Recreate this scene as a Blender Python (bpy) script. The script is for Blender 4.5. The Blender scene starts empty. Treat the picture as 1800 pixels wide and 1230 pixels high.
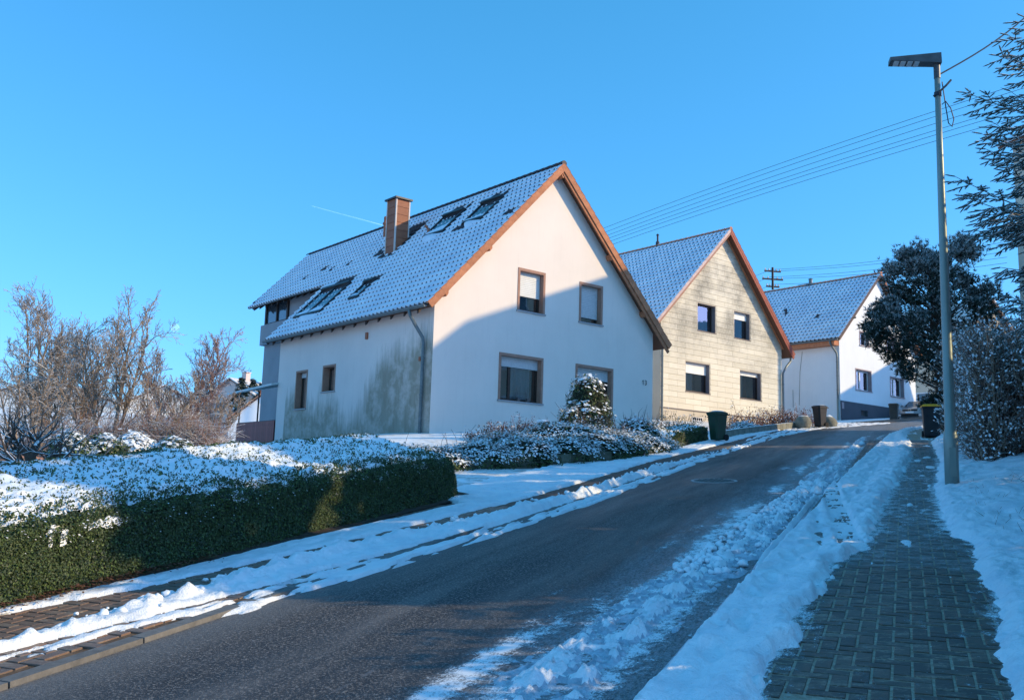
import bpy, math, random
import numpy as np
from mathutils import Vector, Matrix
R = math.radians
random.seed(7)
rng = np.random.default_rng(11)
scene = bpy.context.scene
COL = scene.collection

# ------------------------------------------------------------------ camera
cd = bpy.data.cameras.new("camera")
cam = bpy.data.objects.new("camera", cd)
COL.objects.link(cam)
scene.camera = cam
cd.sensor_width = 36.0
cd.lens = 36.0 * 1670.0 / 1800.0
cd.clip_start = 0.05
cd.clip_end = 20000
PITCH, ROLL = R(8.4), R(1.75)
_fw = Vector((0, math.cos(PITCH), math.sin(PITCH)))
_up = Vector((0, -math.sin(PITCH), math.cos(PITCH)))
_rt = Vector((1, 0, 0))
_r2 = _rt * math.cos(ROLL) + _up * math.sin(ROLL)
_u2 = -_rt * math.sin(ROLL) + _up * math.cos(ROLL)
m = Matrix.Identity(4)
for i in range(3):
    m[i][0], m[i][1], m[i][2] = _r2[i], _u2[i], -_fw[i]
cam.matrix_world = m

# ------------------------------------------------------------------ sun and sky
SUN_AZ, SUN_EL = R(-9.0), R(22.5)          # azimuth counted from +X towards +Y
sdir = Vector((math.cos(SUN_EL) * math.cos(SUN_AZ), math.cos(SUN_EL) * math.sin(SUN_AZ), math.sin(SUN_EL)))
sl = bpy.data.lights.new("sun", 'SUN')
sl.energy = 3.6
sl.color = (1.0, 0.77, 0.42)
sl.angle = R(0.55)
so = bpy.data.objects.new("sun", sl)
so.rotation_euler = sdir.to_track_quat('Z', 'Y').to_euler()
so.location = (40, -10, 30)
COL.objects.link(so)

w = bpy.data.worlds.new("World")
scene.world = w
w.use_nodes = True
nt = w.node_tree
for n in list(nt.nodes):
    nt.nodes.remove(n)
sky = nt.nodes.new('ShaderNodeTexSky')
sky.sky_type = 'NISHITA'
sky.sun_disc = False
sky.sun_elevation = SUN_EL
sky.sun_rotation = math.pi / 2 - SUN_AZ    # measured clockwise from +Y
sky.altitude = 300
sky.air_density = 1.0
sky.dust_density = 1.0
sky.ozone_density = 2.0
# gentle contrast curve per channel: the photograph's deep, cyan winter sky
sepc = nt.nodes.new('ShaderNodeSeparateColor')
comb = nt.nodes.new('ShaderNodeCombineColor')
SKY_STRENGTH = 0.15
for ch, (g, k) in enumerate(((1.08, 0.50), (0.70, 0.885), (0.88, 1.53))):
    a = nt.nodes.new('ShaderNodeMath'); a.operation = 'MULTIPLY'; a.inputs[1].default_value = SKY_STRENGTH
    p = nt.nodes.new('ShaderNodeMath'); p.operation = 'POWER'; p.inputs[1].default_value = g
    c = nt.nodes.new('ShaderNodeMath'); c.operation = 'MULTIPLY'; c.inputs[1].default_value = k / SKY_STRENGTH
    nt.links.new(sepc.outputs[ch], a.inputs[0]); nt.links.new(a.outputs[0], p.inputs[0])
    nt.links.new(p.outputs[0], c.inputs[0]); nt.links.new(c.outputs[0], comb.inputs[ch])
bg = nt.nodes.new('ShaderNodeBackground')
bg.inputs[1].default_value = SKY_STRENGTH
wo = nt.nodes.new('ShaderNodeOutputWorld')
nt.links.new(sky.outputs[0], sepc.inputs[0])
nt.links.new(comb.outputs[0], bg.inputs[0])
nt.links.new(bg.outputs[0], wo.inputs[0])
scene.view_settings.view_transform = 'Standard'
scene.view_settings.look = 'None'
scene.view_settings.exposure = 0.30
scene.view_settings.gamma = 1.0
scene.cycles.max_bounces = 6
scene.cycles.transparent_max_bounces = 12
scene.cycles.use_denoising = True

# ------------------------------------------------------------------ frames
D0 = np.array([math.sin(R(22.6)), math.cos(R(22.6))])       # along the road, uphill
P0 = np.array([D0[1], -D0[0]])                              # across the road, to the right
GRADE = 0.11
def base_z(s):
    return -1.6 + GRADE * np.minimum(s, 66.0)
def W(s, p, dz=0.0):
    x = D0[0] * s + P0[0] * p
    y = D0[1] * s + P0[1] * p
    return (float(x), float(y), float(base_z(s)) + dz)

# value noise, used for every irregular outline and surface
_tab = np.random.default_rng(5).random((256, 256))
def vnoise(x, y):
    x = np.asarray(x, float); y = np.asarray(y, float)
    xi = np.floor(x).astype(int); yi = np.floor(y).astype(int)
    fx = x - xi; fy = y - yi
    fx = fx * fx * (3 - 2 * fx); fy = fy * fy * (3 - 2 * fy)
    a = _tab[xi & 255, yi & 255]; b = _tab[(xi + 1) & 255, yi & 255]
    c = _tab[xi & 255, (yi + 1) & 255]; d = _tab[(xi + 1) & 255, (yi + 1) & 255]
    return (a * (1 - fx) + b * fx) * (1 - fy) + (c * (1 - fx) + d * fx) * fy
def fbm(x, y, o=4):
    t = 0; a = 0.5; s = 0
    for k in range(o):
        t = t + a * vnoise(np.asarray(x) * 2 ** k + 17.3 * k, np.asarray(y) * 2 ** k + 5.1 * k); s += a; a *= 0.5
    return t / s
def sstep(a, b, x):
    t = np.clip((np.asarray(x, float) - a) / (b - a), 0, 1)
    return t * t * (3 - 2 * t)

# ------------------------------------------------------------------ materials
def _nodes(name):
    m = bpy.data.materials.new(name); m.use_nodes = True
    return m, m.node_tree, m.node_tree.nodes['Principled BSDF']
def N(nt, typ, **kw):
    n = nt.nodes.new(typ)
    for k, v in kw.items():
        if k.startswith('i_'):
            n.inputs[int(k[2:])].default_value = v
        else:
            setattr(n, k, v)
    return n
def noise(nt, scale, detail=4, rough=0.6, vec=None, stretch=None):
    n = N(nt, 'ShaderNodeTexNoise')
    n.inputs['Scale'].default_value = scale; n.inputs['Detail'].default_value = detail
    n.inputs['Roughness'].default_value = rough
    if vec is None:
        tc = N(nt, 'ShaderNodeTexCoord'); vec = tc.outputs['Object']
    if stretch:
        mp = N(nt, 'ShaderNodeMapping'); mp.inputs['Scale'].default_value = stretch
        nt.links.new(vec, mp.inputs[0]); vec = mp.outputs[0]
    nt.links.new(vec, n.inputs['Vector'])
    return n
def ramp(nt, fac, a, b, ca=(0, 0, 0, 1), cb=(1, 1, 1, 1)):
    r = N(nt, 'ShaderNodeValToRGB')
    r.color_ramp.elements[0].position = a; r.color_ramp.elements[0].color = ca
    r.color_ramp.elements[1].position = b; r.color_ramp.elements[1].color = cb
    nt.links.new(fac, r.inputs[0]); return r
def mixc(nt, fac, a, b, blend='MIX'):
    x = N(nt, 'ShaderNodeMix', data_type='RGBA', blend_type=blend)
    for k, v in ((0, fac), (6, a), (7, b)):
        if hasattr(v, 'is_linked') or hasattr(v, 'links'):
            nt.links.new(v, x.inputs[k])
        else:
            x.inputs[k].default_value = v if k == 0 else (*v[:3], 1)
    return x.outputs[2]
def mathn(nt, op, a, b=None):
    n = N(nt, 'ShaderNodeMath', operation=op)
    for k, v in ((0, a), (1, b)):
        if v is None: continue
        if hasattr(v, 'links'): nt.links.new(v, n.inputs[k])
        else: n.inputs[k].default_value = v
    return n.outputs[0]
def bump(nt, pr, h, strength, dist=0.02):
    b = N(nt, 'ShaderNodeBump'); b.inputs['Strength'].default_value = strength; b.inputs['Distance'].default_value = dist
    nt.links.new(h, b.inputs['Height']); nt.links.new(b.outputs[0], pr.inputs['Normal'])
SNOW = (0.90, 0.915, 0.93)
def M(name, c, c2=None, scale=6.0, rough=0.8, bs=None, bst=0.3, bd=0.01, metal=0.0, spec=0.3, snow=None, stretch=None, lo=0.35, hi=0.65, rnd=0.0):
    """plain rough surface: two tones mixed by noise, optional bump, optional snow on upward faces, optional per-object shade"""
    m, nt, pr = _nodes(name)
    pr.inputs['Roughness'].default_value = rough; pr.inputs['Metallic'].default_value = metal
    pr.inputs['Specular IOR Level'].default_value = spec
    col = None
    if c2 is not None:
        n = noise(nt, scale, 5, 0.65, stretch=stretch)
        r = ramp(nt, n.outputs[0], lo, hi)
        col = mixc(nt, r.outputs[0], c, c2)
    if rnd:
        oi = N(nt, 'ShaderNodeObjectInfo')
        v = mathn(nt, 'MULTIPLY_ADD', oi.outputs['Random'], 2 * rnd)
        nt.nodes[-1].inputs[2].default_value = 1 - rnd
        hv = N(nt, 'ShaderNodeHueSaturation')
        if col is None: hv.inputs['Color'].default_value = (*c, 1)
        else: nt.links.new(col, hv.inputs['Color'])
        nt.links.new(v, hv.inputs['Value']); col = hv.outputs[0]
    if snow is not None:
        g = N(nt, 'ShaderNodeNewGeometry'); sx = N(nt, 'ShaderNodeSeparateXYZ')
        nt.links.new(g.outputs['Normal'], sx.inputs[0])
        n2 = noise(nt, snow[1], 3)
        k = mathn(nt, 'ADD', sx.outputs[2], mathn(nt, 'MULTIPLY', n2.outputs[0], snow[2]))
        r2 = ramp(nt, k, snow[0], snow[0] + 0.12)
        col = mixc(nt, r2.outputs[0], col if col is not None else c, SNOW)
    if col is None: pr.inputs['Base Color'].default_value = (*c, 1)
    else: nt.links.new(col, pr.inputs['Base Color'])
    if bs:
        nb = noise(nt, bs, 4); bump(nt, pr, nb.outputs[0], bst, bd)
    return m

MT = {}
MT['snow'] = M('snow', SNOW, (0.86, 0.88, 0.91), 3, 0.75, bs=38, bst=0.55, bd=0.012, spec=0.25)
MT['snow_roof'] = M('roof_snow', (0.80, 0.86, 0.92), (0.62, 0.70, 0.80), 1.1, 0.7, bs=30, bst=0.3)
def street_snow():
    m, nt, pr = _nodes('trodden_street_snow')
    pr.inputs['Roughness'].default_value = 0.7; pr.inputs['Specular IOR Level'].default_value = 0.3
    n1 = noise(nt, 2.2, 6, 0.7).outputs[0]; n2 = noise(nt, 60, 3, 0.7).outputs[0]; n3 = noise(nt, 9, 5, 0.75).outputs[0]
    col = mixc(nt, ramp(nt, n1, 0.42, 0.75).outputs[0], SNOW, (0.70, 0.74, 0.80))
    col = mixc(nt, mathn(nt, 'MULTIPLY', ramp(nt, n3, 0.56, 0.74).outputs[0], 0.45), col, (0.46, 0.47, 0.48))
    col = mixc(nt, mathn(nt, 'MULTIPLY', ramp(nt, n2, 0.68, 0.74).outputs[0], 0.7), col, (0.20, 0.18, 0.16))
    nt.links.new(col, pr.inputs['Base Color'])
    b1 = N(nt, 'ShaderNodeBump'); b1.inputs['Strength'].default_value = 0.8; b1.inputs['Distance'].default_value = 0.03; nt.links.new(n3, b1.inputs['Height'])
    b2 = N(nt, 'ShaderNodeBump'); b2.inputs['Strength'].default_value = 0.7; b2.inputs['Distance'].default_value = 0.012; nt.links.new(n2, b2.inputs['Height'])
    nt.links.new(b1.outputs[0], b2.inputs['Normal']); nt.links.new(b2.outputs[0], pr.inputs['Normal'])
    return m
MT['street_snow'] = street_snow()
def frost_film():
    m, nt, pr = _nodes('frost_film'); out = nt.nodes['Material Output']
    pr.inputs['Base Color'].default_value = (0.84, 0.87, 0.90, 1); pr.inputs['Roughness'].default_value = 0.7
    at_ = N(nt, 'ShaderNodeAttribute'); at_.attribute_name = 'cover'
    n1 = noise(nt, 7, 6, 0.75, stretch=(1.3, 0.8, 1)).outputs[0]; n2 = noise(nt, 60, 4, 0.8, stretch=(1.5, 0.7, 1)).outputs[0]
    k = mathn(nt, 'ADD', at_.outputs['Fac'], mathn(nt, 'MULTIPLY', mathn(nt, 'SUBTRACT', n1, 0.5), 1.5))
    k = mathn(nt, 'ADD', k, mathn(nt, 'MULTIPLY', mathn(nt, 'SUBTRACT', n2, 0.5), 1.1))
    f = ramp(nt, k, 0.30, 0.62).outputs[0]
    tr = N(nt, 'ShaderNodeBsdfTransparent'); mx = N(nt, 'ShaderNodeMixShader')
    nt.links.new(mathn(nt, 'MULTIPLY', f, 0.93), mx.inputs[0]); nt.links.new(tr.outputs[0], mx.inputs[1]); nt.links.new(pr.outputs[0], mx.inputs[2]); nt.links.new(mx.outputs[0], out.inputs[0])
    return m
MT['frost_film'] = frost_film()
MT['slush'] = M('slush', (0.62, 0.68, 0.76), (0.28, 0.33, 0.40), 9, 0.35, bs=45, bst=0.9, bd=0.02, spec=0.5)
MT['soil'] = M('soil', (0.045, 0.032, 0.024), (0.09, 0.062, 0.045), 14, 0.95, bs=60, bst=0.8, bd=0.02)
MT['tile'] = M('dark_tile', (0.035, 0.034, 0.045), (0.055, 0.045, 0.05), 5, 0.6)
MT['orange_tile'] = M('orange_tile', (0.56, 0.225, 0.11), (0.42, 0.16, 0.08), 7, 0.75, bs=60, bst=0.2, rnd=0.12)
MT['tile_snowy'] = M('snow_dusted_tile', (0.50, 0.21, 0.11), (0.42, 0.17, 0.09), 7, 0.8, snow=(0.75, 20, 0.3), rnd=0.1)
MT['red_tile'] = M('red_board', (0.33, 0.075, 0.04), (0.25, 0.05, 0.03), 5, 0.6)
MT['soffit'] = M('soffit_wood', (0.16, 0.075, 0.045), (0.09, 0.045, 0.03), 8, 0.7, stretch=(1, 8, 8))
MT['dark_wood'] = M('dark_wood', (0.05, 0.028, 0.02), (0.03, 0.018, 0.014), 8, 0.6)
MT['zinc'] = M('zinc', (0.17, 0.20, 0.21), (0.11, 0.135, 0.14), 7, 0.45, metal=0.3, spec=0.5)
MT['dark_metal'] = M('dark_metal', (0.03, 0.033, 0.036), (0.05, 0.052, 0.055), 8, 0.45, metal=0.4)
MT['brown_frame'] = M('brown_window_frame', (0.060, 0.038, 0.028), (0.045, 0.028, 0.02), 9, 0.45)
MT['white_frame'] = M('white_window_frame', (0.72, 0.73, 0.74), (0.66, 0.67, 0.68), 9, 0.4)
MT['grey_frame'] = M('grey_window_frame', (0.24, 0.22, 0.24), (0.19, 0.175, 0.19), 9, 0.5)
MT['trim'] = M('tan_painted_trim', (0.42, 0.235, 0.17), (0.36, 0.195, 0.14), 6, 0.8, bs=150, bst=0.3, bd=0.004)
MT['trim_mauve'] = M('mauve_trim', (0.42, 0.33, 0.34), (0.36, 0.28, 0.29), 6, 0.8)
MT['sill'] = M('stone_sill', (0.42, 0.40, 0.40), (0.33, 0.31, 0.31), 20, 0.6)
MT['dark_sill'] = M('dark_sill', (0.12, 0.10, 0.10), (0.17, 0.14, 0.13), 20, 0.6)
MT['shutter'] = M('roller_shutter', (0.66, 0.67, 0.66), (0.56, 0.57, 0.57), 12, 0.45)
MT['shutter_white'] = M('white_blind', (0.80, 0.80, 0.78), (0.74, 0.74, 0.72), 4, 0.5)
MT['curtain'] = M('net_curtain', (0.72, 0.74, 0.74), (0.50, 0.53, 0.54), 30, 0.9, stretch=(6, 6, 0.4))
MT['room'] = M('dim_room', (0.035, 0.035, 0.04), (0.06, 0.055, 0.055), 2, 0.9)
MT['cladding'] = M('brown_chimney_cladding', (0.33, 0.115, 0.055), (0.27, 0.09, 0.045), 6, 0.6, rnd=0.1)
MT['clay_pipe'] = M('clay_pipe', (0.42, 0.16, 0.09), (0.34, 0.12, 0.07), 9, 0.7)
MT['white_trim'] = M('pale_metal_edge', (0.62, 0.52, 0.46), (0.55, 0.45, 0.40), 8, 0.5)
MT['bark'] = M('bark', (0.075, 0.055, 0.045), (0.12, 0.09, 0.07), 12, 0.95, snow=(0.72, 9, 0.45), stretch=(1, 1, 0.3))
MT['bark_far'] = M('pale_bark', (0.24, 0.17, 0.125), (0.34, 0.26, 0.19), 6, 0.95, snow=(0.86, 5, 0.5))
MT['bark_red'] = M('reddish_bark', (0.26, 0.15, 0.125), (0.34, 0.21, 0.17), 6, 0.95, snow=(0.92, 5, 0.5))
MT['leaf'] = M('box_leaf', (0.030, 0.048, 0.022), (0.060, 0.085, 0.030), 3, 0.55, spec=0.4)
MT['leaf_lt'] = M('box_leaf_light', (0.12, 0.17, 0.045), (0.075, 0.11, 0.035), 3, 0.55)
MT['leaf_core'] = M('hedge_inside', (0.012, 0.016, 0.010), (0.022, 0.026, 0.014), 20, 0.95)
MT['needle'] = M('pine_needle', (0.020, 0.036, 0.026), (0.035, 0.055, 0.04), 2, 0.7)
MT['needle_frost'] = M('frosted_needle', (0.52, 0.56, 0.58), (0.26, 0.30, 0.31), 4, 0.8)
MT['needle_blue'] = M('spruce_needle', (0.05, 0.075, 0.065), (0.10, 0.13, 0.12), 3, 0.7, snow=(0.6, 30, 0.3))
MT['dry_leaf'] = M('dry_leaf', (0.20, 0.085, 0.045), (0.13, 0.06, 0.035), 5, 0.9)
MT['twig'] = M('twig', (0.13, 0.09, 0.075), (0.20, 0.15, 0.13), 9, 0.95)
MT['red_twig'] = M('red_twig', (0.30, 0.12, 0.07), (0.20, 0.09, 0.06), 5, 0.9)
MT['stone'] = M('pale_stone', (0.28, 0.27, 0.22), (0.17, 0.17, 0.14), 5, 0.9, bs=18, bst=0.6, bd=0.03, snow=(0.95, 6, 0.25))
MT['wall_stone'] = M('garden_wall_stone', (0.15, 0.135, 0.10), (0.09, 0.095, 0.06), 7, 0.9, bs=30, bst=0.5, bd=0.02, rnd=0.25)
MT['kerb'] = M('kerb_stone', (0.20, 0.19, 0.18), (0.13, 0.125, 0.12), 12, 0.85, rnd=0.12)
MT['burgundy'] = M('burgundy_slat', (0.34, 0.075, 0.06), (0.27, 0.06, 0.05), 6, 0.5, rnd=0.12)
MT['red_paint'] = M('red_paint', (0.5, 0.04, 0.03), (0.4, 0.03, 0.02), 6, 0.5)
MT['rubber'] = M('rubber', (0.015, 0.015, 0.016), (0.025, 0.025, 0.026), 20, 0.8)
MT['bin_green'] = M('green_bin_plastic', (0.012, 0.060, 0.035), (0.018, 0.045, 0.03), 5, 0.45, snow=(1.02, 12, 0.25))
MT['bin_black'] = M('black_bin_plastic', (0.014, 0.017, 0.021), (0.022, 0.025, 0.028), 5, 0.42)
MT['bin_grey'] = M('grey_bin_plastic', (0.055, 0.058, 0.05), (0.04, 0.043, 0.04), 5, 0.5)
MT['bin_yellow'] = M('yellow_lid_plastic', (0.90, 0.38, 0.02), (0.75, 0.32, 0.02), 5, 0.5, snow=(1.1, 14, 0.35))
MT['label_white'] = M('white_sticker', (0.75, 0.77, 0.8), None, rough=0.5)
MT['pole'] = M('green_grey_pole_paint', (0.25, 0.30, 0.27), (0.19, 0.235, 0.215), 2.2, 0.38, metal=0.2, spec=0.5, stretch=(1, 1, 0.3))
MT['lamp_body'] = M('lamp_housing', (0.10, 0.11, 0.12), (0.07, 0.075, 0.08), 6, 0.45, metal=0.3)
MT['lens'] = M('lamp_lens', (0.55, 0.6, 0.62), None, rough=0.2, spec=0.6)
MT['cable'] = M('cable', (0.03, 0.04, 0.055), None, rough=0.6)
MT['car_paint'] = M('car_paint', (0.30, 0.30, 0.30), (0.26, 0.26, 0.265), 2, 0.28, metal=0.55, spec=0.6)
MT['chrome'] = M('chrome', (0.6, 0.6, 0.6), None, rough=0.15, metal=1.0)
MT['lamp_glass'] = M('headlamp_glass', (0.45, 0.48, 0.52), None, rough=0.08, spec=0.8)
MT['algae_post'] = M('mossy_stone', (0.10, 0.11, 0.08), (0.06, 0.075, 0.045), 8, 0.95, snow=(1.0, 5, 0.2))
MT['iron'] = M('painted_grille', (0.70, 0.70, 0.72), None, rough=0.5)
MT['plate'] = M('plate_white', (0.75, 0.76, 0.78), None, rough=0.4)
MT['black'] = M('black_print', (0.02, 0.02, 0.02), None, rough=0.6)

def stucco(name, c, c2, fine=160, extra=None):
    m, nt, pr = _nodes(name)
    pr.inputs['Roughness'].default_value = 0.92; pr.inputs['Specular IOR Level'].default_value = 0.15
    n = noise(nt, 0.8, 6, 0.6); r = ramp(nt, n.outputs[0], 0.3, 0.75)
    col = mixc(nt, r.outputs[0], c, c2)
    # faint vertical runs of dirt
    n2 = noise(nt, 2.2, 4, 0.7, stretch=(3, 3, 0.25)); r2 = ramp(nt, n2.outputs[0], 0.52, 0.9, (1, 1, 1, 1), (0.93, 0.925, 0.92, 1))
    col = mixc(nt, 1.0, col, r2.outputs[0], 'MULTIPLY')
    if extra: col = extra(nt, col)
    nt.links.new(col, pr.inputs['Base Color'])
    nb = noise(nt, fine, 3, 0.7); bump(nt, pr, nb.outputs[0], 0.45, 0.006)
    return m
def algae(nt, col):
    """green film on the lower part of the long wall: dense towards the corner, streaked below the windows"""
    tc = N(nt, 'ShaderNodeTexCoord'); sx = N(nt, 'ShaderNodeSeparateXYZ'); nt.links.new(tc.outputs['Object'], sx.inputs[0])
    y, z = sx.outputs[1], sx.outputs[2]
    big = noise(nt, 0.55, 4, 0.55, stretch=(1, 1, 0.6)).outputs[0]
    streak = noise(nt, 3.0, 4, 0.7, stretch=(1, 2.2, 0.22)).outputs[0]
    # upper limit of the film as a function of y (house corner at y = 0)
    fc = N(nt, 'ShaderNodeFloatCurve')
    cv = fc.mapping.curves[0]
    pts = [(0.0, 1.0), (0.10, 0.92), (0.22, 0.80), (0.34, 0.64), (0.42, 0.42), (0.50, 0.40), (0.60, 0.56), (0.72, 0.52), (0.84, 0.60), (0.925, 0.62), (0.94, 0.0), (1.0, 0.0)]
    cv.points[0].location = pts[0]; cv.points[1].location = pts[-1]
    for q in pts[1:-1]: cv.points.new(*q)
    fc.mapping.update()
    nt.links.new(mathn(nt, 'DIVIDE', y, 10.6), fc.inputs['Value'])
    lim = mathn(nt, 'MULTIPLY', fc.outputs[0], 4.4)
    lim = mathn(nt, 'ADD', lim, mathn(nt, 'MULTIPLY', mathn(nt, 'SUBTRACT', big, 0.5), 2.2))
    lim = mathn(nt, 'ADD', lim, mathn(nt, 'MULTIPLY', mathn(nt, 'SUBTRACT', streak, 0.5), 2.6))
    d = mathn(nt, 'SUBTRACT', lim, mathn(nt, 'SUBTRACT', z, ALG_Z0))
    a = ramp(nt, mathn(nt, 'MULTIPLY_ADD', d, 0.5), 0.0, 0.55)
    nt.nodes[-2].inputs[2].default_value = 0.0
    patch = noise(nt, 1.7, 5, 0.65).outputs[0]
    k = mathn(nt, 'MULTIPLY', a.outputs[0], ramp(nt, patch, 0.12, 0.55).outputs[0])
    k = mathn(nt, 'MULTIPLY', k, 0.85)
    g = mixc(nt, ramp(nt, streak, 0.3, 0.7).outputs[0], (0.21, 0.19, 0.13), (0.34, 0.31, 0.235))
    return mixc(nt, k, col, g)
ALG_Z0 = 0.2
MT['wall1'] = stucco('pink_white_render', (0.87, 0.755, 0.665), (0.81, 0.70, 0.615))
MT['wall1_side'] = stucco('stained_render', (0.84, 0.73, 0.67), (0.76, 0.66, 0.61), extra=algae)
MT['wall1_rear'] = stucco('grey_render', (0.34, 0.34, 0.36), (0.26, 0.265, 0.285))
MT['wall3'] = stucco('white_render', (0.84, 0.85, 0.86), (0.78, 0.79, 0.80))
MT['plinth3'] = stucco('grey_plinth_render', (0.115, 0.115, 0.135), (0.085, 0.085, 0.10))
MT['plinth2'] = stucco('cream_plinth_render', (0.62, 0.54, 0.42), (0.52, 0.45, 0.36))
MT['far_wall'] = stucco('far_white_render', (0.86, 0.84, 0.80), (0.78, 0.76, 0.72))
MT['far_pink'] = stucco('far_pink_render', (0.70, 0.55, 0.50), (0.62, 0.48, 0.44))

def panel_mat():
    m, nt, pr = _nodes('weathered_cladding_panel')
    pr.inputs['Roughness'].default_value = 0.85
    oi = N(nt, 'ShaderNodeObjectInfo')
    base = mixc(nt, oi.outputs['Random'], (0.70, 0.635, 0.50), (0.78, 0.715, 0.58))
    grain = noise(nt, 5, 5, 0.75, stretch=(9, 9, 0.9)).outputs[0]
    big = noise(nt, 0.42, 5, 0.62, stretch=(1, 1, 1.2)).outputs[0]
    tc = N(nt, 'ShaderNodeTexCoord'); sx = N(nt, 'ShaderNodeSeparateXYZ'); nt.links.new(tc.outputs['Object'], sx.inputs[0])
    hi = ramp(nt, mathn(nt, 'MULTIPLY', sx.outputs[2], 0.1), 0.25, 0.6).outputs[0]       # soot clings to the upper storey
    k = mathn(nt, 'MULTIPLY', ramp(nt, big, 0.40, 0.62).outputs[0], ramp(nt, grain, 0.25, 0.56).outputs[0])
    k = mathn(nt, 'MULTIPLY', k, mathn(nt, 'MULTIPLY_ADD', hi, 0.75)); nt.nodes[-2].inputs[2].default_value = 0.12
    for n_ in nt.nodes:
        if n_.type == 'MATH' and n_.operation == 'MULTIPLY_ADD': n_.inputs[2].default_value = 0.14
    col = mixc(nt, k, base, (0.13, 0.125, 0.11))
    col = mixc(nt, mathn(nt, 'MULTIPLY', ramp(nt, grain, 0.5, 0.8).outputs[0], 0.25), col, (0.35, 0.31, 0.24))
    nt.links.new(col, pr.inputs['Base Color'])
    bump(nt, pr, grain, 0.3, 0.008)
    return m
MT['panel2'] = panel_mat()

def glass_mat(name, tint, alpha=0.45, rough=0.03):
    m, nt, pr = _nodes(name)
    nt.nodes.remove(pr)
    out = nt.nodes['Material Output']
    tr = N(nt, 'ShaderNodeBsdfTransparent'); tr.inputs[0].default_value = (*tint, 1)
    gl = N(nt, 'ShaderNodeBsdfGlossy'); gl.inputs['Roughness'].default_value = rough; gl.inputs[0].default_value = (0.9, 0.95, 1, 1)
    fr = N(nt, 'ShaderNodeFresnel'); fr.inputs[0].default_value = 1.9
    nz = noise(nt, 1.3, 2); bp = N(nt, 'ShaderNodeBump'); bp.inputs['Strength'].default_value = 0.05; bp.inputs['Distance'].default_value = 0.05
    nt.links.new(nz.outputs[0], bp.inputs['Height']); nt.links.new(bp.outputs[0], gl.inputs['Normal'])
    mx = N(nt, 'ShaderNodeMixShader')
    nt.links.new(mathn(nt, 'MAXIMUM', fr.outputs[0], 1 - alpha - 0.3), mx.inputs[0])
    nt.links.new(tr.outputs[0], mx.inputs[1]); nt.links.new(gl.outputs[0], mx.inputs[2])
    nt.links.new(mx.outputs[0], out.inputs[0])
    return m
MT['glass'] = glass_mat('window_glass', (0.62, 0.72, 0.74))
MT['skyglass'] = M('skylight_glass', (0.03, 0.05, 0.07), (0.05, 0.07, 0.09), 2, 0.08, spec=1.0)
MT['awning'] = M('awning_sheet', (0.60, 0.66, 0.66), (0.5, 0.56, 0.58), 4, 0.5, snow=(0.9, 5, 0.2))

def asphalt():
    m, nt, pr = _nodes('worn_asphalt')
    tc = N(nt, 'ShaderNodeTexCoord'); v = tc.outputs['Object']
    sx = N(nt, 'ShaderNodeSeparateXYZ'); nt.links.new(v, sx.inputs[0])
    grit = noise(nt, 55, 3, 0.85, v).outputs[0]
    mid = noise(nt, 1.4, 6, 0.7, v, (2.4, 0.35, 1)).outputs[0]
    big = noise(nt, 0.35, 4, 0.6, v, (3.0, 0.3, 1)).outputs[0]
    path = noise(nt, 1.0, 5, 0.65, v, (2.2, 0.10, 1)).outputs[0]
    col = mixc(nt, ramp(nt, mid, 0.3, 0.7).outputs[0], (0.022, 0.020, 0.022), (0.060, 0.053, 0.052))
    col = mixc(nt, mathn(nt, 'MULTIPLY', ramp(nt, path, 0.46, 0.66).outputs[0], ramp(nt, mid, 0.25, 0.6).outputs[0]), col, (0.135, 0.118, 0.108))
    col = mixc(nt, mathn(nt, 'MULTIPLY', ramp(nt, grit, 0.52, 0.64).outputs[0], mathn(nt, 'MULTIPLY', ramp(nt, big, 0.30, 0.62, (0.25, 0.25, 0.25, 1)).outputs[0], 0.8)), col, (0.40, 0.35, 0.31))
    # dry salted edge on the left, frost smeared on the right (object x runs across the road)
    x = sx.outputs[0]
    wob = mathn(nt, 'MULTIPLY', mathn(nt, 'SUBTRACT', mid, 0.5), 0.8)
    le = ramp(nt, mathn(nt, 'MULTIPLY', mathn(nt, 'ADD', mathn(nt, 'ADD', x, wob), 5.0), 0.5), 0.15, 0.52, (1, 1, 1, 1), (0, 0, 0, 1)).outputs[0]
    col = mixc(nt, mathn(nt, 'MULTIPLY', le, ramp(nt, grit, 0.25, 0.6, (0.35, 0.35, 0.35, 1)).outputs[0]), col, (0.21, 0.195, 0.185))
    re = mathn(nt, 'MULTIPLY', ramp(nt, mathn(nt, 'ADD', mathn(nt, 'ADD', x, wob), 3.1), 0.55, 1.2).outputs[0], 0.35)
    fro = noise(nt, 26, 5, 0.8, v, (2.0, 0.5, 1)).outputs[0]
    col = mixc(nt, mathn(nt, 'MULTIPLY', re, ramp(nt, fro, 0.36, 0.60).outputs[0]), col, (0.56, 0.60, 0.66))
    # tar seam along the middle
    sm = mathn(nt, 'ABSOLUTE', mathn(nt, 'ADD', mathn(nt, 'ADD', x, 2.85), mathn(nt, 'MULTIPLY', wob, 0.12)))
    seam = ramp(nt, sm, 0.004, 0.022, (1, 1, 1, 1), (0, 0, 0, 1)).outputs[0]
    brk = noise(nt, 4.5, 3, 0.6, v).outputs[0]
    col = mixc(nt, mathn(nt, 'MULTIPLY', seam, ramp(nt, brk, 0.54, 0.72).outputs[0]), col, (0.15, 0.145, 0.15))
    nt.links.new(col, pr.inputs['Base Color'])
    rr = ramp(nt, big, 0.3, 0.75, (0.42, 0.42, 0.42, 1), (0.85, 0.85, 0.85, 1)).outputs[0]
    nt.links.new(rr, pr.inputs['Roughness']); pr.inputs['Specular IOR Level'].default_value = 0.35
    bump(nt, pr, grit, 0.9, 0.012)
    return m
MT['asphalt'] = asphalt()

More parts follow.
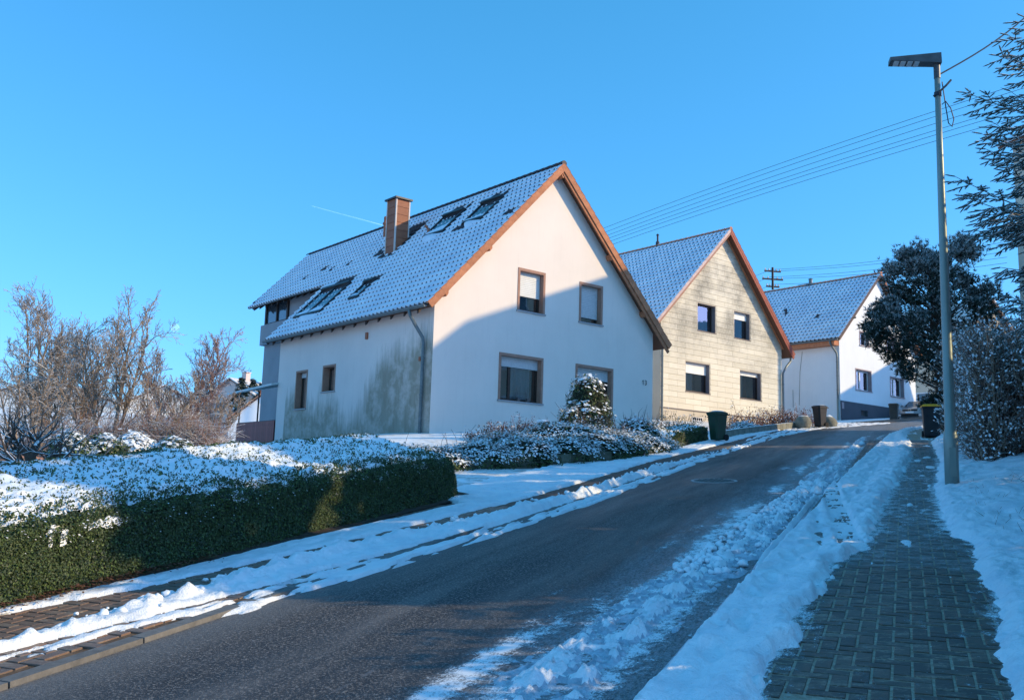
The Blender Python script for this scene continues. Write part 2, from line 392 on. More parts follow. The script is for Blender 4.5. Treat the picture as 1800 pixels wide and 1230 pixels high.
def paver_mat(name, c, c2, grout, frost):
    m, nt, pr = _nodes(name)
    tc = N(nt, 'ShaderNodeTexCoord'); g = N(nt, 'ShaderNodeNewGeometry')
    v = g.outputs['Position']
    oi = N(nt, 'ShaderNodeObjectInfo')
    n1 = noise(nt, 22, 5, 0.7, v).outputs[0]
    fr = noise(nt, 5.5, 5, 0.75, v, (0.8, 2.0, 1)).outputs[0]
    fr2 = noise(nt, 46, 3, 0.8, v).outputs[0]
    col = mixc(nt, oi.outputs['Random'], c, c2)
    col = mixc(nt, mathn(nt, 'MULTIPLY', n1, 0.5), col, tuple(q * 0.5 for q in c))
    k = mathn(nt, 'MULTIPLY', ramp(nt, fr, frost, frost + 0.16).outputs[0], ramp(nt, fr2, 0.35, 0.6).outputs[0])
    col = mixc(nt, k, col, grout)
    k2 = ramp(nt, fr2, 0.66, 0.72).outputs[0]
    col = mixc(nt, k2, col, (0.4, 0.42, 0.42))
    nt.links.new(col, pr.inputs['Base Color']); pr.inputs['Roughness'].default_value = 0.55
    bump(nt, pr, n1, 0.5, 0.01)
    return m
MT['paver'] = paver_mat('dark_block_paver', (0.060, 0.032, 0.020), (0.135, 0.078, 0.048), (0.34, 0.25, 0.17), 0.50)
MT['paver_red'] = paver_mat('red_block_paver', (0.24, 0.14, 0.095), (0.17, 0.115, 0.085), (0.30, 0.25, 0.19), 0.50)
MT['grout'] = M('gritty_joint', (0.27, 0.20, 0.135), (0.46, 0.38, 0.29), 30, 0.8, bs=80, bst=0.4)
MT['grout_red'] = M('brown_joint', (0.13, 0.09, 0.06), (0.22, 0.16, 0.11), 20, 0.9, bs=80, bst=0.4)
MT['wet'] = M('wet_path', (0.030, 0.024, 0.021), (0.10, 0.075, 0.055), 11, 0.6, bs=50, bst=0.7, bd=0.02)

# ------------------------------------------------------------------ mesh building
ZO = {}
class MB:
    def __init__(s): s.v = []; s.f = []; s.m = []; s.arr = []; s.nv = 0
    def add(s, vs, fs, mi=0):
        b = s.nv
        s.v.extend(vs); s.nv += len(vs)
        for f in fs:
            s.f.append(tuple(b + i for i in f)); s.m.append(mi)
    def box(s, x0, x1, y0, y1, z0, z1, mi=0):
        s.add([(x0, y0, z0), (x1, y0, z0), (x1, y1, z0), (x0, y1, z0), (x0, y0, z1), (x1, y0, z1), (x1, y1, z1), (x0, y1, z1)],
              [(0, 3, 2, 1), (4, 5, 6, 7), (0, 1, 5, 4), (1, 2, 6, 5), (2, 3, 7, 6), (3, 0, 4, 7)], mi)
    def hexa(s, b, t, mi=0):
        s.add(list(b) + list(t), [(0, 3, 2, 1), (4, 5, 6, 7), (0, 1, 5, 4), (1, 2, 6, 5), (2, 3, 7, 6), (3, 0, 4, 7)], mi)
    def prism(s, poly, ext, mi=0):
        """planar polygon pushed along ext"""
        n = len(poly); e = Vector(ext)
        t = [tuple(Vector(q) + e) for q in poly]
        fs = [tuple(range(n))[::-1], tuple(range(n, 2 * n))] + [(i, (i + 1) % n, n + (i + 1) % n, n + i) for i in range(n)]
        s.add([tuple(q) for q in poly] + t, fs, mi)
    def tube(s, pts, rad, n=8, mi=0, cap=True):
        pts = [Vector(q) for q in pts]
        if not hasattr(rad, '__len__'): rad = [rad] * len(pts)
        vs = []; prev = None
        for i, q in enumerate(pts):
            d = (pts[min(i + 1, len(pts) - 1)] - pts[max(i - 1, 0)])
            if d.length < 1e-9: d = Vector((0, 0, 1))
            d.normalize()
            a = d.cross(Vector((0, 0, 1))) if prev is None else prev - d * prev.dot(d)
            if a.length < 1e-4: a = d.cross(Vector((1, 0, 0)))
            a.normalize(); prev = a; b = d.cross(a)
            for k in range(n):
                an = 2 * math.pi * k / n
                vs.append(tuple(q + (a * math.cos(an) + b * math.sin(an)) * rad[i]))
        fs = []
        for i in range(len(pts) - 1):
            for k in range(n):
                fs.append((i * n + k, i * n + (k + 1) % n, (i + 1) * n + (k + 1) % n, (i + 1) * n + k))
        if cap and n > 2:
            fs.append(tuple(range(n))[::-1]); fs.append(tuple(range((len(pts) - 1) * n, len(pts) * n)))
        s.add(vs, fs, mi)
    def lathe(s, prof, n=12, c=(0, 0, 0), mi=0, axis='z'):
        vs = []
        for r, h in prof:
            for k in range(n):
                a = 2 * math.pi * k / n
                q = (r * math.cos(a), r * math.sin(a), h)
                if axis == 'x': q = (q[2], q[0], q[1])
                if axis == 'y': q = (q[0], q[2], q[1])
                vs.append((c[0] + q[0], c[1] + q[1], c[2] + q[2]))
        fs = [(i * n + k, i * n + (k + 1) % n, (i + 1) * n + (k + 1) % n, (i + 1) * n + k) for i in range(len(prof) - 1) for k in range(n)]
        fs += [tuple(range(n))[::-1], tuple(range((len(prof) - 1) * n, len(prof) * n))]
        s.add(vs, fs, mi)
    def arrays(s, V, F, mi):
        """numpy verts (n,3), faces (m,3|4), material index array or int"""
        s.arr.append((np.asarray(V, float), np.asarray(F), mi))
    def build(s, name, mats, parent=None, smooth=False):
        me = bpy.data.meshes.new(name)
        zo = 0.0
        if parent is not None: zo = ZO.get(parent.name, 0.0)
        if s.arr:
            Vs = [np.array(s.v, float).reshape(-1, 3)] if s.v else []
            off = len(s.v); LI = []; LT = []; MI = []
            if s.f:
                LI.append(np.array([i for f in s.f for i in f])); LT.append(np.array([len(f) for f in s.f])); MI.append(np.array(s.m))
            for V, F, mi in s.arr:
                Vs.append(V); LI.append((F + off).ravel()); LT.append(np.full(len(F), F.shape[1])); off += len(V)
                MI.append(mi if hasattr(mi, '__len__') else np.full(len(F), mi))
            V = np.concatenate(Vs); LI = np.concatenate(LI); LT = np.concatenate(LT); MI = np.concatenate(MI)
            V[:, 2] -= zo
            me.vertices.add(len(V)); me.vertices.foreach_set('co', V.ravel().astype(np.float32))
            me.loops.add(len(LI)); me.loops.foreach_set('vertex_index', LI.astype(np.int32))
            me.polygons.add(len(LT))
            st = np.concatenate(([0], np.cumsum(LT)[:-1]))
            me.polygons.foreach_set('loop_start', st.astype(np.int32))
            try: me.polygons.foreach_set('loop_total', LT.astype(np.int32))
            except Exception: pass
            me.polygons.foreach_set('material_index', MI.astype(np.int32))
        else:
            me.from_pydata([(a, b, c - zo) for a, b, c in s.v], [], s.f)
            me.polygons.foreach_set('material_index', np.array(s.m, dtype=np.int32))
        if smooth: me.polygons.foreach_set('use_smooth', np.ones(len(me.polygons), dtype=bool))
        me.update(calc_edges=True)
        for m_ in (mats if isinstance(mats, (list, tuple)) else [mats]):
            me.materials.append(MT[m_] if isinstance(m_, str) else m_)
        o = bpy.data.objects.new(name, me); COL.objects.link(o)
        if parent is not None:
            o.parent = parent; ZO[o.name] = zo
        return o
def tag(o, label=None, cat=None, group=None, kind=None):
    if label: o['label'] = label
    if cat: o['category'] = cat
    if group: o['group'] = group
    if kind: o['kind'] = kind
    return o
def thing(name, label, cat, loc=(0, 0, 0), rz=0.0, group=None, absz=False):
    o = bpy.data.objects.new(name, None); COL.objects.link(o)
    o.location = loc; o.rotation_euler = (0, 0, rz); o.empty_display_size = 0.3
    tag(o, label, cat, group)
    if absz: ZO[o.name] = loc[2]
    return o
def copy_tree(o, parent=None):
    c = o.copy(); COL.objects.link(c)
    if parent is not None: c.parent = parent
    for ch in [q for q in bpy.data.objects if q.parent == o]: copy_tree(ch, c)
    return c
def solo(mb, name, mats, label, cat, loc, rz=0, group=None, smooth=False):
    o = mb.build(name, mats, None, smooth); o.location = loc; o.rotation_euler = (0, 0, rz)
    return tag(o, label, cat, group)
def grid_faces(nr, nc):
    i = np.arange(nr - 1)[:, None] * nc + np.arange(nc - 1)[None, :]
    i = i.ravel()
    return np.stack([i, i + 1, i + nc + 1, i + nc], 1)

# ------------------------------------------------------------------ terrain
STREET_RZ = R(-22.6)                        # local x = across the road (p), local y = along it (s)
LROAD = [(-60, -4.6), (24, -4.6), (33, -4.35), (39.6, -3.6), (42.7, -2.6), (47, -0.9), (52, 0.6), (57, 3.2), (61, 8), (64, 15), (66, 30)]
RROAD = [(-60, -1.2), (15, -1.1), (27, -0.75), (33.7, -0.5), (38.5, 0.0), (41.5, 0.8), (44, 2.4), (46.5, 5.5), (48.5, 10), (50, 17), (51, 30)]
def tb(t, s): return np.interp(s, [q[0] for q in t], [q[1] for q in t])
def ground_dz(s, p):
    """height of the natural ground over the road's plane"""
    s = np.asarray(s, float); p = np.asarray(p, float)
    left = sstep(-6.4, -12.5, p) * 0.42
    z = base_z(s) + left
    x = D0[0] * s + P0[0] * p; y = D0[1] * s + P0[1] * p
    r = np.hypot(x, y)
    # the valley on the left and the hillside beyond it
    vall = sstep(-13.5, -34, p) * sstep(5, 22, y)
    vz = np.interp(r, [0, 20, 45, 65, 85, 110, 150, 260, 700, 3000], [-2.4, -2.0, -0.6, 1.0, 3.6, 7.0, 8.5, 10, 14, 30])
    z = z * (1 - vall) + vz * vall
    far = sstep(90, 140, r) * (1 - vall)
    z = z * (1 - far) + np.interp(r, [0, 100, 3000], [5.0, 5.0, 12]) * far
    # bank on the right, dying out before the bend
    bank = np.clip((p - 0.7) * 0.16, 0, 0.9) * (1 - sstep(27, 37, s)) * sstep(-40, -10, s)
    z = z + bank
    corr = sstep(-6.9, -6.3, p) * (1 - sstep(0.55, 0.75, p)) * (s < 70)
    corr = np.maximum(corr, sstep(33, 37, s) * (1 - sstep(66, 72, s)) * sstep(-6.9, -6.3, p) * (1 - sstep(30, 40, p)))
    z = z - 0.10 * corr
    z = z + (fbm(s * 0.4, p * 0.4) - 0.5) * 0.10 * (1 - corr) + (fbm(s * 0.02, p * 0.02) - 0.5) * 3.0 * sstep(60, 200, r)
    return z
def gz(x, y):
    s = D0[0] * x + D0[1] * y; p = P0[0] * x + P0[1] * y
    return float(ground_dz(s, p))
sa = np.concatenate([-np.geomspace(3000, 10, 22), np.arange(-8, 75, 0.6), np.geomspace(76, 3000, 55)])
pa = np.concatenate([-np.geomspace(3000, 30, 45), np.arange(-29, -7, 0.7), [-6.95, -6.6, -6.3, -5, -3, -1, 0, 0.5, 0.7, 0.9], np.arange(1.3, 34, 0.8), np.geomspace(36, 3000, 25)])
S_, P_ = np.meshgrid(sa, pa, indexing='ij')
V = np.stack([P_.ravel(), S_.ravel(), ground_dz(S_, P_).ravel()], 1)
mb = MB(); mb.arrays(V, grid_faces(len(sa), len(pa)), 0)
def ground_mat():
    m, nt, pr = _nodes('snowy_meadow')
    pr.inputs['Roughness'].default_value = 0.8
    n = noise(nt, 0.16, 6, 0.7).outputs[0]; n2 = noise(nt, 2.5, 5, 0.7).outputs[0]
    k = mathn(nt, 'MULTIPLY', ramp(nt, n, 0.45, 0.62).outputs[0], ramp(nt, n2, 0.4, 0.6).outputs[0])
    col = mixc(nt, k, SNOW, (0.22, 0.17, 0.12))
    nt.links.new(col, pr.inputs['Base Color']); bump(nt, pr, n2, 0.6, 0.1)
    return m
MT['meadow'] = ground_mat()
g = mb.build('ground', 'meadow', None, True); g.rotation_euler = (0, 0, STREET_RZ)
tag(g, kind='structure')

# road: one sheet between its two edges
tt = np.linspace(0, 1, 110)
def resample(t, n):
    t = np.array(t, float); d = np.concatenate(([0], np.cumsum(np.hypot(*np.diff(t, axis=0).T))))
    # denser with distance parameter by vertex index
    k = np.linspace(0, len(t) - 1, n); return np.stack([np.interp(k, np.arange(len(t)), t[:, 0]), np.interp(k, np.arange(len(t)), t[:, 1])], 1)
def dense(t):
    out = []
    for a, b in zip(t[:-1], t[1:]):
        for k in range(8): out.append((a[0] + (b[0] - a[0]) * k / 8, a[1] + (b[1] - a[1]) * k / 8))
    out.append(t[-1]); return out
Lr, Rr = dense(LROAD), dense(RROAD)
rows = []
for (ls, lp), (rs, rp) in zip(Lr, Rr):
    for k in range(9):
        u = k / 8; s_, p_ = ls + (rs - ls) * u, lp + (rp - lp) * u
        rows.append((p_, s_, float(base_z(s_)) + 0.02 * math.sin(math.pi * u) + 0.0))
mb = MB(); mb.arrays(np.array(rows), grid_faces(len(Lr), 9), 0)
# same tabulation needs equal counts
road = mb.build('road', 'asphalt', None, True); road.rotation_euler = (0, 0, STREET_RZ); tag(road, kind='structure')

# pavements: a bed of joint material with the pavers standing in it
def pavement(name, p0, p1, s0, s1, ztop, bed, edgeL=None, edgeR=None):
    ss = np.arange(s0, s1 + 0.01, 0.5)
    rows = []
    for s_ in ss:
        a = p0 if edgeL is None else float(tb(edgeL, s_)); b = p1 if edgeR is None else float(tb(edgeR, s_))
        for k in range(4):
            rows.append((a + (b - a) * k / 3, s_, float(base_z(s_)) + ztop))
        rows.append((b, s_, float(base_z(s_)) - 0.1))
    mb = MB(); V = np.array(rows)
    mb.arrays(V, grid_faces(len(ss), 5), 0)
    o = mb.build(name, bed, None, False); o.rotation_euler = (0, 0, STREET_RZ); tag(o, kind='structure')
    return o
KERB = 0.075
PVL = 0.022        # the left pavement lies almost flush with the road
pr_ = pavement('pavement', -1.1, 0.75, -12, 46, KERB + 0.0055, 'grout', [(-12, -1.08), (15, -0.98), (27, -0.62), (33.7, -0.37), (38.5, 0.13), (41.5, 0.95), (46, 5)], [(-12, 0.75), (30, 0.8), (38, 1.4), (41.5, 2.6), (46, 8)])
pl_ = pavement('pavement', -6.35, -4.72, -12, 55, PVL - 0.001, 'wet', [(-12, -6.35), (22, -6.3), (28, -5.9), (34, -5.5), (42, -4.1), (47, -2.6), (55, 0.2)], [(-12, -4.72), (24, -4.72), (33, -4.47), (39.6, -3.72), (42.7, -2.72), (47, -1.0), (55, 1.8)])

def paver_mesh(lx, ly, mat, seed):
    r = random.Random(seed)
    g_ = 0.0075; b = 0.003; h = 0.010
    mb = MB()
    x0, x1, y0, y1 = -lx / 2 + g_, lx / 2 - g_, -ly / 2 + g_, ly / 2 - g_
    lo = [(x0, y0, -0.02), (x1, y0, -0.02), (x1, y1, -0.02), (x0, y1, -0.02)]
    md = [(x0, y0, h - b), (x1, y0, h - b), (x1, y1, h - b), (x0, y1, h - b)]
    tp = [(x0 + b, y0 + b, h), (x1 - b, y0 + b, h), (x1 - b, y1 - b, h), (x0 + b, y1 - b, h)]
    mb.add(lo + md + tp, [(0, 1, 5, 4), (1, 2, 6, 5), (2, 3, 7, 6), (3, 0, 4, 7), (4, 5, 9, 8), (5, 6, 10, 9), (6, 7, 11, 10), (7, 4, 8, 11), (8, 9, 10, 11)])
    me = bpy.data.meshes.new('paver'); me.from_pydata(mb.v, [], mb.f); me.materials.append(MT[mat]); return me
def lay(parent, ptest, p0, p1, s0, s1, mat, limit, u=0.1, ztop=KERB, mat_far=None, ang=0.0, far_keep=None):
    """90 degree herringbone of 2:1 blocks; nearest ones single, the rest one joined part"""
    mh = paver_mesh(2 * u, u, mat, 1); mv = paver_mesh(u, 2 * u, mat, 2)
    cells = []
    for i in range(int(p0 / u) - 2, int(p1 / u) + 2):
        for j in range(int(s0 / u) - 2, int(s1 / u) + 2):
            c = (i - j) % 4
            if c == 0: cells.append(((i + 1) * u, (j + 0.5) * u, 0))
            elif c == 3: cells.append(((i + 0.5) * u, (j + 1) * u, 1))
    cells = [c for c in cells if ptest(c[0], c[1])]
    cells.sort(key=lambda c: math.hypot(c[0], c[1]))
    vis = [c for c in cells if c[1] > s0]
    far = MB()
    r = random.Random(3)
    for n, (p_, s_, o_) in enumerate(vis):
        z = float(base_z(s_)) + ztop + r.uniform(-0.003, 0.003)
        if n < limit:
            o = bpy.data.objects.new('paver', mv if o_ else mh); COL.objects.link(o)
            o.parent = parent; o.location = (p_, s_, z)
            o.rotation_euler = (math.atan(GRADE) + r.uniform(-0.012, 0.012), r.uniform(-0.012, 0.012), r.uniform(-0.012, 0.012))
        else:
            lx, ly = (u, 2 * u) if o_ else (2 * u, u)
            a, b = lx / 2 - 0.007, ly / 2 - 0.007; h = 0.009
            q = [(-a, -b), (a, -b), (a, b), (-a, b)]
            far.add([(p_ + x, s_ + y, z - 0.012 + GRADE * y) for x, y in q] + [(p_ + x, s_ + y, z + h + GRADE * y) for x, y in q],
                    [(0, 1, 5, 4), (1, 2, 6, 5), (2, 3, 7, 6), (3, 0, 4, 7), (4, 5, 6, 7)])
    if far.nv:
        o = far.build('distant_paver', mat_far or mat, parent); o['kind'] = 'stuff'
MT['paver_frosty'] = paver_mat('frosted_block_paver', (0.055, 0.040, 0.030), (0.10, 0.07, 0.05), (0.36, 0.34, 0.33), 0.46)
lay(pr_, lambda p, s: -0.98 < p < 0.62, -1.0, 0.7, 5.1, 30, 'paver', 300, mat_far='paver_frosty')
lay(pl_, lambda p, s: -6.3 < p < -4.76, -6.3, -4.7, 4.1, 12, 'paver_red', 290, ztop=PVL)
# kerb stones
kerb_me = None
for side, tab, off in ((pr_, [(-12, -1.15), (15, -1.05), (27, -0.69), (33.7, -0.44), (38.5, 0.06), (41.5, 0.88), (44, 2.4)], 0), (pl_, [(-12, -4.66), (24, -4.66), (33, -4.41), (39.6, -3.66), (42.7, -2.66), (47, -0.94), (54, 1.4)], 1)):
    mb = MB(); mb.box(-0.055, 0.055, 0.004, 0.996, -0.12, 0.0); me = bpy.data.meshes.new('kerb_stone'); me.from_pydata(mb.v, [], mb.f); me.materials.append(MT['kerb'])
    for k in range(44):
        s_ = 1 + k
        if s_ > 43: break
        a, b = float(tb(tab, s_)), float(tb(tab, s_ + 1))
        o = bpy.data.objects.new('kerb_stone', me); COL.objects.link(o); o.parent = side
        o.location = (a, s_, float(base_z(s_)) + (PVL if off else KERB) + 0.012); o.rotation_euler = (math.atan(GRADE), 0, -math.atan2(b - a, 1))

# ------------------------------------------------------------------ snow lying on the street
T_A = [(4.0, -2.3), (5.2, -2.28), (6.28, -2.15), (7.68, -2.08), (10.16, -1.96), (12, -1.9), (16, -1.75), (20.7, -1.82), (26.4, -1.6), (32, -1.5), (39.7, -0.95), (44.2, 0.7), (50, 6)]
T_B = [(4.0, -1.6), (6.1, -1.47), (7.42, -1.45), (8.66, -1.32), (10.4, -1.3), (14.2, -1.3), (16, -1.1), (50, -1.1)]
T_C = [(4.0, -1.26), (8.8, -1.2), (10.6, -1.15), (13, -1.1), (15.9, -1.05), (20.1, -0.95), (27, -0.73), (33.7, -0.5), (38.5, 0.0), (41.5, 0.8), (44, 2.4)]
T_E = [(4.0, -0.74), (5.77, -0.72), (7.0, -0.70), (8.0, -0.66), (8.9, -0.60), (9.6, -0.42), (12, -0.37), (13.5, -0.33), (16, -0.24), (20, -0.08), (22.8, 0.05), (29, 0.06), (34, -0.1), (38.5, 0.35), (41.5, 1.2), (44, 2.8)]
T_F = [(4.0, 0.40), (6.1, 0.43), (8.2, 0.50), (9.6, 0.50), (10.4, 0.54), (10.75, 0.36), (12.3, 0.30), (15.6, 0.34), (21.6, 0.60), (29, 0.62), (34, 1.0), (38.5, 1.7), (41.5, 2.8), (44, 5)]
def smooth_rows(s0, s1, k, a):
    out = [s0]
    while out[-1] < s1: out.append(out[-1] + max(a, out[-1] * k))
    return np.array(out)
def snow_right():
    ss = smooth_rows(4.3, 45, 0.0042, 0.02)
    pp = np.concatenate([np.arange(-2.5, 0.9, 0.018), np.arange(0.92, 1.6, 0.04), np.arange(1.65, 6.5, 0.12)])
    S, Pq = np.meshgrid(ss, pp, indexing='ij')
    # beyond the bend the street drifts right: shift the columns with the kerb line
    sh = tb(T_C, S) + 1.2; P = Pq + sh * sstep(16, 24, S)
    A, B, C, E, F = (tb(t, S) for t in (T_A, T_B, T_C, T_E, T_F))
    n1 = fbm(S * 5, P * 9, 4); n2 = fbm(S * 14 + 9, P * 18, 3); n3 = fbm(S * 1.3, P * 2.0 + 40, 3); n4 = fbm(S * 34 + 3, P * 36, 2)
    rut = 0.5 + 0.5 * np.sin((P + 0.05 * np.sin(S * 1.1)) * 22)
    h = np.full(S.shape, -0.06)
    # churned slush between the tyre line and the gutter
    wig = (n1 - 0.5) * 0.34 + (n3 - 0.5) * 0.3
    k = sstep(-0.06, 0.26, P - A - wig) * (1 - sstep(-0.16, 0.10, P - B - wig * 0.5))
    lump = np.abs(n2 - 0.5) * 0.15 + np.maximum(n1 - 0.45, 0) * 0.22 + n4 * 0.03
    slush = -0.028 + k * (0.022 + lump * (0.5 + 0.5 * rut))
    h = np.maximum(h, np.where(P < C, slush, -0.2))
    # narrow broken ridge in the gutter
    kk = np.exp(-((P - (B + 0.06)) / 0.045) ** 2) * sstep(8.2, 9.5, S) * (1 - sstep(14, 16, S))
    h = np.maximum(h, -0.03 + kk * (0.09 + 0.05 * n1))
    far = sstep(15, 19, S)
    # slab of trodden snow on the pavement's outer half
    wig2 = (n1 - 0.5) * 0.05; wig3 = (n1 - 0.5) * 0.30 + (n3 - 0.5) * 0.22
    ke = sstep(-0.015, 0.03, P - C - wig2 * 0.5); kr = 1 - sstep(-0.06, 0.16, P - E - wig3 * 0.8)
    slab = -0.06 + KERB + ke * kr * (0.115 + (n3 - 0.5) * 0.03 + (n1 - 0.5) * 0.016 + (n4 - 0.5) * 0.006)
    slab = slab + ke * kr * (0.020 * (np.maximum(n1, 0.5) - 0.5) * 4 - 0.018 * sstep(0.5, 0.62, n3) + 0.014 * (n2 - 0.5))
    slab = slab + ke * kr * (0.035 * sstep(0.35, 0.0, E - P - 0.05) - 0.02 * np.exp(-((P - (C + E) / 2) / 0.1) ** 2))
    for fs, fp, fa in ((7.21, -1.08, 0.3), (6.47, -1.03, -0.2), (7.88, -1.0, 0.2), (6.25, -0.98, 0.1), (8.9, -0.98, 0.3), (8.3, -1.1, -0.3), (9.7, -0.9, 0.1), (5.6, -1.05, 0.2), (12.2, -0.7, 0.2), (13.3, -0.85, -0.2), (14.6, -0.6, 0.1)):
        du, dv = (S - fs) * math.cos(fa) - (P - fp) * math.sin(fa), (S - fs) * math.sin(fa) + (P - fp) * math.cos(fa)
        q = (du / 0.15) ** 2 + (dv / 0.055) ** 2
        slab = slab - 0.062 * np.exp(-(q * (0.6 + 0.8 * n2)) ** 1.6) + 0.012 * np.exp(-((q - 2.4) / 1.0) ** 2) * n1 * 2
    for q in range(70):    # trampling further up
        fs = 10 + 20 * random.random() ** 1.3; fp = random.uniform(-0.95, -0.15) + (fs - 10) * 0.012
        slab = slab - 0.03 * np.exp(-(((S - fs) / 0.11) ** 2 + ((P - fp) / 0.05) ** 2))
    slab = np.where(ke * kr > 0.85, np.maximum(slab, KERB + 0.016 + 0.01 * n2), slab)
    # thin wheel track that crosses the slab
    pt = np.interp(S, [9.6, 10.3, 13.5, 16, 18.2], [-0.44, -0.55, -0.90, -1.12, -1.38]); wd = np.interp(S, [9.6, 11, 18.2], [0.17, 0.12, 0.13])
    inside = (1 - sstep(0.8, 1.15, np.abs(P - pt) / wd)) * sstep(9.4, 9.9, S) * (1 - sstep(18, 19, S))
    tread = 0.006 * (np.sin((P - pt) * 120) > 0) + 0.004 * n4
    slab = slab * (1 - inside) + (KERB + 0.015 + tread * 0.6 - 0.012 * sstep(0.45, 0.6, n1)) * inside
    pt2 = pt - 0.30 + 0.02 * (S - 10); in2 = np.exp(-((P - pt2) / 0.05) ** 2) * sstep(9.4, 9.9, S) * (1 - sstep(13, 16, S)); slab = slab - 0.03 * in2
    h = np.where(P > C - 0.08, np.maximum(h, slab), h)
    # light drift lying across the blocks further up and a few scraps lower down
    mid = (P > E) & (P < F)
    thin = KERB + 0.004 - 0.030 + 0.04 * sstep(0.54, 0.74, fbm(S * 1.1, P * 4.5, 4)) * sstep(8.8, 10.5, S) + 0.012 * sstep(9.8, 12, S) * n1
    for fs, fp, a, b in ((6.75, 0.02, 0.035, 0.08), (6.28, 0.11, 0.03, 0.07), (8.55, 0.33, 0.14, 0.13), (9.2, 0.1, 0.1, 0.14), (9.0, -0.3, 0.2, 0.12)):
        thin = thin + 0.034 * np.exp(-((S - fs) / a) ** 2 - ((P - fp) / b) ** 2 * (0.6 + n2))
    thin = thin - 0.02 * (np.minimum(P - E, F - P) < 0.02)
    h = np.where(mid, np.maximum(h, thin), h)
    # bank on the right
    wf = (n1 - 0.5) * 0.10 + (n3 - 0.5) * 0.10
    d = P - F - wf
    bank = KERB - 0.03 + sstep(-0.04, 0.20, d) * 0.11 + np.clip(d, 0, 8) * 0.125 + (n1 - 0.5) * 0.07 * sstep(0, 0.3, d) + (n3 - 0.5) * 0.16 * sstep(0, 0.8, d) + (n2 - 0.5) * 0.03
    h = np.where(d > -0.05, np.maximum(h, bank), h)
    h = h * (1 - 0.0 * far)
    z = base_z(S) + h
    V = np.stack([P.ravel(), S.ravel(), z.ravel()], 1)
    F_ = grid_faces(len(ss), len(pp))
    hm = h.ravel()[F_]; pm = P.ravel()[F_].mean(1); sm = S.ravel()[F_].mean(1)
    Cm = tb(T_C, sm)
    below = np.where(pm < Cm - 0.03, hm.max(1) < -0.012, hm.max(1) < KERB - 0.02)
    keep = ~below
    F_ = F_[keep]; pm = pm[keep]; Cm = Cm[keep]; hm = hm[keep].mean(1)
    mi = ((pm < Cm - 0.06) & (hm < 0.035)).astype(int)
    mb = MB(); mb.arrays(V, F_, mi)
    o = mb.build('snow', ['street_snow', 'slush'], None, True); o.rotation_euler = (0, 0, STREET_RZ)
    return tag(o, 'trodden snow and grey slush along the right kerb and bank', 'snow', None, 'stuff')
snow_right()
def frost_sheet():
    ss = smooth_rows(4.6, 40, 0.008, 0.03); u = np.linspace(0, 1, 60)
    S, U = np.meshgrid(ss, u, indexing='ij'); E, F = tb(T_E, S) - 0.12, tb(T_F, S) + 0.12; P = E + (F - E) * U
    nn = fbm(S * 2.2, P * 5, 4)
    cov = np.exp(-((P - E) / 0.20) ** 2) * 0.5 + np.exp(-((F - P) / 0.13) ** 2) * 0.35 + 0.10 + 0.20 * sstep(8.6, 12.5, S) + 0.25 * 0.0 + (nn - 0.5) * 0.25
    cov = cov * (1 - 0.25 * sstep(20, 26, S))
    V = np.stack([P.ravel(), S.ravel(), (base_z(S) + KERB + 0.0145).ravel()], 1); mb = MB(); mb.arrays(V, grid_faces(len(ss), len(u)), 0)
    o = mb.build('frost', 'frost_film', None, True); o.rotation_euler = (0, 0, STREET_RZ)
    a = o.data.attributes.new('cover', 'FLOAT', 'POINT'); a.data.foreach_set('value', cov.ravel().astype(np.float32))
    return tag(o, 'thin frost and blown snow over the dark right pavement', 'frost', None, 'stuff')
frost_sheet()
def frost_road():
    ss = smooth_rows(4.4, 44, 0.01, 0.04); u = np.linspace(0, 1, 50)
    S, U = np.meshgrid(ss, u, indexing='ij'); A, C = tb(T_A, S) - 0.75, tb(T_C, S) - 0.07; P = A + (C - A) * U
    nn = fbm(S * 0.7, P * 3.5, 4); rt = 0.5 + 0.5 * np.sin(P * 16 + 1.0)
    cov = 0.62 * sstep(0.0, 0.62, U + (nn - 0.5) * 0.5) * (0.55 + 0.45 * rt) - 0.05 + (nn - 0.5) * 0.3 - 0.22 * np.exp(-((P - C + 0.12) / 0.10) ** 2)
    z = base_z(S) + 0.020 * np.sin(np.pi * np.clip((P + 4.6) / 3.5, 0, 1)) + 0.006
    V = np.stack([P.ravel(), S.ravel(), z.ravel()], 1); mb = MB(); mb.arrays(V, grid_faces(len(ss), len(u)), 0)
    o = mb.build('frost', 'frost_film', None, True); o.rotation_euler = (0, 0, STREET_RZ)
    a = o.data.attributes.new('cover', 'FLOAT', 'POINT'); a.data.foreach_set('value', cov.ravel().astype(np.float32))
    return tag(o, 'smeared frost and thin slush beside the right kerb', 'frost', None, 'stuff')
frost_road()
T_UB = [(3.8, -6.3), (5.4, -6.22), (6.9, -6.12), (8.6, -6.1), (10.6, -5.95), (12.3, -5.85), (12.75, -6.4), (13.2, -7.0), (19.3, -7.0), (20.8, -6.2), (22, -5.95), (30, -5.75), (40, -5.1), (46, -4)]
T_UF = [(3.8, -6.15), (5.2, -6.06), (6.5, -5.76), (7.9, -5.62), (9.85, -5.45), (11.5, -5.35), (12.8, -5.27), (15.2, -5.23), (21, -5.3), (28, -5.0), (33, -4.9), (40, -4.4)]
T_RB = [(3.8, -5.58), (5.4, -5.54), (7.4, -5.56), (9.2, -5.5), (9.65, -5.35), (11.5, -5.14), (14.3, -4.95), (17, -5.0), (21, -4.9), (28, -4.6), (33, -4.7), (40, -4.2)]
T_RF = [(3.8, -5.25), (5.0, -5.08), (6.1, -4.92), (7.3, -4.84), (8.5, -4.72), (10.2, -4.58), (11, -4.5), (46, -4.5)]
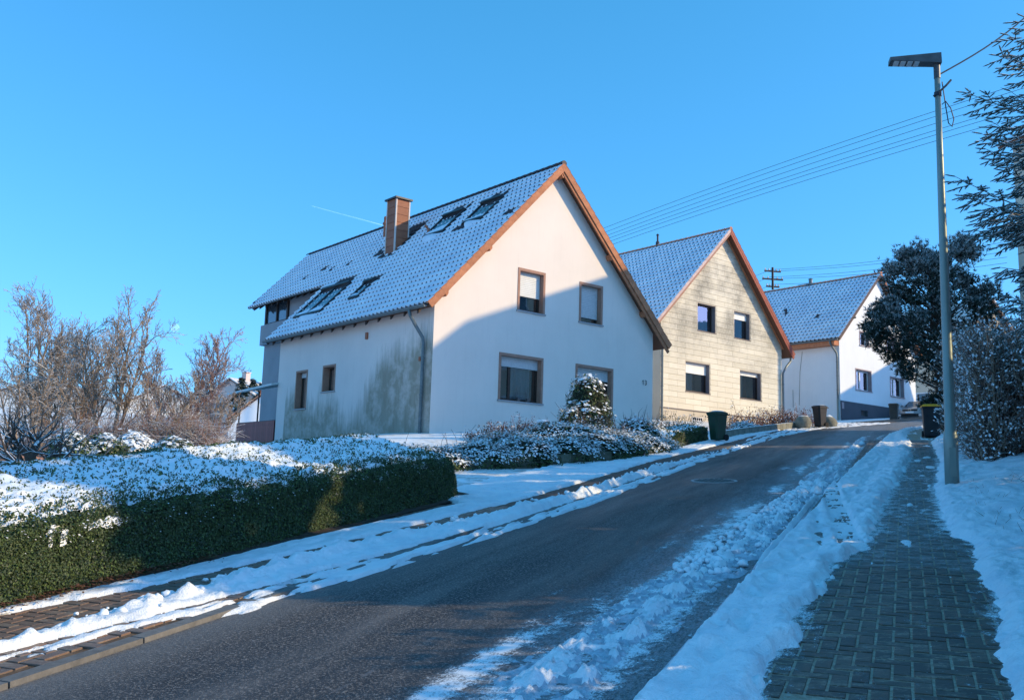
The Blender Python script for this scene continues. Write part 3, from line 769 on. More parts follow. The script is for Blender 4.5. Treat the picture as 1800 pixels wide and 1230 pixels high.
T_G = [(3.8, -4.9), (5.4, -4.75), (5.8, -4.52), (7.8, -4.35), (10.3, -4.22), (12.8, -4.10), (22.7, -4.22), (31.7, -4.0), (39.6, -3.3), (42.7, -2.1), (47, -0.6)]
def snow_left():
    ss = smooth_rows(3.9, 47, 0.0045, 0.022)
    pp = np.concatenate([np.arange(-9.6, -6.45, 0.15), np.arange(-6.4, -3.95, 0.02)])
    S, Pq = np.meshgrid(ss, pp, indexing='ij')
    P = Pq + (tb(T_G, S) + 4.2) * sstep(32, 38, S)
    UB, UF, RB, RF, G = (tb(t, S) for t in (T_UB, T_UF, T_RB, T_RF, T_G))
    n1 = fbm(S * 5 + 50, P * 8, 4); n2 = fbm(S * 15, P * 17 + 8, 3); n3 = fbm(S * 1.2 + 7, P * 2.2, 3); n4 = fbm(S * 33, P * 33, 2)
    pv = PVL; RB = RB + 0.20 * (1 - sstep(20, 30, S))
    wig = (n1 - 0.5) * 0.12
    k1 = sstep(-0.03, 0.06, P - UB - wig) * (1 - sstep(-0.05, 0.05, P - UF - wig))
    wide = sstep(12.6, 13.2, S) * (1 - sstep(20, 21, S))
    h1 = pv - 0.045 + k1 * (0.085 + (n1 - 0.5) * 0.06 + wide * (0.0 + (n3 - 0.5) * 0.05))
    # thrown-up ridge with lumps
    wr = (n1 - 0.5) * 0.16 + (n3 - 0.5) * 0.16
    k2 = sstep(-0.04, 0.10, P - RB - wr) * (1 - sstep(-0.06, 0.06, P - RF - wig))
    crest = np.exp(-((P - RB - 0.16) / 0.13) ** 2)
    h2 = pv - 0.045 + k2 * (0.085 + crest * (0.02 + 0.30 * np.maximum(n1 - 0.42, 0) * np.clip(n3 * 1.8 - 0.2, 0.2, 1.2)) + (n2 - 0.5) * 0.05 + (n4 - 0.5) * 0.018)
    # outer film running down onto the asphalt
    nf = fbm(S * 2.0, P * 14 + 3, 4)
    wg = (nf - 0.5) * 0.30
    k3 = sstep(0.0, 0.05, P - RF - 0.05 + wig * 0.4) * (1 - sstep(-0.10, 0.02, P - G - wg))
    bare = sstep(0.50, 0.58, fbm(S * 1.6, P * 8 + 30, 4)) * (1 - sstep(8.5, 12, S)) + 0.6 * sstep(0.62, 0.7, fbm(S * 1.2, P * 12, 3)) * sstep(10, 14, S)
    lev = np.where(P < -4.6 + (tb(T_G, S) + 4.2) * sstep(32, 38, S), pv, 0.0)
    h3 = lev - 0.03 + k3 * (0.062 + (n1 - 0.5) * 0.03 + (n2 - 0.5) * 0.02) - bare * 0.08
    thinf = sstep(0.44, 0.60, nf + 0.10 * sstep(6, 9, S) + 0.25 * sstep(-4.45, -4.62, P)) * sstep(4.6, 6.2, S)
    h3 = np.where(P > -4.68, -0.03 + k3 * thinf * (0.05 + 0.03 * n1), h3)
    kl = -4.64 + (tb(T_G, S) + 4.2) * sstep(32, 38, S)
    offk = 0.07 * sstep(kl, kl + 0.10, P)
    h = np.maximum(np.maximum(h1, h2) - offk, np.where(P > RF - 0.1, h3, -0.2))
    
    V = np.stack([P.ravel(), S.ravel(), (base_z(S) + h).ravel()], 1)
    F_ = grid_faces(len(ss), len(pp)); hm = h.ravel()[F_]; pm = P.ravel()[F_].mean(1); sm = S.ravel()[F_].mean(1)
    lim = np.where(pm < -4.66, pv - 0.02, -0.012); keep = (hm.max(1) > lim) & ((pm > -6.45) | ((sm > 12.7) & (sm < 21)))
    mb = MB(); mb.arrays(V, F_[keep], 0)
    o = mb.build('snow', 'street_snow', None, True); o.rotation_euler = (0, 0, STREET_RZ)
    return tag(o, 'ploughed snow ridges and strips along the left pavement', 'snow', None, 'stuff')
snow_left()
# soil strip with dead leaves at the foot of the long hedge
ss = np.arange(3.9, 13.4, 0.06); pp = np.arange(-6.9, -6.02, 0.06)
S, P = np.meshgrid(ss, pp, indexing='ij')
V = np.stack([P.ravel(), S.ravel(), (base_z(S) + 0.03 + 0.03 * fbm(S * 8, P * 8) + 0.05 * sstep(-6.1, -6.5, P)).ravel()], 1)
mb = MB(); mb.arrays(V, grid_faces(len(ss), len(pp)), 0)
o = mb.build('soil', 'soil', None, True); o.rotation_euler = (0, 0, STREET_RZ); tag(o, kind='structure')
mb = MB(); n = 1500
cs = rng.uniform(4.2, 7.5, n); cp = rng.normal(-6.2, 0.10, n)
for a, b in zip(cs, cp):
    an = random.uniform(0, 6.28); l = random.uniform(0.015, 0.03); z = float(base_z(a)) + 0.075 + random.uniform(0, 0.015)
    c_, s_ = math.cos(an) * l, math.sin(an) * l
    mb.add([(b - c_, a - s_, z), (b + s_ * 0.5, a - c_ * 0.5, z + 0.006), (b + c_, a + s_, z + random.uniform(0, 0.015)), (b - s_ * 0.5, a + c_ * 0.5, z + 0.004)], [(0, 1, 2, 3)])
o = mb.build('fallen_leaves', 'dry_leaf', None); o.rotation_euler = (0, 0, STREET_RZ)
tag(o, 'brown fallen leaves scattered at the foot of the hedge', 'leaves', None, 'stuff')

# loose clods of snow
def clod_mesh(mb, c, r, rr):
    vs = []; t = (1 + 5 ** 0.5) / 2
    for a in (-1, 1):
        for b in (-t, t): vs += [(a, b, 0), (0, a, b), (b, 0, a)]
    vs = [Vector(q).normalized() * r * rr.uniform(0.75, 1.2) for q in vs]
    return [(c[0] + q.x, c[1] + q.y, c[2] + q.z * 0.75) for q in vs]
import bmesh
_b = bmesh.new(); bmesh.ops.create_icosphere(_b, subdivisions=2, radius=1.0)
ICO_V = np.array([v.co[:] for v in _b.verts]); ICO_F = np.array([[v.index for v in f.verts] for f in _b.faces]); _b.free()
def clods(n, sf, pf, rf, seed, label, mats=('snow',), sink=0.3):
    r_ = np.random.default_rng(seed); mb = MB()
    for k in range(n):
        s_ = sf(r_); p_ = pf(r_, s_); r = rf(r_)
        d = 1 + 0.75 * (fbm(ICO_V[:, 0] * 1.6 + k * 3.7, ICO_V[:, 1] * 1.6 + ICO_V[:, 2] * 2.1 + k) - 0.5) * 2
        V = ICO_V * (d * r)[:, None] * np.array([1, 1.15, 0.8])
        V = V + np.array([p_, s_, float(base_z(s_)) + r * (1 - 2 * sink) + (PVL + 0.05 if (p_ < -4.7) else 0.02)])
        mb.arrays(V, ICO_F, 0)
    o = mb.build('snow_clods', list(mats), None, True); o.rotation_euler = (0, 0, STREET_RZ)
    return tag(o, label, 'snow', None, 'stuff')
clods(700, lambda r: 8.4 + 8.5 * r.random() ** 1.1, lambda r, s: float(tb(T_A, s)) + 0.12 + abs(r.normal(0, 0.20)), lambda r: 0.010 + 0.036 * r.random() ** 2.2, 3, 'icy clods of churned snow beside the right gutter')
clods(300, lambda r: 5.2 + 24 * r.random() ** 1.5, lambda r, s: float(tb(T_RB, s)) + 0.30 + r.normal(0, 0.08), lambda r: 0.008 + 0.034 * r.random() ** 2.4, 4, 'loose lumps of snow on the left pavement ridge')
# manhole cover
t = thing('manhole_cover', 'round worn manhole cover set in the dark asphalt', 'manhole cover', (*W(16.83, -3.11)[:2], W(16.83, -3.11)[2] + 0.022), STREET_RZ)
t.rotation_euler = (math.atan(GRADE) * math.cos(0), 0, STREET_RZ)
mb = MB(); mb.lathe([(0.40, -0.02), (0.40, 0.006), (0.36, 0.006), (0.36, 0.0)], 28); mb.build('frame', 'sill', t)
mb = MB(); mb.lathe([(0.345, -0.02), (0.345, 0.005), (0.33, 0.008), (0.0, 0.009)], 28)
for k in range(-3, 4):
    for j in range(-3, 4):
        if math.hypot(k, j) < 3.6: mb.box(k * 0.085 - 0.025, k * 0.085 + 0.025, j * 0.085 - 0.025, j * 0.085 + 0.025, 0.008, 0.016)
mb.build('lid', MT['stone_lid'] if 'stone_lid' in MT else MT['kerb'], t)

# ------------------------------------------------------------------ house building kit (local x along the gable, y back along the ridge, z absolute)
HZ = R(39.3)
def sub_rect_cells(x0, x1, z0, topf, breaks, holes, y, mb, mi=0, swap=None):
    """wall sheet from z0 up to topf(x), with rectangular holes"""
    xs = sorted(set([x0, x1] + [b for b in breaks if x0 < b < x1] + [q for h in holes for q in h[:2] if x0 < q < x1]))
    for a, b in zip(xs[:-1], xs[1:]):
        mid = (a + b) / 2
        hs = sorted([(h[2], h[3]) for h in holes if h[0] <= mid <= h[1]])
        z = z0
        for (h0, h1) in hs + [(None, None)]:
            if h0 is None:
                q = [(a, z), (b, z), (b, topf(b)), (a, topf(a))]
            else:
                q = [(a, z), (b, z), (b, h0), (a, h0)]
            if q[2][1] - q[1][1] > 1e-4 or q[3][1] - q[0][1] > 1e-4:
                vs = [(x, y, zz) if swap is None else (swap, x, zz) for x, zz in q]
                mb.add(vs, [(0, 1, 2, 3)], mi)
            z = h1
class Face:
    """a window plane: maps (along, out, z) to house coordinates"""
    def __init__(s, kind, off): s.k = kind; s.o = off
    def p(s, a, n, z):
        return (a, s.o - n, z) if s.k == 'front' else (s.o - n, a, z)
    def box(s, mb, a0, a1, n0, n1, z0, z1, mi=0):
        b = [s.p(a0, n0, z0), s.p(a1, n0, z0), s.p(a1, n1, z0), s.p(a0, n1, z0)]
        t = [s.p(a0, n0, z1), s.p(a1, n0, z1), s.p(a1, n1, z1), s.p(a0, n1, z1)]
        mb.hexa(b, t, mi)
def window(root, F, a0, a1, z0, z1, trim='trim', tw=0.09, depth=0.20, frame='brown_frame', fw=0.07, shutter=0.0, smat='shutter', slats=True, mull=(), sill='sill', curtain=None, label=None, door=False, plants=False):
    """outer size a0..a1, z0..z1; trim band, reveal, frame, pane, shutter"""
    mb = MB(); o = 0.018
    i0, i1, j0, j1 = a0 + tw, a1 - tw, z0 + (0.0 if not door else 0.0), z1 - tw
    # painted surround, proud of the wall, and the reveal inside it
    F.box(mb, a0, i0, -0.002, o, z0, z1); F.box(mb, i1, a1, -0.002, o, z0, z1); F.box(mb, i0, i1, -0.002, o, j1, z1)
    F.box(mb, i0 - 0.02, i0, -depth - 0.06, -0.002, z0, j1); F.box(mb, i1, i1 + 0.02, -depth - 0.06, -0.002, z0, j1); F.box(mb, i0 - 0.02, i1 + 0.02, -depth - 0.06, -0.002, j1, j1 + 0.02)
    win = mb.build('window', trim, root)
    if label: win['label'] = label
    mb = MB(); f0, f1, g0, g1 = i0, i1, z0 + 0.02, j1
    F.box(mb, f0, f0 + fw, -depth - 0.05, -depth, g0, g1); F.box(mb, f1 - fw, f1, -depth - 0.05, -depth, g0, g1)
    F.box(mb, f0 + fw, f1 - fw, -depth - 0.05, -depth, g0, g0 + fw); F.box(mb, f0 + fw, f1 - fw, -depth - 0.05, -depth, g1 - fw, g1)
    for m_ in mull:
        x = f0 + (f1 - f0) * m_; F.box(mb, x - fw * 0.7, x + fw * 0.7, -depth - 0.048, -depth + 0.004, g0 + fw, g1 - fw)
    mb.build('frame', frame, win)
    mb = MB(); xs = [f0 + fw] + [f0 + (f1 - f0) * m_ for m_ in mull] + [f1 - fw]
    for a, b in zip(xs[:-1], xs[1:]):
        mb.add([F.p(a, -depth - 0.03, g0 + fw), F.p(b, -depth - 0.03, g0 + fw), F.p(b, -depth - 0.03, g1 - fw), F.p(a, -depth - 0.03, g1 - fw)], [(0, 1, 2, 3)])
        mb2 = mb; 
    mb.build('pane', 'glass', win)
    # room behind
    mb = MB(); d = depth + 0.75
    c = [F.p(f0, -depth - 0.06, g0), F.p(f1, -depth - 0.06, g0), F.p(f1, -depth - 0.06, g1), F.p(f0, -depth - 0.06, g1)]
    e = [F.p(f0 - 0.1, -d, g0 - 0.1), F.p(f1 + 0.1, -d, g0 - 0.1), F.p(f1 + 0.1, -d, g1 + 0.1), F.p(f0 - 0.1, -d, g1 + 0.1)]
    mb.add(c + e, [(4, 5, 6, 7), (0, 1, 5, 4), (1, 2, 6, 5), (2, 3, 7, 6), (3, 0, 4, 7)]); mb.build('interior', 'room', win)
    if shutter > 0:
        mb = MB(); zt = g1; zb = g1 - (g1 - g0) * shutter; h = 0.062
        if slats:
            z = zt
            while z - h > zb - 0.001:
                F.box(mb, f0 + 0.01, f1 - 0.01, -depth + 0.012, -depth + 0.028, z - h + 0.014, z)
                F.box(mb, f0 + 0.01, f1 - 0.01, -depth + 0.002, -depth + 0.010, z - h, z - h + 0.014); z -= h
            F.box(mb, f0 + 0.01, f1 - 0.01, -depth + 0.008, -depth + 0.034, z - 0.02, z)
        else:
            F.box(mb, f0 + 0.01, f1 - 0.01, -depth + 0.008, -depth + 0.03, zb, zt)
        mb.build('roller_shutter', smat, win)
    if sill:
        mb = MB(); F.box(mb, a0 - 0.03, a1 + 0.03, -depth - 0.02, 0.055, z0 - 0.045, z0 + 0.002); mb.build('sill', sill, win)
    if curtain:
        mb = MB(); c0, c1, cz0, cz1 = curtain; n = 18; vs = []
        for k in range(n + 1):
            u = k / n; x = f0 + (f1 - f0) * (c0 + (c1 - c0) * u); dd = -depth - 0.13 + 0.02 * math.sin(u * 26)
            vs += [F.p(x, dd, g0 + (g1 - g0) * cz0), F.p(x, dd, g0 + (g1 - g0) * cz1)]
        mb.add(vs, [(2 * k, 2 * k + 2, 2 * k + 3, 2 * k + 1) for k in range(n)]); mb.build('curtain', 'curtain', win)
    if plants:
        mb = MB(); r = random.Random(4)
        for x in (0.50, 0.74):
            for k in range(5):
                a = f0 + (f1 - f0) * (x + 0.03 * k - 0.05); mb.tube([F.p(a, -depth + 0.06, g0 + fw), F.p(a + r.uniform(-0.02, 0.02), -depth + 0.06, g0 + fw + r.uniform(0.2, 0.45))], 0.006, 4)
            a = f0 + (f1 - f0) * x; F.box(mb, a - 0.05, a + 0.05, -depth + 0.02, -depth + 0.12, g0, g0 + 0.12)
        mb.build('window_plants', 'dark_sill', win)['kind'] = 'stuff'
    return (i0 - 0.02 + 0.0, i1 + 0.02, z0, j1 + 0.02)
def hole(a0, a1, z0, z1, tw=0.09): return (a0 + tw - 0.012, a1 - tw + 0.012, z0, z1 - tw + 0.012)

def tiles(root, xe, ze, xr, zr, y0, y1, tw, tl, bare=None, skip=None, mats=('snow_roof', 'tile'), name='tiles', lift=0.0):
    """pantile field: every tile is a curved shell stepped over the one below; thick snow on the crests, bare noses darkened as shadow gaps"""
    L = math.hypot(xr - xe, zr - ze); ux, uz = (xr - xe) / L, (zr - ze) / L
    nx, nz = -uz, ux
    if nz < 0: nx, nz = -nx, -nz
    nrow = int(round(L / tl)); tl = L / nrow
    ncol = int(round((y1 - y0) / tw)); tw = (y1 - y0) / ncol
    K = 5; ph = np.array([0, 0.26, 0.5, 0.72, 0.9]); pr = np.array([0.0, 0.042, 0.052, 0.030, -0.012])
    V = []; Fq = []; MI = []
    nv = 0
    ys = (y0 + (np.arange(ncol)[:, None] + ph[None, :]) * tw).ravel(); ys = np.append(ys, y1)
    hs = np.append(np.tile(pr, ncol), 0.0)
    rr = np.random.default_rng(int(abs(xe * 100) + y1 * 10))
    for r in range(nrow):
        a = r * tl; b = (r + 1) * tl + 0.012
        j = rr.normal(0, 0.004, len(ys)).cumsum() * 0.15
        def ring(t, up):
            h = hs + up + lift
            return np.stack([xe + ux * t + nx * h, ys, ze + uz * t + nz * h], 1)
        low, nose, mid, top = ring(a, 0.000), ring(a, 0.062), ring(a + tl * 0.5, 0.038), ring(b, 0.006)
        n = len(ys); V += [low, nose, mid, top]
        idx = np.arange(n - 1)
        ycen = (ys[:-1] + ys[1:]) / 2; k = idx % K
        act = np.ones(n - 1, bool)
        col = idx // K; yt = y0 + (col + 0.5) * tw
        if skip is not None: act &= ~skip(yt, (a + b) / 2)
        bm = np.zeros(n - 1, bool) if bare is None else bare(yt, (a + b) / 2)
        for q, (p0, p1) in enumerate(((0, n), (n, 2 * n), (2 * n, 3 * n))):
            f = np.stack([nv + p0 + idx, nv + p0 + idx + 1, nv + p1 + idx + 1, nv + p1 + idx], 1)
            if q == 0: m_ = np.where((k >= 2) | bm, 1, 0)                       # the nose: hollow side coloured dark, as bare tile edge and as shadow gap
            elif q == 1: m_ = np.where(bm, 1, 0)
            else: m_ = np.where(bm, 1, 0)
            Fq.append(f[act]); MI.append(m_[act])
        nv += 4 * n
    mb = MB(); mb.arrays(np.concatenate(V), np.concatenate(Fq), np.concatenate(MI))
    o = mb.build(name, list(mats), root); o['kind'] = 'stuff'
    return o
def slab(root, name, mat, xe, ze, xr, zr, y0, y1, th):
    L = math.hypot(xr - xe, zr - ze); nx, nz = -(zr - ze) / L, (xr - xe) / L
    if nz < 0: nx, nz = -nx, -nz
    mb = MB(); p = [(xe, y0, ze), (xr, y0, zr), (xr - nx * th, y0, zr - nz * th), (xe - nx * th, y0, ze - nz * th)]
    mb.prism(p, (0, y1 - y0, 0)); return mb.build(name, mat, root)
def verge(root, xe, ze, xr, zr, y, n, mat='orange_tile', depth=0.16, cap='tile_snowy', w=0.10, out=-1):
    """row of verge tiles along a rake: hanging front flange and a top lap; each one its own piece"""
    L = math.hypot(xr - xe, zr - ze); ux, uz = (xr - xe) / L, (zr - ze) / L; nx, nz = -uz, ux
    if nz < 0: nx, nz = -nx, -nz
    l = L / n
    mb = MB()
    def q(t, h, yy): return (ux * t + nx * h, yy, uz * t + nz * h)
    f = out * 0.03
    mb.hexa([q(0, -depth, 0), q(l * 1.04, -depth - 0.0, 0), q(l * 1.04, -depth, f), q(0, -depth, f)], [q(0, 0.055, 0), q(l * 1.04, 0.025, 0), q(l * 1.04, 0.025, f), q(0, 0.055, f)], 0)
    mb.hexa([q(0, 0.03, 0.0), q(l * 1.04, 0.0, 0.0), q(l * 1.04, 0.0, -out * w), q(0, 0.03, -out * w)], [q(0, 0.082, f), q(l * 1.04, 0.052, f), q(l * 1.04, 0.052, -out * w), q(0, 0.082, -out * w)], 1)
    me = bpy.data.meshes.new('verge_tile'); me.from_pydata(mb.v, [], mb.f); me.polygons.foreach_set('material_index', np.array(mb.m, dtype=np.int32))
    me.materials.append(MT[mat]); me.materials.append(MT[cap])
    zo = ZO[root.name]
    for k in range(n):
        o = bpy.data.objects.new('verge_tile', me); COL.objects.link(o); o.parent = root
        o.location = (xe + ux * l * k, y + random.uniform(-0.004, 0.004), ze + uz * l * k - zo); o.rotation_euler = (0, random.uniform(-0.01, 0.01), 0)
def ridge(root, x, z, y0, y1, mat='tile_snowy', r=0.11, step=0.34, snowcap=True):
    mb = MB(); n = int((y1 - y0) / step)
    for k in range(n):
        a = y0 + (y1 - y0) * k / n; b = y0 + (y1 - y0) * (k + 1) / n + 0.03
        va = []
        for yy, rr in ((a, r * 1.1), (b, r * 0.95)):
            for j in range(7):
                an = math.pi * j / 6; va.append((x + rr * math.cos(an), yy, z - 0.03 + rr * math.sin(an)))
        mb.add(va, [(j, j + 1, 7 + j + 1, 7 + j) for j in range(6)] + [tuple(range(7))], 0)
    o = mb.build('ridge_tiles', mat, root); o['kind'] = 'stuff'
def gutter(root, x, z, y0, y1, r=0.075, mat='zinc'):
    mb = MB(); vs = []; n = 8
    for yy in (y0, y1):
        for rr in (r, r - 0.012):
            for k in range(n + 1):
                a = math.pi + math.pi * k / n; vs.append((x + rr * math.cos(a), yy, z + rr * math.sin(a)))
    m_ = n + 1
    fs = [(k, k + 1, 2 * m_ + k + 1, 2 * m_ + k) for k in range(n)] + [(m_ + k + 1, m_ + k, 3 * m_ + k, 3 * m_ + k + 1) for k in range(n)]
    fs += [(k, m_ + k, m_ + k + 1, k + 1) for k in range(n)]; mb.add(vs, fs)
    for yy in (y0, y1): mb.add([(x + r * math.cos(math.pi + math.pi * k / n), yy, z + r * math.sin(math.pi + math.pi * k / n)) for k in range(n + 1)], [tuple(range(n + 1))])
    mb.tube([(x - r, y0, z), (x - r, y1, z)], 0.012, 5)
    y = y0 + 0.4
    while y < y1:
        mb.box(x - r - 0.012, x + r + 0.05, y - 0.015, y + 0.015, z - 0.006, z + 0.004); y += 0.75
    return mb.build('gutter', mat, root)
def downpipe(root, pts, r=0.05, mat='zinc', clips=3):
    mb = MB(); mb.tube(pts, r, 10)
    for k in range(clips):
        z = pts[-1][2] + (pts[-2][2] - pts[-1][2]) * (k + 0.6) / clips; x, y = pts[-1][0], pts[-1][1]
        mb.lathe([(r + 0.012, z), (r + 0.012, z + 0.04)], 10, (x, y, 0))
    return mb.build('downpipe', mat, root, False)
def skylight(root, xe, ze, slope, y0, y1, v0, v1, mull=False, lift=0.09, snowy=0.35):
    """roof window lying on the slope between local x v0..v1 (v0 lower)"""
    th = math.atan(slope); c, s = math.cos(th), math.sin(th)
    def q(t, h, y):    # t along slope measured by local x
        x = t; return (x - s * h, y, ze + (x - xe) * slope + c * h)
    mb = MB(); b = 0.07
    def bar(ya, yb, va, vb, h0=0.0, h1=lift + 0.05):
        mb.hexa([q(va, h0, ya), q(vb, h0, ya), q(vb, h0, yb), q(va, h0, yb)], [q(va, h1, ya), q(vb, h1, ya), q(vb, h1, yb), q(va, h1, yb)])
    bar(y0, y1, v1 - 0.06, v1 + 0.04, 0, lift + 0.12); bar(y0, y1, v0 - 0.03, v0 + 0.05)
    bar(y0, y0 + b, v0 + 0.05, v1 - 0.06); bar(y1 - b, y1, v0 + 0.05, v1 - 0.06)
    if mull: bar((y0 + y1) / 2 - 0.06, (y0 + y1) / 2 + 0.06, v0 + 0.05, v1 - 0.06)
    sk = mb.build('skylight', 'dark_metal', root)
    mb = MB(); h = lift + 0.01
    mb.add([q(v0, h, y0 + 0.02), q(v1, h, y0 + 0.02), q(v1, h, y1 - 0.02), q(v0, h, y1 - 0.02)], [(0, 1, 2, 3)]); mb.build('pane', 'skyglass', sk)
    # tongue of snow left on the glass and lying below the frame
    mb = MB(); n = 14; rows = []
    for i in range(n + 1):
        yy = y0 + 0.05 + (y1 - y0 - 0.1) * i / n
        top = v0 + (v1 - v0) * snowy * (0.35 + 1.1 * float(fbm(yy * 2.3, v0 * 7)))
        rows.append([q(v0 + 0.04, lift + 0.03 + 0.02, yy), q((v0 + top) / 2, lift + 0.05, yy), q(top, lift + 0.012, yy)])
    vs = [p_ for r_ in rows for p_ in r_]; fs = [(3 * i + k, 3 * i + k + 1, 3 * i + 3 + k + 1, 3 * i + 3 + k) for i in range(n) for k in range(2)]
    mb.add(vs, fs); mb.build('snow_patch', 'snow_roof', sk, True)
    return sk

# ------------------------------------------------------------------ house 1: big pink-white house
C1 = (-2.444, 29.0)
H1B = 1.0
h1 = thing('house', 'large pale pink-white gabled house with orange rakes and tall brown chimney', 'house', (C1[0], C1[1], H1B), HZ, 'gabled houses up the left side of the street', absz=True)
FR = Face('front', 0.0); LF = Face('left', 0.0)
Wd, RX, RZt = 10.0, 4.98, 11.30
EX, EZ, EXr = -0.46, 5.56, 10.62
sl1 = (RZt - EZ) / (RX - EX); sr1 = (RZt - EZ) / (EXr - RX)
def top1(x): return (EZ + (x - EX) * sl1 if x < RX else EZ + (EXr - x) * sr1) - 0.15
wins1 = [(3.32, 4.54, 5.95, 7.40), (6.15, 7.31, 5.95, 7.38), (2.62, 4.54, 2.90, 4.45), (6.04, 7.90, 2.35, 4.44)]
mb = MB(); sub_rect_cells(0, Wd, H1B - 0.6, top1, [RX], [hole(*w_) for w_ in wins1], 0.0, mb)
mb.build('wall', 'wall1', h1)
lw = [(8.14, 9.07, 2.79, 4.24), (6.03, 6.97, 3.32, 4.28)]
mb = MB(); sub_rect_cells(0, 10.6, H1B - 2.2, lambda y: top1(0.0), [], [hole(*w_, 0.07) for w_ in lw], 0, mb, swap=0.0)
mb.build('wall', 'wall1_side', h1)
mb = MB()     # right side, rear gable and the set-back rear flank
mb.add([(Wd, 0, H1B - 0.6), (Wd, 18.0, H1B - 0.6), (Wd, 18.0, top1(Wd)), (Wd, 0, top1(Wd))], [(0, 1, 2, 3)])
mb.add([(2.7, 18.0, H1B - 3), (Wd, 18.0, H1B - 3), (Wd, 18.0, top1(Wd)), (RX, 18.0, top1(RX)), (2.7, 18.0, top1(2.7))], [(0, 1, 2, 3, 4)])
mb.build('wall', 'wall1', h1)
mb = MB()
mb.add([(0.0, 10.6, H1B - 3), (2.7, 10.6, H1B - 3), (2.7, 10.6, top1(2.7)), (0.0, 10.6, top1(0))], [(0, 1, 2, 3)])
mb.add([(2.7, 10.6, H1B - 3), (2.7, 18.0, H1B - 3), (2.7, 18.0, 7.0), (2.7, 10.6, 7.0)], [(0, 1, 2, 3)])
mb.add([(2.7, 10.6, 7.0), (2.7, 15.6, 7.0), (2.7, 15.6, top1(2.7)), (2.7, 10.6, top1(2.7))], [(0, 1, 2, 3)])
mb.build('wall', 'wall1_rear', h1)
# windows of the gable
window(h1, FR, *wins1[0], shutter=0.62, smat='shutter_white', label='upper left window with its pale blind half down')
window(h1, FR, *wins1[1], shutter=0.88, smat='shutter', label='upper right window with blind nearly closed')
window(h1, FR, *wins1[2], shutter=0.22, mull=(0.30,), curtain=(0.36, 0.86, 0.0, 0.98), plants=True, label='wide ground floor window with plants on the sill')
window(h1, FR, *wins1[3], shutter=0.20, mull=(0.5,), door=True, sill=None, label='tall ground floor window behind the evergreen bush')
window(h1, LF, *lw[0], tw=0.07, depth=0.22, shutter=0.13, slats=False, smat='white_frame', frame='brown_frame', label='narrow tall window on the stained side wall')
window(h1, LF, *lw[1], tw=0.07, depth=0.24, frame='brown_frame', label='small square window on the stained side wall')
# main roof
roof = slab(h1, 'roof', 'soffit', EX + 0.04, EZ - 0.03, RX, RZt - 0.03, -0.34, 11.0, 0.10)
slab(roof, 'roof_boarding', 'soffit', 2.15, EZ + (2.15 - EX) * sl1 - 0.03, RX, RZt - 0.03, 11.0, 18.55, 0.10)
slab(roof, 'roof_boarding', 'soffit', EXr - 0.04, EZ - 0.03, RX, RZt - 0.03, -0.34, 18.55, 0.10)
Ls = math.hypot(1, sl1)
def bare1(y, t):
    x = EX + t / Ls
    m_ = (np.abs(y - 7.35) < 0.62) & (x > 2.7) & (x < 4.3) & (fbm(y * 3, np.full_like(y, x * 3)) > 0.42)
    m_ |= (y > 4.15) & (y < 5.5) & (x > 4.05) & (x < 4.55) & (fbm(y * 4, np.full_like(y, x * 4)) > 0.40)
    m_ |= (y > 1.8) & (y < 3.0) & (x > 4.05) & (x < 4.55) & (fbm(y * 4 + 3, np.full_like(y, x * 4)) > 0.40)
    m_ |= (y > 8.2) & (y < 9.7) & (x > 1.62) & (x < 2.1) & (fbm(y * 4 + 9, np.full_like(y, x * 4)) > 0.38)
    m_ |= (y > 5.7) & (y < 6.5) & (x > 1.3) & (x < 1.6)
    m_ |= fbm(y * 1.3 + 5, np.full_like(y, x * 1.3)) > 0.80
    return m_
def skip1(y, t):
    x = EX + t / Ls
    return (y > 11.05) & (x < 2.12)
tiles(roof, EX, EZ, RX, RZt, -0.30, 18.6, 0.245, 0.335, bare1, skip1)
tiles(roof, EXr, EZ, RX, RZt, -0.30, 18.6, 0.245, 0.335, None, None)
verge(h1, EX, EZ, RX, RZt, -0.34, 23, depth=0.17)
verge(h1, EXr, EZ, RX, RZt, -0.34, 23, depth=0.17)
slab(h1, 'bargeboard', 'orange_tile', EXr - 0.05, EZ - 0.20, RX, RZt - 0.20, -0.33, -0.28, 0.12)
slab(h1, 'bargeboard', 'dark_wood', EX, EZ - 0.02, 2.2, EZ + (2.2 - EX) * sl1 - 0.02, 11.0, 11.06, 0.17)
slab(h1, 'bargeboard', 'dark_wood', 2.15, EZ + (2.15 - EX) * sl1 - 0.02, RX, RZt - 0.02, 18.55, 18.6, 0.17)
ridge(h1, RX, RZt + 0.06, -0.36, 18.62, mat='tile')
for x, dz in ((0.22, 0), (1.88, 0), (7.50, 0), (9.30, 0), (4.98, 0.0)):
    mb = MB(); zt = (EZ + (x - EX) * sl1 if x < RX else EZ + (EXr - x) * sr1) - 0.19
    if x == 4.98: zt -= 0.09
    mb.prism([(x - 0.07, -0.31, zt), (x + 0.07, -0.31, zt), (x + 0.07, -0.31, zt - 0.10), (x, -0.31, zt - 0.20), (x - 0.07, -0.31, zt - 0.10)], (0, 0.45, 0)); mb.build('purlin_end', 'orange_tile', h1)
gutter(h1, EX - 0.06, EZ - 0.03, -0.26, 11.05)
gutter(h1, 2.08, EZ + (2.15 - EX) * sl1 - 0.06, 11.1, 18.6)
mb = MB()     # rafter feet under the eaves
y = 0.3
while y < 10.9:
    mb.prism([(EX + 0.08, y, EZ - 0.10), (0, y, EZ + 0.62 * sl1 - 0.16), (0, y, EZ + 0.62 * sl1 - 0.34), (EX + 0.08, y, EZ - 0.22)], (0, 0.09, 0)); y += 0.78
y = 11.4
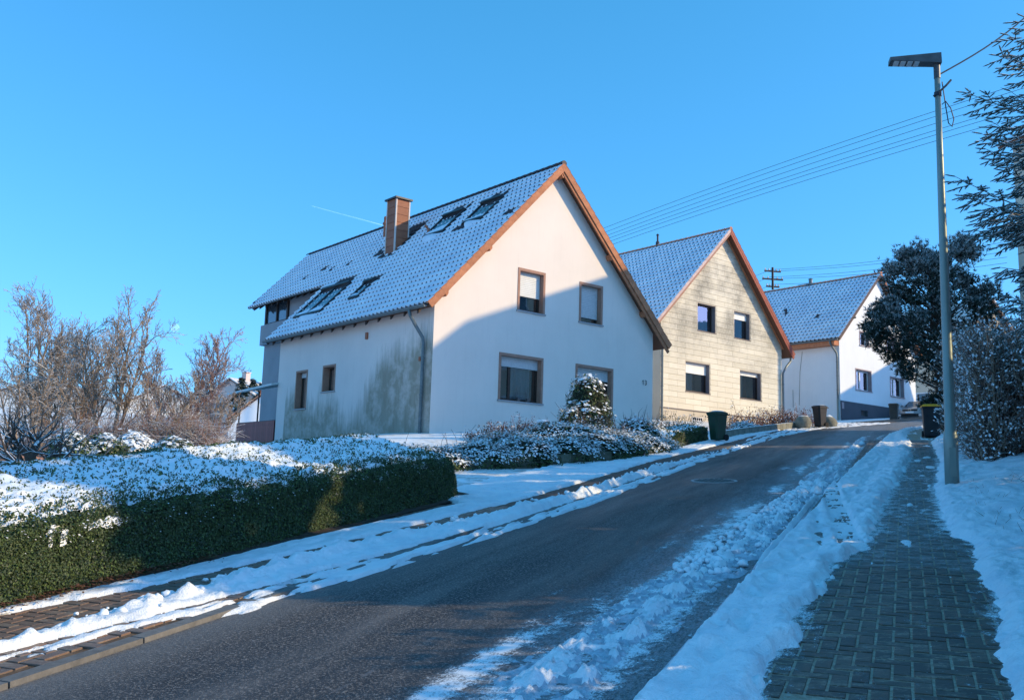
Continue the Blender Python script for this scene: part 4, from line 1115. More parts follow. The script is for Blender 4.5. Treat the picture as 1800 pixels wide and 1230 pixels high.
while y < 18.4:
    zz = EZ + (2.15 - EX) * sl1
    mb.prism([(2.18, y, zz - 0.10), (2.7, y, zz + 0.5 * sl1 - 0.16), (2.7, y, zz + 0.5 * sl1 - 0.34), (2.18, y, zz - 0.24)], (0, 0.09, 0)); y += 0.62
mb.build('rafter_feet', 'dark_wood', h1)['kind'] = 'stuff'
downpipe(h1, [(EX - 0.06, 0.62, EZ - 0.10), (EX - 0.05, 0.58, EZ - 0.26), (-0.40, 0.48, EZ - 0.52), (-0.12, 0.40, EZ - 0.95), (-0.10, 0.38, EZ - 1.15), (-0.10, 0.38, H1B)], 0.055)
mb = MB(); mb.box(-0.06, 0.0, 3.9, 4.02, 4.95, 5.18); mb.build('vent_flap', 'clay_pipe', h1)
mb = MB(); mb.box(-0.05, 0.0, 0.62, 0.70, 3.92, 4.05); mb.build('wall_lamp', 'clay_pipe', h1)
# chimney with brown cladding
cx0, cx1, cy0, cy1 = 2.76, 3.36, 6.95, 7.60
chz0, chz1 = 8.4, 11.22
mb = MB(); mb.box(cx0 + 0.02, cx1 - 0.02, cy0 + 0.02, cy1 - 0.02, chz0, chz1); ch = mb.build('chimney', 'dark_metal', h1)
nr = 9; hh = (chz1 - chz0) / nr
for side in range(4):
    mbp = MB(); 
    for k in range(nr):
        z0_, z1_ = chz0 + k * hh + 0.008, chz0 + (k + 1) * hh + 0.004
        mbp = MB()
        if side == 0: mbp.hexa([(cx0 + .03, cy0 - 0.022, z0_), (cx1 - .03, cy0 - 0.022, z0_), (cx1 - .03, cy0 + .02, z0_), (cx0 + .03, cy0 + .02, z0_)], [(cx0 + .03, cy0 - 0.008, z1_), (cx1 - .03, cy0 - 0.008, z1_), (cx1 - .03, cy0 + .02, z1_), (cx0 + .03, cy0 + .02, z1_)])
        if side == 1: mbp.hexa([(cx0 - .022, cy0 + .03, z0_), (cx0 + .02, cy0 + .03, z0_), (cx0 + .02, cy1 - .03, z0_), (cx0 - .022, cy1 - .03, z0_)], [(cx0 - .008, cy0 + .03, z1_), (cx0 + .02, cy0 + .03, z1_), (cx0 + .02, cy1 - .03, z1_), (cx0 - .008, cy1 - .03, z1_)])
        if side == 2: mbp.box(cx1 - .02, cx1 + .015, cy0 + .03, cy1 - .03, z0_, z1_)
        if side == 3: mbp.box(cx0 + .03, cx1 - .03, cy1 - .02, cy1 + .015, z0_, z1_)
        mbp.build('cladding_panel', 'cladding', ch)
mb = MB()
for x, y in ((cx0, cy0), (cx1, cy0), (cx0, cy1), (cx1, cy1)): mb.box(x - 0.027, x + 0.027, y - 0.027, y + 0.027, chz0, chz1 + 0.002)
mb.build('corner_strip', 'white_trim', ch)
mb = MB(); mb.box(cx0 - 0.10, cx1 + 0.10, cy0 - 0.10, cy1 + 0.10, chz1 + 0.002, chz1 + 0.07); mb.build('cap', 'dark_metal', ch)
mb = MB()     # flashing
t = 0.12; mb.hexa([(cx0 - 0.25, cy0 - t, EZ + (cx0 - 0.25 - EX) * sl1 + 0.05), (cx1 + 0.1, cy0 - t, EZ + (cx1 + 0.1 - EX) * sl1 + 0.05), (cx1 + 0.1, cy1 + t, EZ + (cx1 + 0.1 - EX) * sl1 + 0.05), (cx0 - 0.25, cy1 + t, EZ + (cx0 - 0.25 - EX) * sl1 + 0.05)],
     [(cx0 - 0.25, cy0 - t, EZ + (cx0 - 0.25 - EX) * sl1 + 0.10), (cx1 + 0.1, cy0 - t, EZ + (cx1 + 0.1 - EX) * sl1 + 0.10), (cx1 + 0.1, cy1 + t, EZ + (cx1 + 0.1 - EX) * sl1 + 0.10), (cx0 - 0.25, cy1 + t, EZ + (cx0 - 0.25 - EX) * sl1 + 0.10)])
mb.build('flashing', 'dark_metal', h1)
vx, vy = 4.1, 9.9; vz = EZ + (vx - EX) * sl1
mb = MB(); mb.lathe([(0.085, vz - 0.2), (0.085, vz + 0.62), (0.12, vz + 0.64), (0.13, vz + 0.70), (0.10, vz + 0.74), (0.08, vz + 0.76), (0.085, vz + 0.94), (0.06, vz + 1.0)], 14, (vx, vy, 0)); mb.build('flue_pipe', 'clay_pipe', h1)
vx, vy = 3.25, 5.35; vz = EZ + (vx - EX) * sl1
mb = MB(); mb.tube([(vx, vy, vz - 0.1), (vx - 0.02, vy, vz + 0.28), (vx - 0.16, vy + 0.02, vz + 0.40)], [0.05, 0.05, 0.055], 10); mb.build('vent_pipe', 'clay_pipe', h1)
skylight(h1, EX, EZ, sl1, 4.1, 5.4, 3.12, 4.06, snowy=0.45)
skylight(h1, EX, EZ, sl1, 1.75, 2.98, 3.18, 4.05, snowy=0.22)
skylight(h1, EX, EZ, sl1, 8.0, 10.2, 0.36, 1.58, mull=True, snowy=0.25)
skylight(h1, EX, EZ, sl1, 5.72, 6.42, 0.64, 1.31, snowy=0.3)
# snow slid below the skylights
for (y0_, y1_, v_) in ((4.2, 5.3, 3.02), (1.9, 2.7, 3.06), (8.1, 9.5, 0.24)):
    mb = MB(); n = 16; vs = []
    for i in range(n + 1):
        yy = y0_ + (y1_ - y0_) * i / n; e = 0.10 + 0.20 * float(fbm(yy * 4, v_ * 9)); env = math.sin(math.pi * i / n) ** 0.5
        for j, (dv, hh_) in enumerate(((0.06, 0.05), (-e * 0.4 * env, 0.16 * env + 0.05), (-e * env, 0.04))):
            x = v_ + dv; vs.append((x - 0.7 * hh_, yy, EZ + (x - EX) * sl1 + 0.7 * hh_ + 0.03))
    mb.add(vs, [(3 * i + k, 3 * i + k + 1, 3 * i + 3 + k + 1, 3 * i + 3 + k) for i in range(n) for k in range(2)]); mb.build('slid_snow', 'snow_roof', h1, True)
# set-back rear corner: parapet, corner window
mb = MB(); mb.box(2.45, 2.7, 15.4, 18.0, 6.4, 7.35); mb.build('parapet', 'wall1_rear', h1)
mb = MB(); mb.box(2.62, 2.72, 15.6, 15.75, 7.35, 8.9); mb.box(2.62, 2.72, 17.85, 18.0, 7.35, 8.9); mb.box(2.62, 2.72, 16.7, 16.8, 7.35, 8.9); mb.box(2.62, 2.72, 15.75, 17.85, 8.5, 8.9); mb.box(2.62, 2.72, 15.75, 17.85, 7.35, 7.45)
cw = mb.build('corner_window', 'dark_wood', h1)
mb = MB(); mb.add([(2.68, 15.6, 7.35), (2.68, 18.0, 7.35), (2.68, 18.0, 8.6), (2.68, 15.6, 8.6)], [(0, 1, 2, 3)]); mb.build('pane', 'skyglass', cw)
# balcony with burgundy slats and its snow-covered awning
mb = MB(); mb.box(0.0, 2.7, 10.62, 14.25, 1.05, 1.28); bal = mb.build('balcony', 'wall1', h1)
mb = MB(); mb.box(0.02, 0.06, 10.65, 14.25, 2.42, 2.46); mb.box(0.02, 0.06, 10.65, 14.25, 1.30, 1.34)
for y in (10.7, 12.4, 14.2): mb.box(0.02, 0.07, y - 0.025, y + 0.025, 0.95 if y > 12 and y < 13 else 1.28, 2.46)
mb.box(0.06, 2.7, 14.21, 14.25, 2.42, 2.46)
mb.build('railing', 'dark_metal', bal)
me = None
for k in range(20):
    y = 10.70 + k * 0.178
    if me is None:
        b_ = MB(); b_.box(-0.012, 0.012, 0, 0.165, 0, 1.10); me = bpy.data.meshes.new('railing_slat'); me.from_pydata(b_.v, [], b_.f); me.materials.append(MT['burgundy'])
    o = bpy.data.objects.new('railing_slat', me); COL.objects.link(o); o.parent = bal; o.location = (0.0, y, 1.33 - H1B)
for k in range(14):
    o = bpy.data.objects.new('railing_slat', me); COL.objects.link(o); o.parent = bal; o.location = (0.05 + k * 0.18 + 0.17, 14.24, 1.33 - H1B); o.rotation_euler = (0, 0, R(90))
mb = MB(); mb.hexa([(-0.30, 10.55, 3.78), (2.7, 10.55, 4.35), (2.7, 14.75, 4.35), (-0.30, 14.75, 3.64)], [(-0.30, 10.55, 3.86), (2.7, 10.55, 4.43), (2.7, 14.75, 4.43), (-0.30, 14.75, 3.72)]); aw = mb.build('awning', 'awning', h1)
mb = MB()
for y in (12.4, 14.2): mb.box(0.03, 0.08, y - 0.025, y + 0.025, 2.46, 3.68)
mb.build('post', 'dark_metal', aw)
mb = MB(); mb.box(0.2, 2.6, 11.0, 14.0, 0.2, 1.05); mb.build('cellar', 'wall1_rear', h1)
# house number 13 beside the right edge of the gable
def digits(root, txt, x, y, z, h, mat='black', name='house_number'):
    strokes = {'1': [[(0.15, 0.75), (0.5, 1.0), (0.5, 0.0)]], '3': [[(0.1, 0.9), (0.4, 1.0), (0.75, 0.85), (0.7, 0.6), (0.35, 0.52), (0.75, 0.42), (0.8, 0.15), (0.45, 0.0), (0.1, 0.1)]]}
    mb = MB(); cx_ = x
    for c in txt:
        for st in strokes[c]: mb.tube([(cx_ + a * h * 0.6, y, z + b * h) for a, b in st], h * 0.07, 6)
        cx_ += h * 0.85
    return mb.build(name, mat, root)
digits(h1, '13', 9.42, -0.02, 4.02, 0.17)

# ------------------------------------------------------------------ house 2: weathered panel-clad gable
C2 = (6.785, 43.0); H2B = 2.9
h2 = thing('house', 'gabled house clad in sooty cream panels with a dark red rake', 'house', (C2[0], C2[1], H2B), HZ, 'gabled houses up the left side of the street', absz=True)
W2, RX2, RZ2 = 9.36, 4.66, 13.10
E2L, EZ2L, E2R, EZ2R = -0.66, 7.80, 9.92, 7.40
s2l = (RZ2 - EZ2L) / (RX2 - E2L); s2r = (RZ2 - EZ2R) / (E2R - RX2)
def top2(x): return (EZ2L + (x - E2L) * s2l if x < RX2 else EZ2R + (E2R - x) * s2r) - 0.16
wins2 = [(2.60, 4.00, 7.83, 9.20), (5.40, 6.73, 7.82, 9.20), (1.74, 3.55, 4.84, 6.28), (5.85, 7.62, 4.85, 6.27)]
PL = 3.95
mb = MB(); sub_rect_cells(0, W2, PL - 0.0, top2, [RX2], [hole(*w_, 0.05) for w_ in wins2], 0.0, mb); mb.build('wall', 'plinth2', h2)
mb = MB(); sub_rect_cells(0, W2, H2B - 0.8, lambda x: PL, [], [(2.23, 2.98, 3.2, 3.66)], -0.012, mb); mb.add([(0, -0.012, PL), (W2, -0.012, PL), (W2, 0, PL), (0, 0, PL)], [(0, 1, 2, 3)]); mb.build('plinth', 'plinth2', h2)
mb = MB(); mb.add([(0, 0, H2B - 1), (0, 15, H2B - 1), (0, 15, top2(0)), (0, 0, top2(0))], [(0, 1, 2, 3)]); mb.add([(W2, 0, H2B - 1), (W2, 15, H2B - 1), (W2, 15, top2(W2)), (W2, 0, top2(W2))], [(0, 1, 2, 3)])
mb.add([(0, 15, H2B - 1), (W2, 15, H2B - 1), (W2, 15, top2(W2)), (RX2, 15, top2(RX2)), (0, 15, top2(0))], [(0, 1, 2, 3, 4)]); mb.build('wall', 'plinth2', h2)
# cladding panels: rows of separate lapped boards cut round the windows
rowh = 0.262; pw = 1.17; npan = 0
def clip_poly(poly, a, b, c):     # keep a*x+b*z<=c
    out = []
    for i in range(len(poly)):
        p, q = poly[i], poly[(i + 1) % len(poly)]
        dp, dq = a * p[0] + b * p[1] - c, a * q[0] + b * q[1] - c
        if dp <= 0: out.append(p)
        if dp * dq < 0: t = dp / (dp - dq); out.append((p[0] + (q[0] - p[0]) * t, p[1] + (q[1] - p[1]) * t))
    return out
z = PL + 0.02; r_i = 0
while z < RZ2 - 0.3:
    za, zb = z + 0.004, z + rowh - 0.004
    off = 0.0
    xs = [0.0]; x = -off if off else 0
    k = 0
    cuts = [0.0] + [q for q in np.arange(0.585 if r_i % 2 else 1.17, W2, pw)] + [W2]
    for xa, xb in zip(cuts[:-1], cuts[1:]):
        segs = [(xa + 0.004, xb - 0.004, za, zb)]
        for (w0, w1, q0, q1) in wins2:
            w0, w1, q0, q1 = w0 - 0.01, w1 + 0.01, q0 - 0.05, q1 + 0.01
            ns = []
            for (a, b, c, d) in segs:
                if b <= w0 or a >= w1 or d <= q0 or c >= q1: ns.append((a, b, c, d)); continue
                if a < w0: ns.append((a, w0, c, d))
                if b > w1: ns.append((w1, b, c, d))
                a2, b2 = max(a, w0), min(b, w1)
                if d > q1: ns.append((a2, b2, q1, d))
                if c < q0: ns.append((a2, b2, c, q0))
            segs = ns
        for (a, b, c, d) in segs:
            if b - a < 0.04 or d - c < 0.03: continue
            poly = [(a, c), (b, c), (b, d), (a, d)]
            poly = clip_poly(poly, -s2l, 1, EZ2L - E2L * s2l - 0.17); poly = clip_poly(poly, s2r, 1, EZ2R + E2R * s2r - 0.17)
            if len(poly) < 3: continue
            n = len(poly)
            fr = [(x_, -0.010 - 0.016 * (zb - z_) / rowh, z_) for x_, z_ in poly]; bk = [(x_, -0.001, z_) for x_, z_ in poly]
            mb = MB(); mb.add(fr + bk, [tuple(range(n))] + [(i, n + i, n + (i + 1) % n, (i + 1) % n) for i in range(n)])
            mb.build('cladding_panel', 'panel2', h2); npan += 1
    z += rowh; r_i += 1
kw = dict(trim='grey_frame', tw=0.05, depth=0.19, fw=0.06, sill='dark_sill')
FR2 = Face('front', 0.03)
window(h2, FR2, *wins2[0], frame='brown_frame', mull=(), label='upper left window without a blind', **kw)
window(h2, FR2, *wins2[1], frame='brown_frame', shutter=0.26, slats=False, smat='shutter_white', label='upper right window with a short white blind', **kw)
window(h2, FR2, *wins2[2], frame='brown_frame', shutter=0.36, slats=False, smat='shutter_white', curtain=(0.05, 0.5, 0, 1), label='lower left window with white blind and net curtain', **kw)
window(h2, FR2, *wins2[3], frame='brown_frame', shutter=0.14, slats=False, smat='shutter_white', curtain=(0.05, 0.36, 0, 1), label='lower right window with a curtain drawn aside', **kw)
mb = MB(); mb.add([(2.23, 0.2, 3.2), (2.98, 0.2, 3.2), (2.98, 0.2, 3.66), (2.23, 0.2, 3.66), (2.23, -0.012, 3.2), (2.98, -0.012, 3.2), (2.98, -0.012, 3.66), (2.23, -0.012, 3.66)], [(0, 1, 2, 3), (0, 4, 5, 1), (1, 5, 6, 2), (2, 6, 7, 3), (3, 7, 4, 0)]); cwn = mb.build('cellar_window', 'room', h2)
mb = MB()
for k in range(6): x = 2.24 + k * 0.144; mb.box(x - 0.011, x + 0.011, -0.03, -0.014, 3.2, 3.66)
for k in range(4): zq = 3.21 + k * 0.146; mb.box(2.23, 2.98, -0.044, -0.03, zq - 0.011, zq + 0.011)
mb.build('grille', 'iron', cwn)
mb = MB(); mb.box(0.02, 9.0, -0.055, -0.028, PL - 0.02, PL + 0.02); mb.box(0.02, 0.06, -0.07, -0.05, PL - 0.03, PL + 0.03); mb.build('base_rail', 'dark_sill', h2)
roof2 = slab(h2, 'roof', 'soffit', E2L + 0.04, EZ2L - 0.03, RX2, RZ2 - 0.03, -0.42, 15.4, 0.11)
slab(roof2, 'roof_boarding', 'soffit', E2R - 0.03, EZ2R - 0.03, RX2, RZ2 - 0.03, -0.42, 15.4, 0.11)
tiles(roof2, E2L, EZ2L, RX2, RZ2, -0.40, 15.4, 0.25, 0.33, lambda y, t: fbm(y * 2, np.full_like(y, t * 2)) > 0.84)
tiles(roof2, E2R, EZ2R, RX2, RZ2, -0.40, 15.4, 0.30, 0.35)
MT['tile_pale'] = M('pale_snowy_verge', (0.62, 0.48, 0.44), (0.55, 0.40, 0.36), 5, 0.8, snow=(0.6, 15, 0.3), rnd=0.1)
verge(h2, E2L, EZ2L, RX2, RZ2, -0.42, 22, depth=0.06, mat='tile_pale', cap='tile_pale')
slab(h2, 'bargeboard', 'trim', E2L, EZ2L - 0.09, RX2, RZ2 - 0.09, -0.43, -0.40, 0.10)
verge(h2, E2R, EZ2R, RX2, RZ2, -0.42, 22, depth=0.10, mat='red_tile', cap='red_tile')
slab(h2, 'bargeboard', 'red_tile', E2R - 0.02, EZ2R - 0.13, RX2, RZ2 - 0.13, -0.44, -0.40, 0.12)
slab(h2, 'soffit_batten', 'orange_tile', E2R - 0.5, EZ2R - 0.02 + 0.48 * s2r - 0.19, RX2, RZ2 - 0.20, -0.12, -0.06, 0.06)
ridge(h2, RX2, RZ2 + 0.05, -0.44, 15.4, mat='tile_snowy')
gutter(h2, E2R + 0.06, EZ2R - 0.04, -0.36, 15.3)
gutter(h2, E2L - 0.06, EZ2L - 0.04, -0.36, 15.3)
downpipe(h2, [(E2R + 0.05, -0.15, EZ2R - 0.1), (E2R + 0.03, -0.15, EZ2R - 0.3), (W2 + 0.22, -0.14, EZ2R - 0.62), (W2 - 0.03, -0.13, EZ2R - 0.95), (W2 - 0.05, -0.12, EZ2R - 1.1), (W2 - 0.05, -0.12, H2B - 0.2)], 0.055)
downpipe(h2, [(E2L - 0.05, 0.1, EZ2L - 0.1), (-0.45, 0.05, EZ2L - 0.5), (0.03, -0.10, EZ2L - 1.0), (0.03, -0.10, H2B - 0.2)], 0.055)
mb = MB(); mb.lathe([(0.12, RZ2 - 0.1), (0.10, RZ2 + 0.25), (0.05, RZ2 + 0.3), (0.05, RZ2 + 0.6), (0.09, RZ2 + 0.62), (0.03, RZ2 + 0.7)], 10, (RX2, 4.4, 0)); mb.build('vent_pipe', 'tile', h2)

# ------------------------------------------------------------------ house 3: white house on a grey plinth
C3 = (18.127, 52.0); H3B = 4.15
h3 = thing('house', 'bright white gabled house on grey plinth behind the dark pine', 'house', (C3[0], C3[1], H3B), HZ, 'gabled houses up the left side of the street', absz=True)
W3, RX3, RZ3 = 8.3, 4.1, 13.2
E3L, EZ3 = -0.50, 8.82
E3R = 2 * RX3 - E3L
s3 = (RZ3 - EZ3) / (RX3 - E3L)
def top3(x): return (EZ3 + (x - E3L) * s3 if x < RX3 else EZ3 + (E3R - x) * s3) - 0.15
wins3 = [(1.58, 3.29, 6.18, 7.40), (5.32, 6.92, 6.15, 7.31), (2.08, 3.14, 8.77, 9.60), (5.0, 6.1, 8.77, 9.6)]
P3 = 5.44
mb = MB(); sub_rect_cells(0, W3, P3, top3, [RX3], [hole(*w_, 0.06) for w_ in wins3], 0.0, mb)
mb.build('wall', 'wall3', h3)
mb = MB(); mb.add([(0, 0, H3B - 1), (0, 13, H3B - 1), (0, 13, top3(0)), (0, 0, top3(0))], [(0, 1, 2, 3)]); mb.add([(W3, 0, H3B - 1), (W3, 13, H3B - 1), (W3, 13, top3(W3)), (W3, 0, top3(W3))], [(0, 1, 2, 3)])
mb.add([(0, 13, H3B - 1), (W3, 13, H3B - 1), (W3, 13, top3(W3)), (RX3, 13, top3(RX3)), (0, 13, top3(0))], [(0, 1, 2, 3, 4)]); mb.build('wall', 'wall3', h3)
mb = MB(); sub_rect_cells(0.0, W3, H3B - 1, lambda x: P3, [], [(2.06, 2.72, 4.74, 5.06)], -0.03, mb); mb.add([(0, -0.03, P3), (W3, -0.03, P3), (W3, 0, P3), (0, 0, P3)], [(0, 1, 2, 3)]); mb.build('plinth', 'plinth3', h3)
FR3 = Face('front', 0.0)
kw = dict(trim='trim_mauve', tw=0.06, depth=0.20, fw=0.07, frame='white_frame', sill='trim_mauve')
window(h3, FR3, *wins3[0], mull=(0.45,), label='left ground floor window with white frame', **kw)
window(h3, FR3, *wins3[1], mull=(0.45,), label='right ground floor window half behind the pine', **kw)
window(h3, FR3, *wins3[2], mull=(), **kw)
window(h3, FR3, *wins3[3], mull=(), **kw)
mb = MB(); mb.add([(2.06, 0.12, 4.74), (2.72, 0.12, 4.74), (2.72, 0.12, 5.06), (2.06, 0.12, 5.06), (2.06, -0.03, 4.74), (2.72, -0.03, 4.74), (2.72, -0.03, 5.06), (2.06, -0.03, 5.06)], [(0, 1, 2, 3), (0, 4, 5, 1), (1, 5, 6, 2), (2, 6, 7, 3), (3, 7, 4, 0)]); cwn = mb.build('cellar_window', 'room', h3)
mb = MB()
for k in range(7): x = 2.08 + k * 0.103; mb.box(x - 0.008, x + 0.008, -0.01, 0.004, 4.74, 5.06)
mb.build('grille', 'zinc', cwn)
roof3 = slab(h3, 'roof', 'soffit', E3L + 0.04, EZ3 - 0.03, RX3, RZ3 - 0.03, -0.30, 13.2, 0.10)
slab(roof3, 'roof_boarding', 'soffit', E3R - 0.04, EZ3 - 0.03, RX3, RZ3 - 0.03, -0.30, 13.2, 0.10)
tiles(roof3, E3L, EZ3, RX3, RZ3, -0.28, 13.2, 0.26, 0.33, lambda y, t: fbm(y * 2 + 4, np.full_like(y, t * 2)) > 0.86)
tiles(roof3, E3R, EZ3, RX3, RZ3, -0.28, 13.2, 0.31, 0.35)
verge(h3, E3L, EZ3, RX3, RZ3, -0.30, 18, depth=0.05, mat='tile', cap='tile_snowy')
verge(h3, E3R, EZ3, RX3, RZ3, -0.30, 18, depth=0.10, mat='orange_tile', cap='tile_snowy')
ridge(h3, RX3, RZ3 + 0.05, -0.34, 13.2, mat='tile_snowy', r=0.12, step=0.36)
gutter(h3, E3L - 0.06, EZ3 - 0.04, -0.26, 13.1)
mb = MB(); mb.box(E3L + 0.02, 0.0, 0.02, 13.0, EZ3 - 0.34, EZ3 - 0.08); mb.build('eaves_box', 'orange_tile', h3)
downpipe(h3, [(E3L - 0.05, 0.25, EZ3 - 0.1), (E3L, 0.22, EZ3 - 0.3), (-0.10, 0.12, EZ3 - 0.75), (-0.08, 0.10, EZ3 - 0.95), (-0.08, 0.10, P3 + 0.1)], 0.055, 'zinc')
mb = MB(); mb.tube([(-0.08, 0.10, P3 + 0.1), (-0.08, 0.10, H3B - 0.3)], 0.06, 10); mb.build('downpipe_foot', 'pole', h3)
mb = MB(); mb.tube([(-0.01, 2.35, 8.35), (-0.012, 2.52, 7.2), (-0.01, 2.60, 5.3)], 0.012, 5); mb.tube([(-0.01, 3.0, 6.2), (-0.01, 3.0, 5.2)], 0.014, 5); mb.build('wall_cable', 'zinc', h3)
vx, vy = 1.75, 4.6; vz = EZ3 + (vx - E3L) * s3
mb = MB(); mb.tube([(vx, vy, vz - 0.1), (vx, vy, vz + 0.42), (vx + 0.16, vy + 0.22, vz + 0.40)], 0.07, 8); mb.build('vent_pipe', 'tile', h3)
mb = MB(); mb.lathe([(0.30, RZ3 + 0.02), (0.30, RZ3 + 0.10), (0.12, RZ3 + 0.12), (0.12, RZ3 + 0.38), (0.16, RZ3 + 0.40), (0.05, RZ3 + 0.46)], 10, (RX3, 4.4, 0)); mb.box(RX3 - 0.05, RX3 + 0.05, 4.4, 5.3, RZ3 + 0.08, RZ3 + 0.16); mb.build('ridge_vent', 'zinc', h3)
mb = MB(); mb.box(0.10, 0.30, -0.045, -0.03, 5.0, 5.35); mb.build('meter_flap', 'trim_mauve', h3)

# ------------------------------------------------------------------ houses the photo shows only in part or by their shadow
def simple_house(label, x, y, zb, rz, w_, l_, eave, ridge_, wall, roofm, wins=(), group=None, over=0.4, cat='house', chimney=None, chm='cladding', name='house'):
    h = thing(name, label, cat, (x, y, zb), rz, group)
    sl = (ridge_ - eave) / (w_ / 2 + over)
    tp = lambda a: (eave + (a + over) * sl if a < w_ / 2 else eave + (w_ + over - a) * sl) - 0.12
    mb = MB(); sub_rect_cells(0, w_, -1.5, tp, [w_ / 2], [q[1:5] for q in wins if q[0] == 'f'], 0, mb)
    sub_rect_cells(0, l_, -1.5, lambda a: tp(0), [], [q[1:5] for q in wins if q[0] == 'l'], 0, mb, swap=0.0)
    mb.add([(w_, 0, -1.5), (w_, l_, -1.5), (w_, l_, tp(w_)), (w_, 0, tp(w_))], [(0, 1, 2, 3)])
    mb.add([(0, l_, -1.5), (w_, l_, -1.5), (w_, l_, tp(w_)), (w_ / 2, l_, tp(w_ / 2)), (0, l_, tp(0))], [(0, 1, 2, 3, 4)])
    mb.build('wall', wall, h)
    rf = slab(h, 'roof', 'soffit', -over, eave, w_ / 2, ridge_, -over * 0.7, l_ + over * 0.7, 0.12)
    slab(rf, 'roof_boarding', 'soffit', w_ + over, eave, w_ / 2, ridge_, -over * 0.7, l_ + over * 0.7, 0.12)
    a = slab(h, 'roof_covering', roofm, -over - 0.04, eave + 0.10, w_ / 2, ridge_ + 0.10, -over * 0.7 - 0.03, l_ + over * 0.7 + 0.03, 0.09)
    slab(h, 'roof_covering', roofm, w_ + over + 0.04, eave + 0.10, w_ / 2, ridge_ + 0.10, -over * 0.7 - 0.03, l_ + over * 0.7 + 0.03, 0.09)
    for q in wins:
        F = Face('front' if q[0] == 'f' else 'left', 0.0); a0, a1, b0, b1 = q[1:5]
        mb = MB(); F.box(mb, a0 - 0.08, a0, -0.12, 0.03, b0, b1); F.box(mb, a1, a1 + 0.08, -0.12, 0.03, b0, b1); F.box(mb, a0 - 0.08, a1 + 0.08, -0.12, 0.03, b1, b1 + 0.08); F.box(mb, a0 - 0.08, a1 + 0.08, -0.12, 0.06, b0 - 0.08, b0)
        wn = mb.build('window', 'white_frame', h)
        mb = MB(); mb.add([F.p(a0, -0.1, b0), F.p(a1, -0.1, b0), F.p(a1, -0.1, b1), F.p(a0, -0.1, b1)], [(0, 1, 2, 3)]); mb.build('pane', 'skyglass', wn)
    if chimney:
        cx_, cy_, hh_ = chimney; mb = MB(); mb.box(cx_ - 0.3, cx_ + 0.3, cy_ - 0.3, cy_ + 0.3, eave, ridge_ + hh_); mb.box(cx_ - 0.36, cx_ + 0.36, cy_ - 0.36, cy_ + 0.36, ridge_ + hh_, ridge_ + hh_ + 0.08); mb.build('chimney', chm, h)
    return h
MT['far_orange'] = M('far_orange_roof', (0.60, 0.27, 0.15), (0.52, 0.22, 0.12), 1.5, 0.8)
MT['far_snow_roof'] = M('far_snowy_roof', (0.80, 0.80, 0.80), (0.62, 0.55, 0.50), 0.8, 0.8)
# off to the right: their shadows fall on the street and on the houses opposite
simple_house('cream house across the street, right of the frame, shading the pink-white gable', 19.36, 25.15, 2.5, R(13), 8.5, 7.5, 10.2, 13.2, 'plinth2', 'snow_roof', [('l', 2, 3.2, 1, 2.4), ('l', 5, 6.2, 1, 2.4), ('l', 2, 3.2, 4, 5.4), ('l', 5, 6.2, 4, 5.4), ('l', 2, 3.2, 7, 8.4), ('l', 5, 6.2, 7, 8.4), ('f', 2, 3.2, 1, 2.4), ('f', 5, 6.2, 1, 2.4)])
simple_house('yellowish house across the street beyond the pine, right of the frame', 34.2, 42.5, 4.1, R(16), 8.0, 11, 5.2, 9.3, 'plinth2', 'snow_roof', [('l', 2, 3.2, 1, 2.4), ('l', 6, 7.2, 1, 2.4)], chimney=(4.0, 3.2, 1.0))
# behind the parked car
simple_house('cream house behind the parked car, mostly hidden by the pine', 31.0, 66.0, 5.3, R(30), 9, 10, 5.2, 9.6, 'plinth2', 'far_snow_roof', [('f', 1.0, 2.1, 1.2, 2.6), ('f', 4.0, 5.1, 1.2, 2.6), ('l', 2, 3, 1.2, 2.5)])
# down in the valley on the left
simple_house('small white house with an orange roof seen under the awning', -24.2, 82.0, 3.3, R(8), 5.2, 9, 1.9, 4.3, 'wall3', 'far_orange', [('f', 2.0, 3.0, 0.3, 1.2)], over=0.25, chimney=(2.6, 1.5, 0.5))
simple_house('pale pink house with a chimney left of the awning', -31.5, 98, 6.2, R(-30), 7, 10, 2.2, 4.2, 'far_pink', 'far_snow_roof', [('f', 1.5, 2.6, 0.6, 1.8), ('f', 4.2, 5.3, 0.6, 1.8)], chimney=(3.5, 2.0, 0.8), chm='far_pink')
lb = simple_house('long low white building with a snowy roof behind the bare trees', -64.5, 113, 5.4, R(5), 17.5, 11, 3.4, 6.2, 'far_wall', 'far_snow_roof', [('f', 2 + 3.1 * k, 3.3 + 3.1 * k, 0.7, 2.0) for k in range(5)])
simple_house('white house with snowy roof right of the long building', -42.8, 104, 4.6, R(20), 9, 9, 3.2, 5.8, 'far_wall', 'far_snow_roof', [('f', 1.5, 2.7, 0.6, 1.9), ('f', 5.2, 6.4, 0.6, 1.9), ('f', 3.6, 4.6, 3.0, 4.0)])

